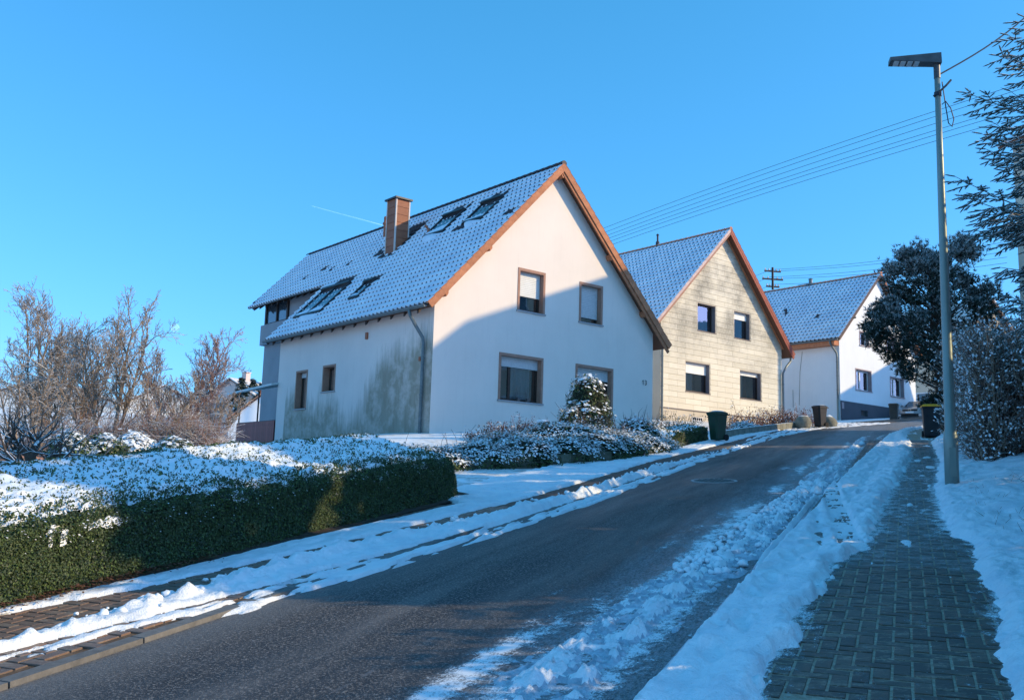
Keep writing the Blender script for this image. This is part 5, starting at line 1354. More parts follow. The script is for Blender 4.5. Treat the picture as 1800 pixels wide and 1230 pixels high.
# ------------------------------------------------------------------ vegetation kit
def at(x, y, Y):
    """point at depth Y seen in direction (x, y) of the surveyed photograph"""
    d = _r2 * ((x - 900) / 1670.0) + _u2 * ((615 - y) / 1670.0) + _fw
    k = Y / d.y; return np.array([d.x * k, Y, d.z * k])
def leaf_quads(mb, P, Nn, size, mi, up=0.0, narrow=0.55, spread=0.8, r_=None):
    """one rhombus leaf per point, facing roughly along Nn"""
    r_ = r_ if r_ is not None else rng
    n = len(P)
    if n == 0: return
    Nn = Nn + r_.normal(0, spread, (n, 3)); Nn[:, 2] += up
    Nn /= np.linalg.norm(Nn, axis=1)[:, None] + 1e-9
    t = np.cross(Nn, r_.normal(0, 1, (n, 3))); t /= np.linalg.norm(t, axis=1)[:, None] + 1e-9
    b = np.cross(Nn, t)
    sz = (size * r_.uniform(0.6, 1.3, n))[:, None]
    V = np.stack([P - t * sz, P - b * sz * narrow, P + t * sz, P + b * sz * narrow], 1).reshape(-1, 3)
    F = np.arange(4 * n).reshape(-1, 4)
    mb.arrays(V, F, mi)
def seg_tubes(mb, segs, k=3, mi=0):
    """tapered prisms for a list of (p0, p1, r0, r1)"""
    if not len(segs): return
    A = np.array([s_[0] for s_ in segs], float); B = np.array([s_[1] for s_ in segs], float)
    ra = np.array([s_[2] for s_ in segs], float); rb = np.array([s_[3] for s_ in segs], float)
    d = B - A; d /= np.linalg.norm(d, axis=1)[:, None] + 1e-9
    h = np.where(np.abs(d[:, 2:3]) > 0.9, np.array([[1.0, 0, 0]]), np.array([[0, 0, 1.0]]))
    a = np.cross(d, h); a /= np.linalg.norm(a, axis=1)[:, None] + 1e-9; b = np.cross(d, a)
    V = np.zeros((len(A), 2 * k, 3))
    for j in range(k):
        an = 2 * math.pi * j / k + math.pi / 2
        o = a * math.cos(an) + b * math.sin(an) * -1
        V[:, j] = A + o * ra[:, None]; V[:, k + j] = B + o * rb[:, None]
    base = np.arange(len(A))[:, None] * 2 * k
    F = np.concatenate([base + np.array([[j, (j + 1) % k, k + (j + 1) % k, k + j]]) for j in range(k)])
    mb.arrays(V.reshape(-1, 3), F, mi)
def rot_dir(d, ang, r):
    """tilt direction d by ang in a random plane"""
    d = d / np.linalg.norm(d); a = np.cross(d, r.normal(size=3)); a /= np.linalg.norm(a)
    return d * math.cos(ang) + a * math.sin(ang)
def branching(r, p, d, L, rad, lvl, out, up=0.25, nseg=4, kids=(7, 6, 5, 4), ang=(0.62, 0.65, 0.7, 0.8), shrink=0.55, wob=0.16, start=0.25):
    seg = L / nseg; pts = [p]; q = p.copy(); dd = d.copy()
    for i in range(nseg):
        dd = dd + r.normal(0, wob * (0.45 if lvl == 0 else 1.0), 3); dd[2] += up * 0.2; dd /= np.linalg.norm(dd)
        n_ = q + dd * seg; r0 = rad * (1 - 0.75 * i / nseg); r1 = rad * (1 - 0.75 * (i + 1) / nseg)
        out[min(lvl, 3)].append((q, n_, r0, r1)); pts.append(n_); q = n_
    if lvl >= len(kids): return
    for k in range(kids[lvl]):
        t = start + (1 - start) * (k + r.random()) / kids[lvl]; i = min(int(t * nseg), nseg - 1); f = t * nseg - i
        b = pts[i] + (pts[i + 1] - pts[i]) * f
        nd = rot_dir(pts[i + 1] - pts[i], ang[lvl] * r.uniform(0.6, 1.3), r)
        branching(r, b, nd, (L * (shrink if lvl == 0 else 0.55)) / 1.0 * r.uniform(0.6, 1.1) * (1.2 - 0.45 * t), rad * 0.48 * (1.1 - 0.5 * t), lvl + 1, out, up, max(2, nseg - 1), kids, ang, shrink, wob, 0.15)
def bare_tree(label, base, h, seed, stems=1, lean=(0, 0), spread=0.35, mat='bark_far', kids=(9, 6, 5, 3), rad=0.11, name='bare_tree', group='bare trees beyond the long hedge', tw=0.0075, shrink=0.5, up=0.3):
    r = np.random.default_rng(seed); out = [[], [], [], []]
    t = thing(name, label, 'tree', tuple(base), 0, group)
    for k in range(stems):
        d = np.array([lean[0] + r.normal(0, spread * (stems > 1)), lean[1] + r.normal(0, spread * (stems > 1)), 1.0]); d /= np.linalg.norm(d)
        branching(r, np.zeros(3) + r.normal(0, 0.1, 3) * (stems > 1), d, h * r.uniform(0.82, 1.0) if stems > 1 else h, rad, 0, out, up, 7, kids, shrink=shrink)
    mb = MB(); seg_tubes(mb, out[0], 7); mb.build('trunk', mat, t)
    mb = MB(); seg_tubes(mb, out[1], 4); seg_tubes(mb, [(a, b, max(c, tw), max(d, tw * 0.8)) for a, b, c, d in out[2]], 4); seg_tubes(mb, [(a, b, max(c, tw * 0.8), tw * 0.6) for a, b, c, d in out[3]], 3)
    mb.build('crown', mat, t)
    return t
def blob_points(blobs, n, r, upper=-0.3):
    """points and normals on the outside of a cluster of ellipsoids"""
    w_ = np.array([b[3] * b[4] + b[3] * b[5] + b[4] * b[5] for b in blobs]); w_ /= w_.sum()
    P, Nn = [], []
    for b, c in zip(blobs, r.multinomial(n, w_)):
        d = r.normal(size=(int(c * 1.3) + 4, 3)); d /= np.linalg.norm(d, axis=1)[:, None]
        d = d[d[:, 2] > upper]; rad = np.array(b[3:6]); k = 1 + 0.22 * (fbm(d[:, 0] * 2.2 + b[0], d[:, 1] * 2.2 + d[:, 2] * 2.7 + b[1], 3) - 0.5) * 2
        p = np.array(b[:3]) + d * rad * k[:, None]
        nn = d / rad; nn /= np.linalg.norm(nn, axis=1)[:, None]
        keep = np.ones(len(p), bool)
        for o in blobs:
            if o is b: continue
            keep &= (((p - np.array(o[:3])) / np.array(o[3:6])) ** 2).sum(1) > 0.80
        P.append(p[keep]); Nn.append(nn[keep])
    return np.concatenate(P), np.concatenate(Nn)
def bush(name, label, cat, base, blobs, n, size, seed, leaf='leaf', leaf2='leaf_lt', snow_lo=0.15, snow_hi=0.75, narrow=0.55, group=None, core=True, twigs=0, snow_size=1.2, maxsnow=0.8, kind=None, twmat='twig'):
    r = np.random.default_rng(seed)
    t = thing(name, label, cat, tuple(base), 0, group)
    if core:
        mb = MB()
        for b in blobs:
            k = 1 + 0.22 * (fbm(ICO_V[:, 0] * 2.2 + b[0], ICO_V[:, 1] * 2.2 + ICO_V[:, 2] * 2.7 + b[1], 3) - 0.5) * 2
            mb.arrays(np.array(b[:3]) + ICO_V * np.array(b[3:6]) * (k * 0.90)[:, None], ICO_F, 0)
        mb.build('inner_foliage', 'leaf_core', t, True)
    P, Nn = blob_points(blobs, n, r)
    P = P + Nn * r.normal(0.0, size * 1.1, (len(P), 1))
    ps = sstep(snow_lo, snow_hi, Nn[:, 2] + (fbm(P[:, 0] * 2.5, P[:, 1] * 2.5 + P[:, 2], 3) - 0.5) * 0.9) * maxsnow
    u = r.random(len(P)); sn = u < ps; lt = (~sn) & (r.random(len(P)) < 0.35)
    dk = ~(sn | lt)
    mb = MB()
    leaf_quads(mb, P[dk], Nn[dk], size, 0, 0.1, narrow, 0.8, r); leaf_quads(mb, P[lt], Nn[lt], size, 1, 0.1, narrow, 0.8, r)
    mb.build('foliage', [leaf, leaf2], t)['kind'] = 'stuff'
    mb = MB(); leaf_quads(mb, P[sn] + np.array([0, 0, size * 0.5]), Nn[sn], size * snow_size, 0, 0.9, 0.75, 0.35, r)
    mb.build('snow_cover', 'snow', t)['kind'] = 'stuff'
    if twigs:
        segs = []; Q, M_ = blob_points(blobs, twigs, r, 0.0)
        for p, nn in zip(Q, M_):
            d = nn * 0.7 + np.array([0, 0, 0.6]) + r.normal(0, 0.35, 3); d /= np.linalg.norm(d); l = r.uniform(0.15, 0.5)
            m_ = p + d * l * 0.5; segs += [(p - d * 0.1, m_, 0.006, 0.005), (m_, m_ + (d + r.normal(0, 0.25, 3)) * l * 0.5, 0.005, 0.003)]
        mb = MB(); seg_tubes(mb, segs, 3); mb.build('twigs', twmat, t)['kind'] = 'stuff'
    return t

# ------------------------------------------------------------------ the long clipped hedge on the left
def hedge_surface(S, T, s0, s1, w_, hf, hb, seed):
    """T in 0..1 runs up the front face, over the sloping top, down the back; returns offsets (dp, dz)"""
    e = np.minimum(sstep(s0 - 0.02, s0 + 0.35, S), sstep(s1 + 0.02, s1 - 0.30, S))
    prof_t = [0, 0.10, 0.20, 0.25, 0.32, 0.45, 0.62, 0.78, 0.88, 1.0]
    prof_p = [0, 0.03, 0.03, 0.08, 0.18, 0.42, 0.70, 0.90, 0.99, 1.0]
    prof_z = [0, 0.50, 0.92, 1.02, 1.12, 1.0, 1.0, 0.92, 0.6, 0.0]
    dp = np.interp(T, prof_t, prof_p); zz = np.interp(T, prof_t, prof_z)
    hh = np.where(T < 0.20, zz * hf, np.where(T < 0.78, hf * 0.92 + (hb - hf * 0.92) * np.interp(T, [0.20, 0.25, 0.45, 0.65, 0.78], [0, 0.20, 0.62, 1.0, 0.96]), zz / 0.92 * hb * 0.96))
    n = (fbm(S * 1.3 + seed, T * 7, 3) - 0.5); n2 = fbm(S * 5 + seed, T * 30, 3) - 0.5
    hh = hh * (1 + 0.14 * n * (T > 0.12)) * (0.55 + 0.45 * e) + 0.05 * n2 * (T > 0.2)
    return -(dp * w_) * (0.75 + 0.25 * e) - (1 - e) * 0.12 * (T < 0.5) + 0.07 * n2 + 0.10 * n, hh
def hedge(label, pf, s0, s1, w_, hf, hb, nleaf, nsprig, seed, leafsize, group, snowstart=0.215, lt=0.3):
    r = np.random.default_rng(seed)
    t = thing('hedge', label, 'hedge', (0, 0, 0), STREET_RZ, group)
    def surf(S, T):
        dp, dz = hedge_surface(S, T, s0, s1, w_, hf, hb, seed); return np.stack([pf(S) + dp, S, base_z(S) + dz], -1)
    ss = np.linspace(s0, s1, int((s1 - s0) / 0.035)); tt_ = np.concatenate([np.linspace(0, 0.24, 14), np.linspace(0.25, 1, 90)])
    S, T = np.meshgrid(ss, tt_, indexing='ij'); Pp = surf(S, T)
    mb = MB(); V = Pp - np.array([0, 0, 0.03]); V[..., 0] -= 0.035; mb.arrays(V.reshape(-1, 3), grid_faces(len(ss), len(tt_)), 0)
    for k in (0, -1):      # closed ends
        ring = V[k]; mb.add([tuple(q) for q in ring], [tuple(range(len(ring)))])
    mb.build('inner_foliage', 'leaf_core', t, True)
    # snow quilt on the top
    n1 = fbm(S * 7, T * 60, 4); n3 = fbm(S * 3 + 4, T * 22, 3); n5 = fbm(S * 22, T * 160, 2)
    lay_ = (sstep(snowstart - 0.03, snowstart + 0.16, T + (n1 - 0.5) * 0.24 + (n3 - 0.5) * 0.14)) * (1 - sstep(0.80, 0.95, T))
    Vs = Pp.copy(); Vs[..., 2] += -0.05 + lay_ * 0.085 + (n1 - 0.5) * 0.06 + (n5 - 0.5) * 0.045; Vs[..., 0] += 0.02 * lay_
    F_ = grid_faces(len(ss), len(tt_)); lm = lay_.ravel()[F_].mean(1)
    mb = MB(); mb.arrays(Vs.reshape(-1, 3), F_[lm > 0.25], 0); mb.build('snow_cover', 'snow', t, True)['kind'] = 'stuff'
    # leaves of the front face
    def normals(a, b):
        e = 0.01; d1 = surf(a + e, b) - surf(a - e, b); d2 = surf(a, b + e) - surf(a, b - e); n_ = np.cross(d2, d1); n_ /= np.linalg.norm(n_, axis=1)[:, None] + 1e-9
        flip = np.where((n_[:, 2] < -0.2) | ((b < 0.2) & (n_[:, 0] < 0)), -1.0, 1.0); return n_ * flip[:, None]
    a = s0 + (s1 - s0) * r.random(nleaf) ** 1.25; b = r.uniform(0.0, 0.245, nleaf)
    P = surf(a, b); Nn = normals(a, b); P = P + Nn * np.abs(r.normal(0.0, 0.018, (nleaf, 1))) - np.array([0.012, 0, 0])
    ltm = r.random(nleaf) < lt
    mb = MB(); leaf_quads(mb, P[~ltm], Nn[~ltm], leafsize, 0, 0.25, 0.6, 0.7, r); leaf_quads(mb, P[ltm], Nn[ltm], leafsize, 1, 0.25, 0.6, 0.7, r)
    # the cut end facing the drive
    ne = int(nleaf * 0.10); a = s1 + r.normal(-0.02, 0.025, ne); b = r.uniform(0, 1, ne); P = surf(np.full(ne, s1 - 0.01), b); P[:, 2] = base_z(s1) + (P[:, 2] - base_z(s1)) * r.random(ne) ** 0.6; P[:, 1] += r.normal(0.0, 0.025, ne); Nn = np.tile([0.1, 1.0, 0], (ne, 1))
    leaf_quads(mb, P, Nn, leafsize * 1.3, 0, 0.2, 0.6, 0.7, r)
    mb.build('foliage', ['leaf', 'leaf_lt'], t)['kind'] = 'stuff'
    # sprigs standing through the snow
    a = s0 + (s1 - s0) * r.random(nsprig) ** 1.15; b = np.where(r.random(nsprig) < 0.2, r.uniform(0.20, 0.34, nsprig), r.uniform(0.25, 0.82, nsprig))
    P = surf(a, b); nl = 6; PP_ = np.repeat(P, nl, 0); h_ = r.random((nsprig * nl, 1))
    ax = np.repeat(r.normal(0, 0.35, (nsprig, 2)), nl, 0); PP_ = PP_ + np.concatenate([ax * h_ * 0.05, 0.005 + h_ * 0.055], 1) + r.normal(0, 0.009, PP_.shape)
    mb = MB(); leaf_quads(mb, PP_, np.concatenate([r.normal(0, 1, (len(PP_), 2)), np.full((len(PP_), 1), 0.3)], 1), leafsize * 1.3, (r.random(len(PP_)) < 0.35).astype(int), 0.0, 0.5, 0.3, r)
    mb.build('sprigs', ['leaf', 'leaf_lt'], t)['kind'] = 'stuff'
    # clots of snow caught in the front face
    nc = int(nsprig * 0.05); a = s0 + (s1 - s0) * r.random(nc); b = 0.25 - np.abs(r.normal(0, 0.05, nc)); P = surf(a, b); Nn = normals(a, b)
    mb = MB(); leaf_quads(mb, P + Nn * 0.02, Nn + np.array([0, 0, 1.2]), leafsize * 1.05, 0, 0.6, 0.8, 0.3, r); mb.build('snow_clots', 'snow', t)['kind'] = 'stuff'
    return t
hedge('long clipped box hedge with snow quilt along the left pavement', lambda s: -6.2 + 0 * s, 3.4, 13.2, 2.3, 0.62, 0.93, 200000, 8500, 2, 0.0105, 'clipped box hedges')
hedge('short low box hedge with snowy top beside the green bin', lambda s: -5.85 + 0.03 * (s - 27), 26.2, 30.4, 0.9, 0.42, 0.48, 14000, 500, 5, 0.02, 'clipped box hedges')

# ------------------------------------------------------------------ planted bed in front of the pink-white house
def Wb(s, p, h): 
    q = W(s, p); return np.array([q[0], q[1], q[2] + h])
def blobs_rel(base, lst): return [(q[0] - base[0], q[1] - base[1], q[2] - base[2], *r_) for q, r_ in lst]
base = Wb(21, -7.2, 0)
lst = []
for s_, p_, h_, r_ in ((17.3, -8.9, 0.10, (1.0, 0.9, 0.42)), (18.3, -8.3, 0.10, (0.9, 0.9, 0.46)), (19.3, -7.7, 0.10, (0.9, 0.9, 0.48)), (20.3, -7.1, 0.10, (0.9, 0.8, 0.50)), (21.3, -6.8, 0.12, (0.9, 0.8, 0.50)), (22.4, -6.6, 0.10, (0.9, 0.9, 0.50)), (23.6, -6.5, 0.08, (1.0, 0.9, 0.48)), (24.8, -6.5, 0.02, (0.9, 0.9, 0.46)), (25.8, -6.5, -0.02, (0.8, 0.8, 0.42)), (21.8, -7.6, 0.35, (1.1, 0.9, 0.50)), (23.2, -7.7, 0.25, (1.1, 1.0, 0.5)), (20.2, -8.4, 0.2, (1.1, 1.0, 0.45))):
    lst.append((Wb(s_, p_, h_), r_))
bush('ground_cover_shrub', 'broad mound of snowy evergreen ground cover beside the drive', 'shrub', base, blobs_rel(base, lst), 62000, 0.026, 21, snow_lo=0.0, snow_hi=0.7, maxsnow=0.72, twigs=160)
# low stone wall under the bed: each stone its own block
t = thing('garden_wall', 'low mossy stone wall at the foot of the snowy shrub mound', 'wall', tuple(Wb(17.5, -8.2, 0)), math.atan2(*( (Wb(20.4, -6.2, 0) - Wb(17.2, -8.1, 0))[[1, 0]])))
dv = Wb(20.4, -6.2, 0) - Wb(17.2, -8.1, 0); Lw = math.hypot(dv[0], dv[1]); slp = dv[2] / Lw
o_ = Wb(17.2, -8.1, 0); t.location = tuple(o_)
for row in range(2):
    x = -0.1 * row
    while x < Lw:
        l = random.uniform(0.28, 0.5); mb = MB(); z0_ = -0.1 + row * 0.19
        b = [(x + 0.008, 0.02 * random.random(), z0_ + slp * x), (x + l - 0.008, 0.02 * random.random(), z0_ + slp * (x + l)), (x + l - 0.008, 0.3, z0_ + slp * (x + l)), (x + 0.008, 0.3, z0_ + slp * x)]
        mb.hexa(b, [(q[0], q[1] + 0.01, q[2] + 0.178) for q in b]); mb.build('stone', 'wall_stone', t); x += l
# bushes by the gable
def px_bush(name, label, cat, x0, x1, yt, yb, Y, n, size, seed, nb=6, **kw):
    c = at((x0 + x1) / 2, yb, Y); wd = (x1 - x0) / 1670 * Y; hh = (yb - yt) / 1670 * Y
    r = random.Random(seed); bl = []
    for k in range(nb):
        a = r.uniform(-0.5, 0.5) if nb > 1 else 0; z_ = r.uniform(0.15, 0.70); sh = 1 - 0.7 * abs(a)
        rw = wd * r.uniform(0.20, 0.32); rh = hh * r.uniform(0.22, 0.34)
        bl.append((a * (wd - 2 * rw), r.uniform(-0.3, 0.3) * wd * 0.5, max(rh * 0.6, z_ * hh * sh), rw, rw, rh))
    bl.append((0, 0, hh * 0.45, wd * 0.36, wd * 0.34, hh * 0.52))
    return bush(name, label, cat, c, bl, n, size, seed, **kw)
px_bush('evergreen_bush', 'tall upright evergreen bush standing before the right gable window', 'bush', 988, 1076, 658, 765, 27.0, 9000, 0.055, 31, nb=9, narrow=0.28, snow_lo=0.1, snow_hi=0.9, maxsnow=0.55, twigs=60)
px_bush('evergreen_bush', 'small leafy evergreen left of the tall upright bush', 'bush', 978, 1030, 718, 765, 26.4, 3000, 0.045, 32, nb=4, narrow=0.3, snow_lo=0.1, snow_hi=0.9, maxsnow=0.5, twigs=30)
px_bush('snowy_shrub', 'rounded frosty shrub right of the upright evergreen, full of twigs', 'shrub', 1075, 1165, 735, 792, 25.5, 9000, 0.035, 33, nb=7, snow_lo=-0.1, snow_hi=0.8, maxsnow=0.75, twigs=220)
px_bush('snowy_shrub', 'low frosty shrub at the foot of the gable corner', 'shrub', 1115, 1178, 742, 785, 27.5, 5000, 0.035, 34, nb=5, snow_lo=-0.1, snow_hi=0.8, maxsnow=0.7, twigs=150)
def dry_shrub(label, x0, x1, yt, yb, Y, n, seed, mat='twig', leafmat='dry_leaf', nl=500, group='dry reddish shrubs along the house fronts', snowp=0.4):
    r = np.random.default_rng(seed); c = at((x0 + x1) / 2, yb, Y); wd = (x1 - x0) / 1670 * Y; hh = (yb - yt) / 1670 * Y
    t = thing('dry_shrub', label, 'shrub', tuple(c), 0, group); segs = []; tips = []
    for k in range(n):
        b = np.array([r.uniform(-0.5, 0.5) * wd * 0.8, r.uniform(-0.4, 0.4) * wd * 0.6, -0.05]); d = np.array([b[0] / wd * 0.9 + r.normal(0, 0.3), r.normal(0, 0.3), 1.0]); d /= np.linalg.norm(d)
        l = hh * r.uniform(0.5, 1.05) * (1 - 0.5 * abs(b[0] / wd)); m_ = b + d * l * 0.5; e = m_ + (d + r.normal(0, 0.3, 3)) * l * 0.5
        segs += [(b, m_, 0.010, 0.008), (m_, e, 0.008, 0.005)]; tips += [m_, e]
        for j in range(3):
            f = r.uniform(0.2, 1); q = m_ + (e - m_) * f; v = q + r.normal(0, 0.12, 3) * hh + np.array([0, 0, 0.05]); segs.append((q, v, 0.006, 0.004)); tips.append(v)
    mb = MB(); seg_tubes(mb, segs, 3); mb.build('stems', mat, t)
    T_ = np.array(tips); P = T_[r.integers(0, len(T_), nl)] + r.normal(0, 0.05, (nl, 3))
    sn = r.random(nl) < snowp
    mb = MB(); leaf_quads(mb, P[~sn], r.normal(0, 1, (int((~sn).sum()), 3)), 0.03, 0, 0.2); leaf_quads(mb, P[sn], r.normal(0, 1, (int(sn.sum()), 3)), 0.03, 1, 0.8)
    mb.build('foliage', [leafmat, 'snow'], t)['kind'] = 'stuff'; return t
dry_shrub('brown dry shrub under the wide gable window', 860, 960, 738, 782, 26.5, 150, 41, 'red_twig', nl=2200, snowp=0.25)
dry_shrub('lower brown shrub left of the mossy stone, at the gable corner', 815, 890, 752, 790, 26.0, 120, 42, 'twig', nl=1800, snowp=0.45)
dry_shrub('thin dry shrub between mossy stone and upright evergreen', 930, 1000, 740, 785, 25.8, 90, 43, 'twig', nl=900, snowp=0.4)
dry_shrub('tall bare twiggy shrub rising above the snowy mound', 1000, 1100, 716, 780, 24.6, 60, 44, 'twig', nl=400, snowp=0.8)
dry_shrub('leafy grey shrub against the cream cladding left of the cellar window', 1155, 1215, 720, 775, 34.5, 60, 45, 'twig', 'leaf_lt', nl=900, snowp=0.25)
dry_shrub('red-brown shrub below the lower right cream house window, by the green bin', 1278, 1345, 722, 765, 38.0, 120, 46, 'red_twig', nl=1900, snowp=0.35)
dry_shrub('red-brown shrub at the right corner of the cream house', 1335, 1385, 716, 758, 39.5, 120, 47, 'red_twig', nl=1700, snowp=0.35)
dry_shrub('bright red-brown shrub before the shaded white wall', 1384, 1432, 718, 756, 41.0, 120, 48, 'red_twig', nl=1700, snowp=0.35)
px_bush('snowy_shrub', 'low snow-covered evergreen between green bin and red-brown shrubs', 'shrub', 1275, 1345, 742, 772, 36.0, 3500, 0.04, 35, nb=4, snow_lo=-0.2, snow_hi=0.6, maxsnow=0.8)
# mossy block
c = at(955, 768, 25.0); mb = MB(); mb.hexa([(-0.18, -0.15, 0), (0.2, -0.17, 0), (0.22, 0.18, 0), (-0.2, 0.16, 0)], [(-0.15, -0.12, 0.36), (0.15, -0.15, 0.42), (0.16, 0.14, 0.42), (-0.16, 0.13, 0.37)])
t = thing('stone_block', 'mossy stone block with a cap of snow in the bed', 'stone', tuple(c)); mb.build('stone', 'algae_post', t)
mb = MB(); V = ICO_V * np.array([0.19, 0.17, 0.05]) + np.array([0, 0, 0.41]); mb.arrays(V, ICO_F, 0); mb.build('snow_cap', 'snow', t, True)

# ------------------------------------------------------------------ bushes and trees beyond the long hedge
px_bush('snowy_bush', 'dark rounded evergreen bush with snow behind hedge, left one', 'bush', 78, 160, 764, 845, 17.0, 14000, 0.04, 51, nb=8, snow_lo=0.1, snow_hi=1.0, maxsnow=0.6, group='rounded snowy bushes behind the long hedge')
px_bush('snowy_bush', 'dark rounded evergreen bush behind hedge, right half of the pair', 'bush', 135, 232, 768, 845, 17.4, 14000, 0.04, 52, nb=8, snow_lo=0.1, snow_hi=1.0, maxsnow=0.6, group='rounded snowy bushes behind the long hedge')
px_bush('snowy_bush', 'sunlit pale snowy bush between the dark ones behind hedge', 'bush', 188, 275, 762, 835, 23.0, 12000, 0.045, 53, nb=8, snow_lo=-0.4, snow_hi=0.5, maxsnow=0.85, group='rounded snowy bushes behind the long hedge')
px_bush('snowy_bush', 'low wide shaded bush right of the sunlit one', 'bush', 258, 352, 772, 830, 20.5, 12000, 0.04, 54, nb=8, snow_lo=0.1, snow_hi=0.9, maxsnow=0.6, group='rounded snowy bushes behind the long hedge')
px_bush('snowy_bush', 'lowest dark bush reaching towards the balcony', 'bush', 330, 425, 790, 830, 21.5, 7000, 0.04, 55, nb=6, snow_lo=0.0, snow_hi=0.9, maxsnow=0.6, group='rounded snowy bushes behind the long hedge')
def gpt(x, Y): 
    q = at(x, 700, Y); return np.array([q[0], q[1], gz(q[0], q[1]) - 0.1])
def tree_to(label, x, ytop, Y, seed, xb=None, **kw):
    b = gpt(xb if xb else x, Y); top = at(x, ytop, Y); return bare_tree(label, b, top[2] - b[2], seed, **kw)
tree_to('slender bare tree nearest the left frame edge with several stems', 72, 590, 29, 61, stems=3, spread=0.14, kids=(11, 6, 4, 2), rad=0.04, shrink=0.34)
tree_to('tall thin bare tree with whip-like crown, second from left', 95, 552, 28, 62, stems=3, spread=0.10, kids=(14, 7, 5, 2), rad=0.048, shrink=0.30)
tree_to('upright bare tree forking above a clear pale trunk', 140, 555, 27.5, 63, stems=3, spread=0.12, kids=(14, 7, 5, 2), rad=0.055, shrink=0.31)
tree_to('broad bare tree with heavy crooked limbs, largest of the row', 215, 562, 26.5, 64, xb=197, stems=4, spread=0.26, kids=(12, 7, 5, 2), rad=0.068, shrink=0.36, up=0.3)
tree_to('rounded reddish bare tree beneath the pale moon', 300, 598, 29.5, 65, stems=4, spread=0.26, kids=(12, 7, 5, 2), rad=0.048, mat='bark_red', shrink=0.34)
tree_to('lower snow-laden bare tree leaning towards the balcony', 268, 640, 25.5, 66, stems=3, spread=0.34, kids=(9, 6, 4, 2), rad=0.042, shrink=0.38)
tree_to('faint pinkish bare tree in the distance left of the awning', 372, 622, 62, 67, stems=3, spread=0.18, kids=(10, 6, 4, 2), rad=0.08, mat='bark_red', shrink=0.34, tw=0.014)
tree_to('small snowy bare tree right beside the balcony', 372, 690, 28.5, 68, stems=3, spread=0.25, kids=(9, 5, 4, 2), rad=0.04, shrink=0.4)
tree_to('low spreading bare tree leaning at the left edge', 40, 668, 23.5, 69, stems=4, spread=0.4, kids=(9, 5, 4, 2), rad=0.045, shrink=0.4)
# undergrowth: one mass of twigs on the valley slope
def undergrowth(n, seed):
    r = np.random.default_rng(seed); segs = [[], [], []]
    for k in range(n):
        Y = 24.6 + 16 * r.random() ** 1.3; X = r.uniform(-0.56, -0.305) * Y; z_ = gz(X, Y); h_ = r.uniform(0.5, 1.9) * (1 if Y > 30 else 0.8) * (0.55 if X > -0.34 * Y else 1)
        b = np.array([X, Y, z_]); d = np.array([r.normal(0, 0.5), r.normal(0, 0.4), 1.0]); d /= np.linalg.norm(d); w_ = 0.0045 + Y * 0.00018
        s_ = segs[r.integers(0, 3)]
        for j in range(3):
            e = b + d * h_ / 3; s_.append((b, e, w_ * (1.1 - 0.3 * j), w_ * (0.9 - 0.3 * j)))
            for i in range(2):
                q = b + (e - b) * r.random(); v = rot_dir(d, r.uniform(0.5, 1.3), r) * r.uniform(0.2, 0.7); s_.append((q, q + v, w_ * 0.7, w_ * 0.4)); q2 = q + v * 0.5; s_.append((q2, q2 + rot_dir(v, 0.9, r) * 0.6 * np.linalg.norm(v), w_ * 0.5, w_ * 0.3))
            b = e; d = d + r.normal(0, 0.3, 3); d[2] *= 0.8; d /= np.linalg.norm(d)
    mb = MB()
    for i in range(3): seg_tubes(mb, segs[i], 3, i)
    o = mb.build('undergrowth', ['bark_far', 'bark_red', 'bark_red'], None); tag(o, 'tangled brown undergrowth with snow below the bare trees', 'undergrowth', None, 'stuff')
undergrowth(3600, 71)
# small spruces far off
def conifer(name, label, base, h, rad, seed, n=60, per=60, needle='needle', frost='needle_frost', group=None, fs=0.3, size=0.16, trunk=0.12, cat='tree', low=0.08, droop=0.25):
    r = np.random.default_rng(seed); t = thing(name, label, cat, tuple(base), 0, group)
    mb = MB(); mb.tube([(0, 0, -0.3), (0, 0, h * 0.5), (0, 0, h)], [trunk, trunk * 0.6, 0.02], 7); mb.build('trunk', 'bark', t)
    P = []; D = []
    segs = []
    for k in range(n):
        z_ = h * (low + (1 - low) * ((k + r.random()) / n) ** 0.85); R_ = rad * (1 - z_ / h) ** 0.8 * r.uniform(0.75, 1.1) + 0.06; an = r.uniform(0, 6.283)
        d = np.array([math.cos(an), math.sin(an), 0]); tip = d * R_ + np.array([0, 0, z_ - droop * R_]); b = np.array([0, 0, z_]); segs.append((b, tip, 0.02, 0.006))
        m_ = per; f = r.random(m_) ** 0.6; q = b + (tip - b) * f[:, None] + r.normal(0, 1, (m_, 3)) * np.array([0.16, 0.16, 0.07]) * R_ * (1.1 - f[:, None] * 0.8)
        P.append(q); D.append(np.tile(d, (m_, 1)))
    P = np.concatenate(P); D = np.concatenate(D); sn = r.random(len(P)) < fs
    mb = MB(); leaf_quads(mb, P[~sn], D[~sn] * 0.3, size, 0, 0.5, 0.3, 0.6, r); leaf_quads(mb, P[sn] + np.array([0, 0, size * 0.2]), D[sn] * 0.2, size, 1, 1.2, 0.35, 0.4, r)
    mb.build('crown', [needle, frost], t)['kind'] = 'stuff'
    mb = MB(); seg_tubes(mb, segs, 3); mb.build('branches', 'bark', t)
    return t
for k, (x, yt, Y, w_) in enumerate(((423, 665, 92, 2.0), (442, 668, 96, 2.4), (458, 676, 90, 2.0), (466, 660, 99, 2.2), (478, 672, 95, 2.2))):
    b = gpt(x, Y); tp = at(x, yt, Y); hgt = tp[2] - b[2]
    lab = ('narrow far spruce left of the awning post', 'second far spruce, above the small orange roof', 'short far spruce behind the awning post', 'tallest far spruce beside the rear wall', 'far spruce half hidden by the rear wall')[k]
    conifer('spruce_tree', lab, b, hgt, w_, 80 + k, n=46, per=34, size=0.30, group='spruces far down the valley', fs=0.22)
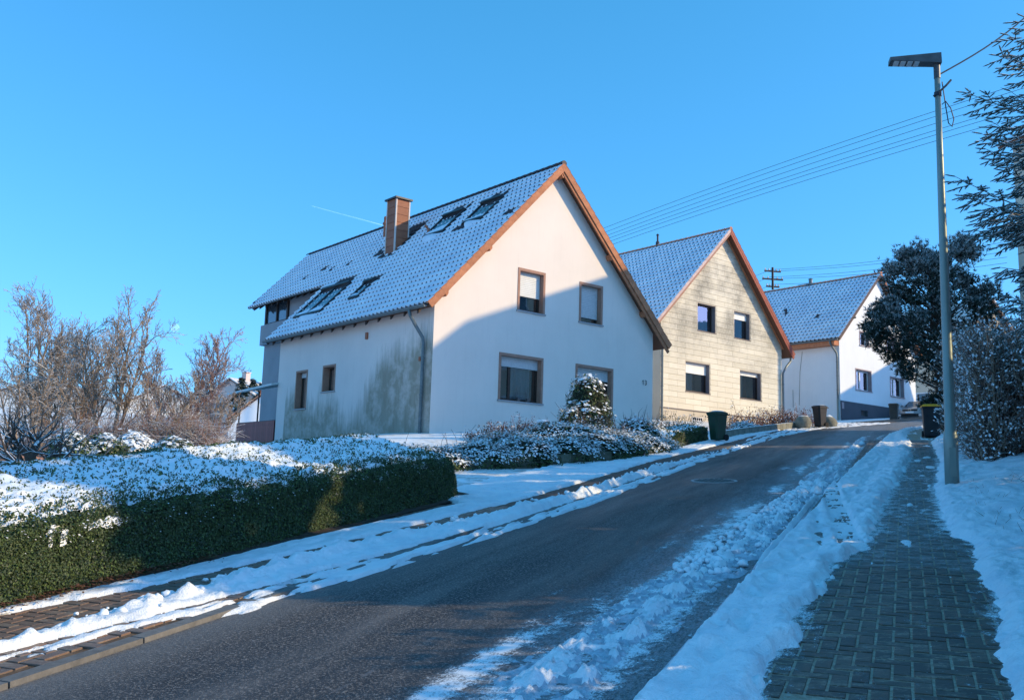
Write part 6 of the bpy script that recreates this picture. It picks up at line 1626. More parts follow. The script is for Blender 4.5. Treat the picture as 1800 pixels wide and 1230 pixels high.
b = gpt(68, 60); conifer('spruce_tree', 'dark ivy-clad conifer standing among the bare trees on the left', b, at(75, 640, 60)[2] - b[2], 1.5, 91, n=50, per=40, size=0.2, group='spruces far down the valley', fs=0.15)
# gnarled old fruit tree and shed at the left edge
r_ = np.random.default_rng(95); out = [[], [], [], []]
b = at(58, 850, 10.2); t = thing('fruit_tree', 'gnarled dark fruit tree with snow on its limbs at left edge', 'tree', tuple(b))
for tip, rad_ in (((25, 770), 0.05), ((60, 772), 0.06), ((20, 822), 0.07), ((110, 800), 0.04), ((150, 812), 0.03), ((10, 790), 0.05), ((95, 826), 0.05)):
    e = at(tip[0], tip[1], 10.0 + r_.uniform(-0.5, 0.6)) - b; p = np.zeros(3); n_ = 5
    for j in range(n_):
        q = e * ((j + 1) / n_) + np.array([0, 0, 0.10 * math.sin(math.pi * (j + 1) / n_)]) + r_.normal(0, 0.03, 3); out[0].append((p, q, rad_ * (1 - 0.14 * j), rad_ * (0.86 - 0.14 * j)))
        if j > 0:
            for i in range(4): branching(r_, q, rot_dir(e / np.linalg.norm(e), 0.9, r_), r_.uniform(0.2, 0.5), rad_ * 0.25, 1, out, 0.6, 3, (0, 2, 2), wob=0.25)
        p = q
mb = MB(); seg_tubes(mb, out[0], 7); mb.build('trunk', 'bark', t, True)
mb = MB(); seg_tubes(mb, out[1], 4); seg_tubes(mb, out[2], 3); seg_tubes(mb, out[3], 3); mb.build('crown', 'bark', t)
q = at(95, 832, 13.5); simple_house('low shed with an orange roof behind the long hedge, left', q[0] - 1.9, q[1] - 0.3, q[2] - 1.3, R(-8), 3.4, 2.4, 1.0, 1.42, 'far_pink', 'far_orange', [], over=0.1, cat='shed', name='shed')

# ------------------------------------------------------------------ dark pine by the bend
def pine(label, base, lobes, n, seed):
    r = np.random.default_rng(seed); t = thing('pine_tree', label, 'tree', tuple(base), 0)
    mb = MB(); mb.tube([(0, 0, -0.3), (0.05, 0, 1.6), (-0.1, 0.1, 3.4), (0.1, 0, 5.6)], [0.17, 0.14, 0.10, 0.04], 9); mb.build('trunk', 'bark', t)
    # branches lead from the trunk to sub-clusters; tufts sit round their ends
    P, Nn = blob_points(lobes, 400, r, -0.75); P = P - Nn * r.uniform(0.0, 0.55, (len(P), 1)) ** 1.5
    segs = [((0, 0, max(0.6, p[2] * 0.75)), tuple(p), 0.03, 0.010) for p in P[::2]]
    mb = MB(); seg_tubes(mb, segs, 4); mb.build('branches', 'bark', t)
    per = n // len(P); C = np.repeat(P, per, 0); CN = np.repeat(Nn, per, 0)
    C = C + r.normal(0, 1, C.shape) * np.array([0.17, 0.17, 0.12]); keep = fbm(C[:, 0] * 1.7 + 7, C[:, 2] * 1.7 + C[:, 1], 2) > 0.30; C, CN = C[keep], CN[keep]
    nb = 8; B = np.repeat(C, nb, 0); d = np.repeat(CN * 0.8 + np.array([0, 0, 0.35]), nb, 0) + r.normal(0, 0.75, B.shape); d /= np.linalg.norm(d, axis=1)[:, None]
    l = r.uniform(0.10, 0.20, (len(B), 1)); wv = np.cross(d, r.normal(size=d.shape)); wv /= np.linalg.norm(wv, axis=1)[:, None]; wv *= 0.018
    V = np.stack([B - wv, B + wv, B + d * l], 1).reshape(-1, 3); F = np.arange(len(V)).reshape(-1, 3)
    hz = np.repeat(sstep(2.0, 6.5, C[:, 2]) * 0.55 + 0.16 + 0.4 * CN[:, 2].clip(0, 1), nb); mi = ((r.random(len(B)) < hz * 0.75) & (d[:, 2] > 0.1)).astype(int)
    mb = MB(); mb.arrays(V, F, mi); mb.build('crown', ['needle', 'needle_frost'], t)['kind'] = 'stuff'
    # snow pads
    top = C[(CN[:, 2] > 0.1) & (r.random(len(C)) < 0.16)]; mb = MB(); leaf_quads(mb, top + np.array([0, 0, 0.10]), np.tile([0, 0, 1.0], (len(top), 1)), 0.055, 0, 0.5, 0.7, 0.3, r); mb.build('snow_pads', 'snow', t)['kind'] = 'stuff'
    return t
PB = at(1652, 745, 34.0)
def pl(x, y, Y, rx, ry, rz): q = at(x, y, Y) - PB; return (q[0], q[1], q[2], rx, ry, rz)
pine('big dark snow-dusted pine by the bend, behind the lamp post', PB, [pl(1612, 500, 34, 1.05, 1.2, 1.2), pl(1600, 590, 33.6, 1.25, 1.4, 1.1), pl(1575, 560, 34.2, 0.8, 0.9, 0.7), pl(1565, 590, 33.8, 0.8, 0.9, 0.55), pl(1690, 490, 34.3, 0.95, 1.2, 1.15), pl(1712, 540, 34.2, 0.9, 1.2, 1.1), pl(1660, 560, 33.8, 1.3, 1.4, 1.4), pl(1640, 650, 33.6, 1.0, 1.1, 0.85), pl(1700, 620, 34.4, 1.0, 1.2, 1.1), pl(1600, 455, 34.0, 0.55, 0.6, 0.6), pl(1690, 445, 34.2, 0.5, 0.6, 0.6), pl(1540, 575, 34.0, 0.45, 0.5, 0.25), pl(1665, 705, 34.0, 0.7, 0.8, 0.55)], 13000, 101)

# ------------------------------------------------------------------ near spruce reaching in from the right
def near_spruce(label, trunk, tips, seed, h):
    r = np.random.default_rng(seed); t = thing('spruce_tree', label, 'tree', tuple(trunk), 0, 'spruces on the right of the street')
    mb = MB(); mb.tube([(0, 0, -0.4), (0, 0, h * 0.5), (0, 0, h)], [0.22, 0.14, 0.03], 9); mb.build('trunk', 'bark', t)
    wood = []; sleeves = []
    def twig(p, d, l):
        e = p + d * l; sleeves.append((p, e))
    def limb(b, tip, wdt):
        L = np.linalg.norm(tip - b); ax = (tip - b) / L; side = np.cross(ax, np.array([0, 0, 1.0])); side /= np.linalg.norm(side)
        sag = lambda f: np.array([0, 0, -0.10 * L * math.sin(math.pi * f)])
        n_ = 10; pts = [b + (tip - b) * (k / n_) + sag(k / n_) for k in range(n_ + 1)]
        for k in range(n_): wood.append((pts[k], pts[k + 1], wdt * (1 - 0.85 * k / n_), wdt * (1 - 0.85 * (k + 1) / n_)))
        m_ = max(5, int(L / 0.17))
        for k in range(m_):
            f = 0.15 + 0.85 * (k + r.random() * 0.6) / m_; q = b + (tip - b) * f + sag(f); rem = (1 - f) * L
            for sg in (-1, 1):
                sl_ = min(0.75, 0.14 + rem * 0.42) * r.uniform(0.7, 1.15); d = ax * 0.75 + side * sg * 0.75 + np.array([0, 0, r.uniform(-0.55, 0.25)]); d /= np.linalg.norm(d)
                e = q + d * sl_; wood.append((q, e, 0.006, 0.004)); c_ = max(1, int(sl_ / 0.07))
                for j in range(c_):
                    q2 = q + (e - q) * ((j + 0.3) / c_)
                    for s2 in (-1, 1):
                        d2 = d * 0.8 + np.cross(d, [0, 0, 1.0]) * s2 * 0.6 + r.normal(0, 0.22, 3) + np.array([0, 0, -0.25]); d2 /= np.linalg.norm(d2); twig(q2, d2, r.uniform(0.07, 0.14))
                twig(e - d * 0.02, d, r.uniform(0.08, 0.14))
        twig(tip, ax, 0.14)
    for (b, tip, wdt) in tips: limb(np.array(b, float), np.array(tip, float), wdt)
    mb = MB(); seg_tubes(mb, wood, 4); mb.build('branches', 'bark', t)
    A = np.array([q[0] for q in sleeves]); B = np.array([q[1] for q in sleeves])
    mb = MB(); seg_tubes(mb, [(a, a + (b - a) * 0.7, 0.009, 0.010) for a, b in sleeves] + [(a + (b - a) * 0.7, b, 0.010, 0.004) for a, b in sleeves], 4, 0)
    nb = 16; a = np.repeat(A, nb, 0); b = np.repeat(B, nb, 0); f = np.tile((np.arange(nb) + 0.5) / nb, len(A))[:, None]; ax = b - a; ax /= np.linalg.norm(ax, axis=1)[:, None]
    q = a + (b - a) * f; d = ax * 0.75 + r.normal(0, 0.75, q.shape); d /= np.linalg.norm(d, axis=1)[:, None]; wv = np.cross(d, ax); wv /= np.linalg.norm(wv, axis=1)[:, None] + 1e-9; wv *= 0.0032
    V = np.stack([q - wv, q + wv, q + d * 0.028], 1).reshape(-1, 3)
    mb.arrays(V, np.arange(len(V)).reshape(-1, 3), (r.random(len(q)) < 0.36).astype(int)); mb.build('needles', ['needle_blue', 'needle_frost'], t)['kind'] = 'stuff'
    return t
TR = np.array([8.95, 12.6, -0.1]); r_ = np.random.default_rng(7); tips = []
for (x, y) in ((1745, 98), (1688, 163), (1762, 62), (1735, 215), (1722, 262), (1668, 310), (1690, 348), (1712, 378), (1700, 405), (1748, 470), (1762, 520), (1755, 300), (1765, 160), (1768, 400), (1770, 560), (1715, 235), (1790, 30), (1790, 480)):
    tp_ = at(x + 10, y, 12.0 + r_.uniform(-0.6, 0.9)) - TR; up_ = r_.uniform(-0.5, -0.15) * 0.4 if y < 340 else r_.uniform(0.1, 0.6); tips.append(((0, 0, tp_[2] + up_), tp_, 0.025))
for k in range(34):
    z_ = 0.9 + 7.6 * (k + r_.random()) / 34; an = r_.uniform(-1.2, 1.5); R_ = 2.3 * (1 - z_ / 10.0) + 0.3; tips.append(((0, 0, z_), (math.cos(an) * R_, math.sin(an) * R_, z_ - 0.3), 0.022))
near_spruce('large frosted spruce whose branches hang in from the right edge', TR, tips, 111, 9.2)
# unseen trees and a hedge outside the frame, added to shade the street
conifer('spruce_tree', 'unseen dense spruce added uphill on the right bank to cast shade', (14.6, 18.4, 1.0), 9.6, 3.2, 121, n=110, per=110, size=0.2, trunk=0.22, needle='needle_blue', group='spruces on the right of the street')
conifer('spruce_tree', 'unseen dense spruce added right beside the viewpoint to cast shade', (9.6, 7.8, -0.4), 7.4, 2.7, 122, n=90, per=110, size=0.17, trunk=0.2, needle='needle_blue', group='spruces on the right of the street')

# ------------------------------------------------------------------ tall bare snowy hedge on the right
def twig_hedge(label, s0, s1, p0, p1, h, n, seed):
    r = np.random.default_rng(seed); t = thing('hedge', label, 'hedge', tuple(Wb(s0, p0, 0)), 0, 'twiggy hedges on the right bank'); o_ = Wb(s0, p0, 0); segs = [[], []]; tips = []
    for k in range(n):
        s_ = r.uniform(s0, s1); p_ = r.uniform(p0, p1) if r.random() < 0.5 else p0 + abs(r.normal(0, 0.18)); b = Wb(s_, p_, 0); b[2] = gz(b[0], b[1]) + r.random() ** 1.5 * h * 0.75; b -= o_
        d = np.array([r.normal(-0.12, 0.34), r.normal(0, 0.34), 1.0]); d /= np.linalg.norm(d); l = r.uniform(0.35, 0.9); top = h * (0.86 + 0.2 * float(fbm(s_ * 1.5, p_)))
        gl = gz(b[0] + o_[0], b[1] + o_[1]) - o_[2]
        l = min(l, max(0.15, top - (b[2] - gl))); m_ = b + d * l * 0.5; e = m_ + (d + r.normal(0, 0.35, 3)) * l * 0.5; s__ = segs[r.integers(0, 2)]
        s__ += [(b, m_, 0.010, 0.008), (m_, e, 0.008, 0.004)]; tips.append(e)
        for j in range(3):
            q = b + (m_ - b) * r.random(); v = q + rot_dir(d, r.uniform(0.5, 1.2), r) * r.uniform(0.08, 0.28); s__.append((q, v, 0.006, 0.003)); tips.append(v)
    for k in range(26):
        s_ = s0 + (s1 - s0) * (k + r.random()) / 26; b = Wb(s_, (p0 + p1) / 2 - 0.2 + r.normal(0, 0.15), 0); b[2] = gz(b[0], b[1]) - 0.1; b -= o_; segs[0].append((b, b + np.array([r.normal(0, 0.2), r.normal(0, 0.2), h * 0.8]), 0.05, 0.02))
    mb = MB(); seg_tubes(mb, segs[0], 4, 0); seg_tubes(mb, segs[1], 4, 1); mb.build('stems', ['bark_far', 'twig'], t)
    T_ = np.array(tips); nl = int(len(T_) * 1.7); P = T_[r.integers(0, len(T_), nl)] + r.normal(0, 0.03, (nl, 3)); mb = MB(); a = r.random(nl) < 0.22
    leaf_quads(mb, P[a], r.normal(0, 1, (int(a.sum()), 3)), 0.024, 0, 0.1, 0.5, 0.5, r); leaf_quads(mb, P[~a], r.normal(0, 1, (int((~a).sum()), 3)), 0.030, 1, 1.0, 0.7, 0.3, r); mb.build('foliage', ['dry_leaf', 'snow'], t)['kind'] = 'stuff'
    return t
twig_hedge('tall twiggy hedge full of snow behind the lamp post', 19.5, 26.5, 1.25, 2.7, 2.9, 8500, 131)
twig_hedge('nearer twiggy hedge clump on the bank at the right edge', 16.6, 20.4, 2.45, 4.4, 2.9, 4500, 132)
for k in range(9):  # unseen thuja row, put in to keep the sun off street and hedge
    f = k / 8; x_, y_ = 7.1 + 7.6 * f, 7.4 + 13.2 * f
    conifer('shade_thuja_tree', ('nearest', 'second', 'third', 'fourth', 'fifth', 'sixth', 'seventh', 'eighth', 'farthest')[k] + ' thuja of the unseen row added on the right bank to cast shade', (x_, y_, gz(x_, y_) - 0.1), 6.4 + 0.6 * math.sin(k * 2.1) - 0.9 * (k < 2), 1.75, 140 + k, n=56, per=80, size=0.24, trunk=0.14, fs=0.12, group='added thuja row shading the street', droop=-0.35)
conifer('spruce_tree', 'unseen dense spruce added beside the cream house across the street to cast shade', (18.6, 22.6, 1.9), 8.6, 2.8, 123, n=90, per=100, size=0.22, trunk=0.2, needle='needle_blue', group='spruces on the right of the street')  # unseen tree added to shade the gap before the house
conifer('spruce_tree', 'unseen stout spruce added behind the thuja row to cast shade', (11.0, 10.8, 0.2), 7.2, 2.5, 124, n=90, per=100, size=0.2, trunk=0.2, needle='needle_blue', group='spruces on the right of the street')  # unseen tree added to take a sun patch off the long hedge
shade_hedge = bush('hedge', 'unseen evergreen hedge added right beside the viewpoint to shade the pavement', 'hedge', (4.75, 2.2, -1.2), [(0, 0.7 * k, 1.0 + 0.03 * k, 0.45, 0.6, 1.25) for k in range(8)], 8000, 0.05, 133)  # unseen hedge, its height and length set by the shade wanted
# dry grass poking out of the bank
mb = MB(); segs = []
for k in range(420):
    s_ = rng.uniform(7.5, 16); p_ = rng.uniform(0.75, 2.6); b = Wb(s_, p_, 0); b[2] = b[2] + KERB + 0.08 + (p_ - 0.45) * 0.125 - 0.02
    if fbm(s_ * 1.1, p_ * 1.5 + 9, 2) < 0.52: continue
    d = np.array([rng.normal(0, 0.5), rng.normal(0, 0.5), 0.8]); segs.append((b, b + d * rng.uniform(0.05, 0.14), 0.003, 0.0015))
seg_tubes(mb, segs, 3); tag(mb.build('dry_grass', 'twig', None), 'dry grass blades poking through the snow bank', 'grass', None, 'stuff')

# ------------------------------------------------------------------ street lamp
LP = np.array([6.55, 14.12, 0.10])
lamp = thing('street_lamp', 'tall grey-green street lamp with flat LED head', 'street lamp', tuple(LP), math.atan2(0.22, -0.975) - math.pi)
mb = MB(); mb.lathe([(0.100, -0.3), (0.100, 0.85), (0.085, 0.98), (0.078, 1.0), (0.066, 3.2), (0.050, 5.2), (0.042, 6.60)], 20); mb.build('pole', 'pole', lamp, True)
mb = MB(); mb.box(-0.045, 0.045, -0.104, -0.099, 0.30, 0.72); mb.build('access_door', 'pole', lamp)
mb = MB(); mb.lathe([(0.05, 6.50), (0.05, 6.80), (0.03, 6.82)], 12); mb.build('collar', 'lamp_body', lamp)
mb = MB()    # head along local -x
mb.hexa([(0.06, -0.09, 6.72), (0.06, 0.09, 6.72), (-0.70, 0.12, 6.80), (-0.70, -0.12, 6.80)], [(0.06, -0.07, 6.90), (0.06, 0.07, 6.90), (-0.70, 0.09, 6.865), (-0.70, -0.09, 6.865)])
hd = mb.build('lamp_head', 'lamp_body', lamp)
for k in range(4):
    mb = MB(); x = -0.64 + k * 0.10; zz = 6.80 - (x + 0.70) * 0.105; mb.box(x, x + 0.075, -0.09, 0.09, zz - 0.014, zz - 0.002); mb.build('light_panel', 'lens', hd)
mb = MB(); mb.lathe([(0.056, 6.20), (0.056, 6.27)], 14); mb.tube([(-0.07, -0.02, 6.20), (0.0, -0.06, 6.24), (0.12, -0.04, 6.36), (0.20, 0, 6.46)], 0.016, 6); mb.tube([(0.05, -0.04, 6.05), (0.10, -0.04, 6.10), (0.17, -0.04, 5.98), (0.21, -0.04, 5.80), (0.18, -0.04, 5.68), (0.13, -0.04, 5.74), (0.10, -0.04, 6.00), (0.06, -0.04, 6.42)], 0.009, 5); mb.build('cable_clamp', 'cable', lamp)
def wire(pts, r, label, name='power_line', cat='cable', group=None):
    mb = MB(); o = np.array(pts[0], float); mb.tube([tuple(np.array(q) - o) for q in pts], r, 5); return solo(mb, name, 'cable', label, cat, tuple(o), 0, group)
a = at(1650, 132, 14.1); b = at(1900, -70, 16.0); n = 14
wire([a + (b - a) * (k / n) - np.array([0, 0, 0.22 * math.sin(math.pi * k / n)]) for k in range(n + 1)], 0.013, 'single thick cable from the street lamp up to the right')
# overhead lines: six from the right, passing behind the first house
ya = (396, 404, 411, 417, 423, 430); yb = (190.5, 200, 212.3, 224.4, 232.5, 243.3)
names = ('topmost', 'second', 'third', 'fourth', 'fifth', 'lowest')
pole_pts = []
for k in range(6):
    s_ = (yb[k] - ya[k]) / (1644.6 - 1065)
    pa = at(1850, yb[k] + s_ * (1850 - 1644.6), 46.0 + 0.25 * k); pb = at(985, ya[k] + s_ * (985 - 1065), 78.0)
    pole_pts.append((pa, pb)); n = 16
    wire([pa + (pb - pa) * (j / n) + np.array([0, 0, 0.35 - 0.35 * (2 * j / n - 1) ** 2 - 0.35]) for j in range(n + 1)], 0.014, names[k] + ' of the six overhead wires crossing the sky', group='six overhead wires')
def upole(label, base, h, arms, yaw=0.0):
    t = thing('utility_pole', label, 'utility pole', tuple(base), yaw, 'utility poles'); mb = MB(); mb.tube([(0, 0, -0.5), (0, 0, h)], [0.14, 0.10], 8); mb.build('pole', 'dark_wood', t)
    for z_, l in arms:
        mb = MB(); mb.box(-l, l, -0.05, 0.05, h - z_ - 0.06, h - z_ + 0.06); ar = mb.build('cross_arm', 'dark_wood', t)
        for x in (-l + 0.08, -l * 0.45, l * 0.45, l - 0.08):
            mb = MB(); mb.lathe([(0.02, h - z_ + 0.06), (0.06, h - z_ + 0.10), (0.05, h - z_ + 0.2), (0.02, h - z_ + 0.26)], 7, (x, 0, 0)); mb.build('insulator', 'white_trim', ar)
    return t
pc = sum(p[0] for p in pole_pts) / 6; upole('utility pole on the right outside the frame carrying six wires', (pc[0], pc[1], 4.0), pole_pts[0][0][2] - 4.0 + 0.3, [(0.2 + 0.42 * k, 0.7) for k in range(6)], R(20))
pc = sum(p[1] for p in pole_pts) / 6; upole('utility pole hidden behind the pink-white house', (pc[0], pc[1], 3.5), pole_pts[0][1][2] - 3.5 + 0.3, [(0.2 + 0.4 * k, 0.7) for k in range(6)], R(60))
tp_ = at(1358, 470, 80.0); upole('dark utility pole with crossarms above the white house', (tp_[0], tp_[1], 5.0), tp_[2] - 5.0, [(0.35, 0.75), (1.05, 0.95), (1.7, 0.6)], R(10))
for k, (y0_, y1_, x1_, y2_) in enumerate(((474, 458, 1770, 425), (477, 463, 1770, 432), (487, 470, 1770, 442), (490, 477, 1770, 452), (500, 482, 1770, 462))):
    pa = at(1358, y0_, 80); pb = at(x1_, y2_, 60); n = 12
    wire([pa + (pb - pa) * (j / n) - np.array([0, 0, 0.3 * math.sin(math.pi * j / n)]) for j in range(n + 1)], 0.014, ('highest', 'second highest', 'middle', 'second lowest', 'lowest')[k] + ' wire running right from the far utility pole', group='wires from the far utility pole')
for k, (y0_, y1_) in enumerate(((474, 500), (486, 512), (500, 530))):
    pa = at(1356, y0_, 80); pb = at(1290, y1_, 92); n = 6
    wire([pa + (pb - pa) * (j / n) for j in range(n + 1)], 0.014, ('upper', 'middle', 'lower')[k] + ' wire running left from the far pole behind cream house', group='wires from the far utility pole')

# ------------------------------------------------------------------ wheelie bins
def bin_(label, loc, rz, body, lid, sc=1.0, open_=False, snow=True, sticker=False, round_lid=False):
    t = thing('wheelie_bin', label, 'bin', tuple(loc), rz, 'wheelie bins put out along the street'); t.scale = (sc, sc, sc)
    mb = MB()   # front is local -y
    def ring(z, x, y0, y1, c=0.05):
        return [(-x + c, y0, z), (x - c, y0, z), (x, y0 + c, z), (x, y1 - c, z), (x - c, y1, z), (-x + c, y1, z), (-x, y1 - c, z), (-x, y0 + c, z)]
    rs = [ring(0.02, 0.18, -0.17, 0.16), ring(0.06, 0.19, -0.19, 0.18), ring(0.55, 0.215, -0.24, 0.22), ring(0.80, 0.23, -0.27, 0.24), ring(0.81, 0.25, -0.29, 0.25), ring(0.85, 0.25, -0.29, 0.25), ring(0.85, 0.23, -0.27, 0.23)]
    vs = [q for r in rs for q in r]; fs = [(i * 8 + k, i * 8 + (k + 1) % 8, (i + 1) * 8 + (k + 1) % 8, (i + 1) * 8 + k) for i in range(6) for k in range(8)] + [tuple(range(8))[::-1]]
    mb.add(vs, fs); bd = mb.build('body', body, t)
    for x in (-0.13, 0.13):
        mb = MB(); mb.hexa([(x - 0.015, -0.262, 0.70), (x + 0.015, -0.262, 0.70), (x + 0.015, -0.20, 0.70), (x - 0.015, -0.20, 0.70)], [(x - 0.015, -0.285, 0.80), (x + 0.015, -0.285, 0.80), (x + 0.015, -0.2, 0.80), (x - 0.015, -0.2, 0.80)]); mb.build('rib', body, bd)
    mb = MB(); r0 = ring(0.852, 0.26, -0.31, 0.26, 0.06); r1 = ring(0.885, 0.26, -0.31, 0.26, 0.06); r2 = ring(0.925, 0.20, -0.22, 0.20, 0.06)
    mb.add(r0 + r1 + r2, [(i * 8 + k, i * 8 + (k + 1) % 8, (i + 1) * 8 + (k + 1) % 8, (i + 1) * 8 + k) for i in range(2) for k in range(8)] + [tuple(range(8))[::-1], tuple(range(16, 24))]); mb.build('lid', lid, t)
    mb = MB(); mb.tube([(-0.20, 0.24, 0.84), (-0.20, 0.32, 0.84), (0.20, 0.32, 0.84), (0.20, 0.24, 0.84)], 0.015, 6); mb.build('handle', body, t)
    for x in (-0.215, 0.215):
        mb = MB(); mb.lathe([(0.10, x - 0.02), (0.105, x), (0.10, x + 0.02)], 14, (0, 0.17, 0.10), axis='x'); wh = mb.build('wheel', 'rubber', t)
    if snow:
        mb = MB(); V = ICO_V * np.array([0.21, 0.22, 0.035]) + np.array([0, -0.01, 0.925]); V[:, 2] += 0.02 * (fbm(V[:, 0] * 9, V[:, 1] * 9) - 0.5); mb.arrays(V, ICO_F, 0); mb.build('snow_cap', 'snow', t, True)
    if sticker:
        mb = MB(); mb.add([(0.08, -0.288, 0.745), (0.19, -0.282, 0.745), (0.19, -0.290, 0.805), (0.08, -0.294, 0.805)], [(0, 1, 2, 3)]); mb.box(0.075, 0.19, -0.296, -0.291, 0.75, 0.80); mb.build('sticker', 'label_white', t)
    return t
def gp(s, p, dz=KERB): return Wb(s, p, dz)
bin_('dark green wheelie bin with snow on its lid beside the box hedge', gp(29.3, -5.30), R(-62), 'bin_green', 'bin_green', 0.95)
bin_('black wheelie bin with snow on top between two pale rocks', gp(41.3, -3.25, 0.05), R(-62), 'bin_black', 'bin_black', 0.95)
bin_('grey-brown wheelie bin standing before the grey plinth and car', at(1572, 740, 50.0) + np.array([0, 0, 0.02]), R(-30), 'bin_grey', 'bin_grey', 0.98, snow=False)
bin_('black wheelie bin with yellow lid and white sticker beside lamp post', gp(31.9, 0.75), R(-18), 'bin_black', 'bin_yellow', 1.10, sticker=True, snow=False)
def rock(label, c, r, seed, flat=0.8):
    d = 1 + 0.35 * (fbm(ICO_V[:, 0] * 1.5 + seed * 3.1, ICO_V[:, 1] * 1.5 + ICO_V[:, 2] * 2.3 + seed) - 0.5) * 2; V = ICO_V * (d * r)[:, None] * np.array([1, 0.9, flat]); mb = MB(); mb.arrays(V, ICO_F, 0)
    t = mb.build('boulder', 'stone', None, True); t.location = tuple(c + np.array([0, 0, r * flat * 0.6])); tag(t, label, 'boulder', 'boulders at the kerb')
rock('pale boulder standing left of the black bin', gp(40.4, -3.85, 0.0), 0.36, 1, 1.0)
rock('snowy boulder just right of the black bin', gp(42.3, -2.95, 0.0), 0.34, 2, 0.9)
rock('dark low boulder on the bank right of the yellow-lidded bin', gp(30.2, 1.75, 0.1), 0.40, 3, 0.7)
# low kerb wall of the garden before the cream house
t = thing('garden_edging', 'low snow-topped edging stones before the cream house garden', 'edging', (0, 0, 0), STREET_RZ)
for k in range(13):
    s_ = 31.0 + k * 0.75; p_ = float(tb([(30, -5.7), (34, -5.35), (40, -4.3), (42, -3.7)], s_)); mb = MB(); mb.box(-0.07, 0.07, 0.01, 0.74, -0.1, 0.22); o = mb.build('edging_stone', 'stone', t); p2 = float(tb([(30, -5.7), (34, -5.35), (40, -4.3), (42, -3.7)], s_ + 0.75)); o.location = (p_, s_, float(base_z(s_)) + 0.05); o.rotation_euler = (math.atan(GRADE), 0, -math.atan2(p2 - p_, 0.75))

# ------------------------------------------------------------------ parked car (front points along local -y)
car = thing('car', 'silver hatchback parked nose to the street beside the white house', 'car', tuple(at(1606, 741, 54.0) + np.array([0.85, 1.15, 0.02])), R(-40))
CW = 0.78
def prof(pts, half, mb, mi=0, inset=0.0):
    n = len(pts); L = [(-half, y, z) for y, z in pts]; Rr_ = [(half, y, z) for y, z in pts]; mb.add(L + Rr_, [tuple(range(n)), tuple(range(n, 2 * n))[::-1]] + [(i, n + i, n + (i + 1) % n, (i + 1) % n) for i in range(n)], mi)
mb = MB()
st = [(-1.78, 0.30, 0.50, 0.55), (-1.72, 0.20, 0.66, 0.70), (-1.45, 0.18, 0.76, 0.77), (-0.85, 0.18, 0.86, 0.785), (0.0, 0.18, 0.89, 0.79), (0.9, 0.18, 0.91, 0.785), (1.55, 0.20, 0.92, 0.76), (1.78, 0.26, 0.84, 0.68), (1.82, 0.34, 0.60, 0.62)]
vs = []
for y, zb, zt, hw in st:
    zm = (zb + zt) / 2
    vs += [(-hw * 0.9, y, zb), (-hw, y, zb + 0.12), (-hw * 1.01, y, zm), (-hw * 0.97, y, zt - 0.05), (-hw * 0.80, y, zt), (0, y, zt + 0.025), (hw * 0.80, y, zt), (hw * 0.97, y, zt - 0.05), (hw * 1.01, y, zm), (hw, y, zb + 0.12), (hw * 0.9, y, zb)]
k = 11; fs = [(i * k + j, i * k + (j + 1) % k, (i + 1) * k + (j + 1) % k, (i + 1) * k + j) for i in range(len(st) - 1) for j in range(k)] + [tuple(range(k))[::-1], tuple(range((len(st) - 1) * k, len(st) * k))]
mb.add(vs, fs)
gh = [(-0.78, 0.86, 0.66), (-0.15, 1.26, 0.53), (0.25, 1.30, 0.54), (1.15, 1.27, 0.54), (1.70, 0.92, 0.64)]
vs = []
for y, z_, hw in gh: vs += [(-0.70 if z_ > 1 else -hw, y, min(z_, 0.9)), (-hw, y, z_), (0, y, z_ + 0.02), (hw, y, z_), (0.70 if z_ > 1 else hw, y, min(z_, 0.9))]
mb.add(vs, [(i * 5 + j, i * 5 + j + 1, (i + 1) * 5 + j + 1, (i + 1) * 5 + j) for i in range(4) for j in range(4)])
cb = mb.build('body', 'car_paint', car, True)
mb = MB(); mb.add([(-0.60, -0.74, 0.905), (0.60, -0.74, 0.905), (0.49, -0.20, 1.255), (-0.49, -0.20, 1.255)], [(0, 1, 2, 3)]); mb.build('windscreen', 'skyglass', car)
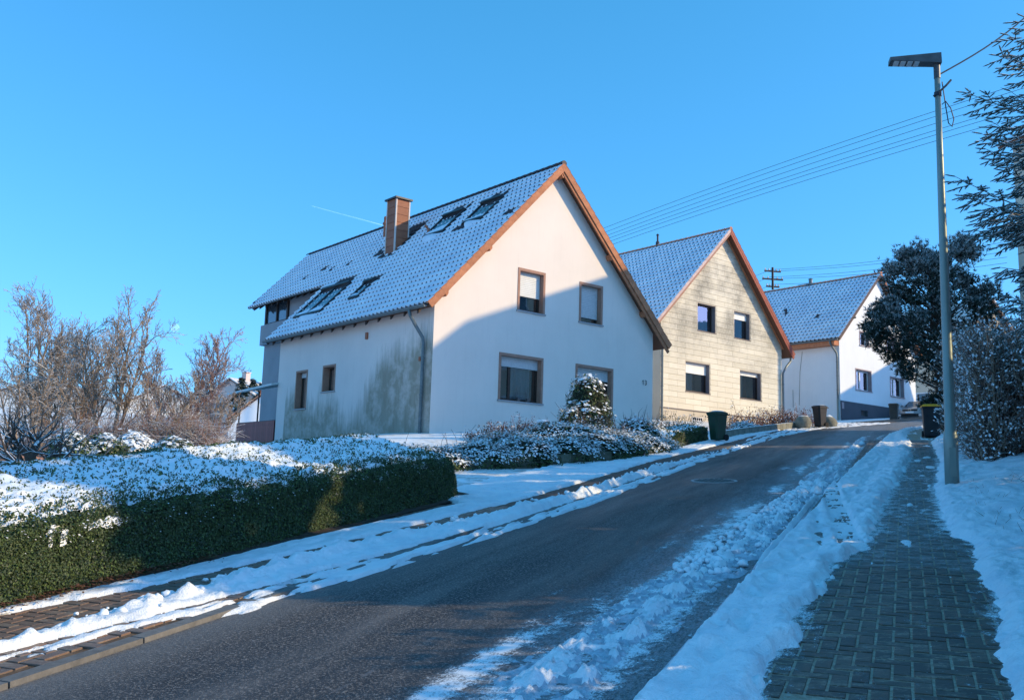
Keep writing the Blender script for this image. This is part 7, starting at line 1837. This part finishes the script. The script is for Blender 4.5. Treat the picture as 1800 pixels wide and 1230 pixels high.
for sg in (-1, 1):
    mb = MB(); mb.add([(sg * 0.705, -0.55, 0.93), (sg * 0.715, 0.32, 0.94), (sg * 0.575, 0.30, 1.24), (sg * 0.565, -0.12, 1.22)], [(0, 1, 2, 3)]); mb.build('side_window', 'skyglass', car)
    mb = MB(); mb.add([(sg * 0.715, 0.38, 0.94), (sg * 0.70, 1.30, 0.96), (sg * 0.57, 1.08, 1.22), (sg * 0.575, 0.36, 1.24)], [(0, 1, 2, 3)]); mb.build('side_window', 'skyglass', car)
    mb = MB(); mb.hexa([(sg * 0.44, -1.765, 0.56), (sg * 0.70, -1.66, 0.56), (sg * 0.72, -1.45, 0.60), (sg * 0.46, -1.6, 0.60)], [(sg * 0.44, -1.74, 0.68), (sg * 0.71, -1.60, 0.73), (sg * 0.73, -1.34, 0.76), (sg * 0.46, -1.5, 0.74)]); mb.build('headlight', 'lamp_glass', car)
    mb = MB(); mb.hexa([(sg * 0.74, -0.52, 0.92), (sg * 0.92, -0.50, 0.92), (sg * 0.92, -0.42, 0.92), (sg * 0.74, -0.42, 0.92)], [(sg * 0.76, -0.52, 1.02), (sg * 0.90, -0.50, 1.04), (sg * 0.90, -0.42, 1.04), (sg * 0.76, -0.42, 1.02)]); mb.build('mirror', 'car_paint', car)
    mb = MB(); mb.box(sg * 0.5 - 0.13, sg * 0.5 + 0.13, -1.80, -1.76, 0.30, 0.38); mb.build('fog_lamp', 'lamp_glass', car)
    for y in (-1.10, 1.10):
        mb = MB(); x = sg * 0.70; mb.lathe([(0.20, x - sg * 0.10), (0.28, x - sg * 0.09), (0.285, x), (0.275, x + sg * 0.095), (0.20, x + sg * 0.10)], 20, (0, y, 0.285), axis='x'); tw_ = mb.build('wheel', 'rubber', car)
        mb = MB(); mb.lathe([(0.19, x + sg * 0.085), (0.19, x + sg * 0.102), (0.05, x + sg * 0.112)], 20, (0, y, 0.285), axis='x'); mb.build('rim', 'chrome', tw_)
mb = MB(); mb.box(-0.40, 0.40, -1.775, -1.73, 0.575, 0.655); mb.build('grille', 'rubber', car)
mb = MB(); mb.box(-0.48, 0.48, -1.805, -1.74, 0.24, 0.40); mb.build('air_intake', 'rubber', car)
mb = MB(); mb.tube([(0.075 * math.cos(a_), -1.79, 0.615 + 0.075 * math.sin(a_)) for a_ in np.linspace(0, 2 * math.pi, 17)], 0.008, 5, cap=False); mb.tube([(-0.05, -1.79, 0.665), (-0.02, -1.79, 0.56), (0, -1.79, 0.61), (0.02, -1.79, 0.56), (0.05, -1.79, 0.665)], 0.006, 5); mb.build('badge', 'chrome', car)
mb = MB(); mb.box(-0.23, 0.23, -1.825, -1.805, 0.44, 0.54); mb.build('licence_plate', 'plate', car)

# ------------------------------------------------------------------ moon and vapour trail
def sky_mat(name, c, f):
    m_, nt, pr = _nodes(name); nt.nodes.remove(pr); out = nt.nodes['Material Output']
    tr = N(nt, 'ShaderNodeBsdfTransparent'); df = N(nt, 'ShaderNodeBsdfDiffuse'); df.inputs[0].default_value = (*c, 1); ad = N(nt, 'ShaderNodeAddShader')
    nt.links.new(tr.outputs[0], ad.inputs[0]); nt.links.new(df.outputs[0], ad.inputs[1])
    tr2 = N(nt, 'ShaderNodeBsdfTransparent'); mx = N(nt, 'ShaderNodeMixShader'); mx.inputs[0].default_value = f; nt.links.new(tr2.outputs[0], mx.inputs[1]); nt.links.new(ad.outputs[0], mx.inputs[2]); nt.links.new(mx.outputs[0], out.inputs[0]); return m_
MT['moon'] = sky_mat('pale_moon', (0.50, 0.46, 0.42), 0.24); MT['trail'] = sky_mat('vapour', (0.8, 0.8, 0.8), 0.2)
q = at(308, 576, 9000.0); mb = MB(); mb.lathe([(41 * math.sin(a_), 41 * -math.cos(a_)) for a_ in np.linspace(0.02, math.pi - 0.02, 20)], 32)
solo(mb, 'moon', 'moon', 'pale gibbous moon in the blue above the bare trees', 'moon', tuple(q), 0, None, True)
a, b = at(548, 362, 8000.0), at(672, 396, 8000.0); mb = MB(); mb.tube([(0, 0, 0), tuple((b - a) * 0.5), tuple(b - a)], [2.0, 4.0, 5.0], 8)
solo(mb, 'vapour_trail', 'trail', 'thin white vapour trail pointing at the chimney', 'vapour trail', tuple(a), 0, None, True)
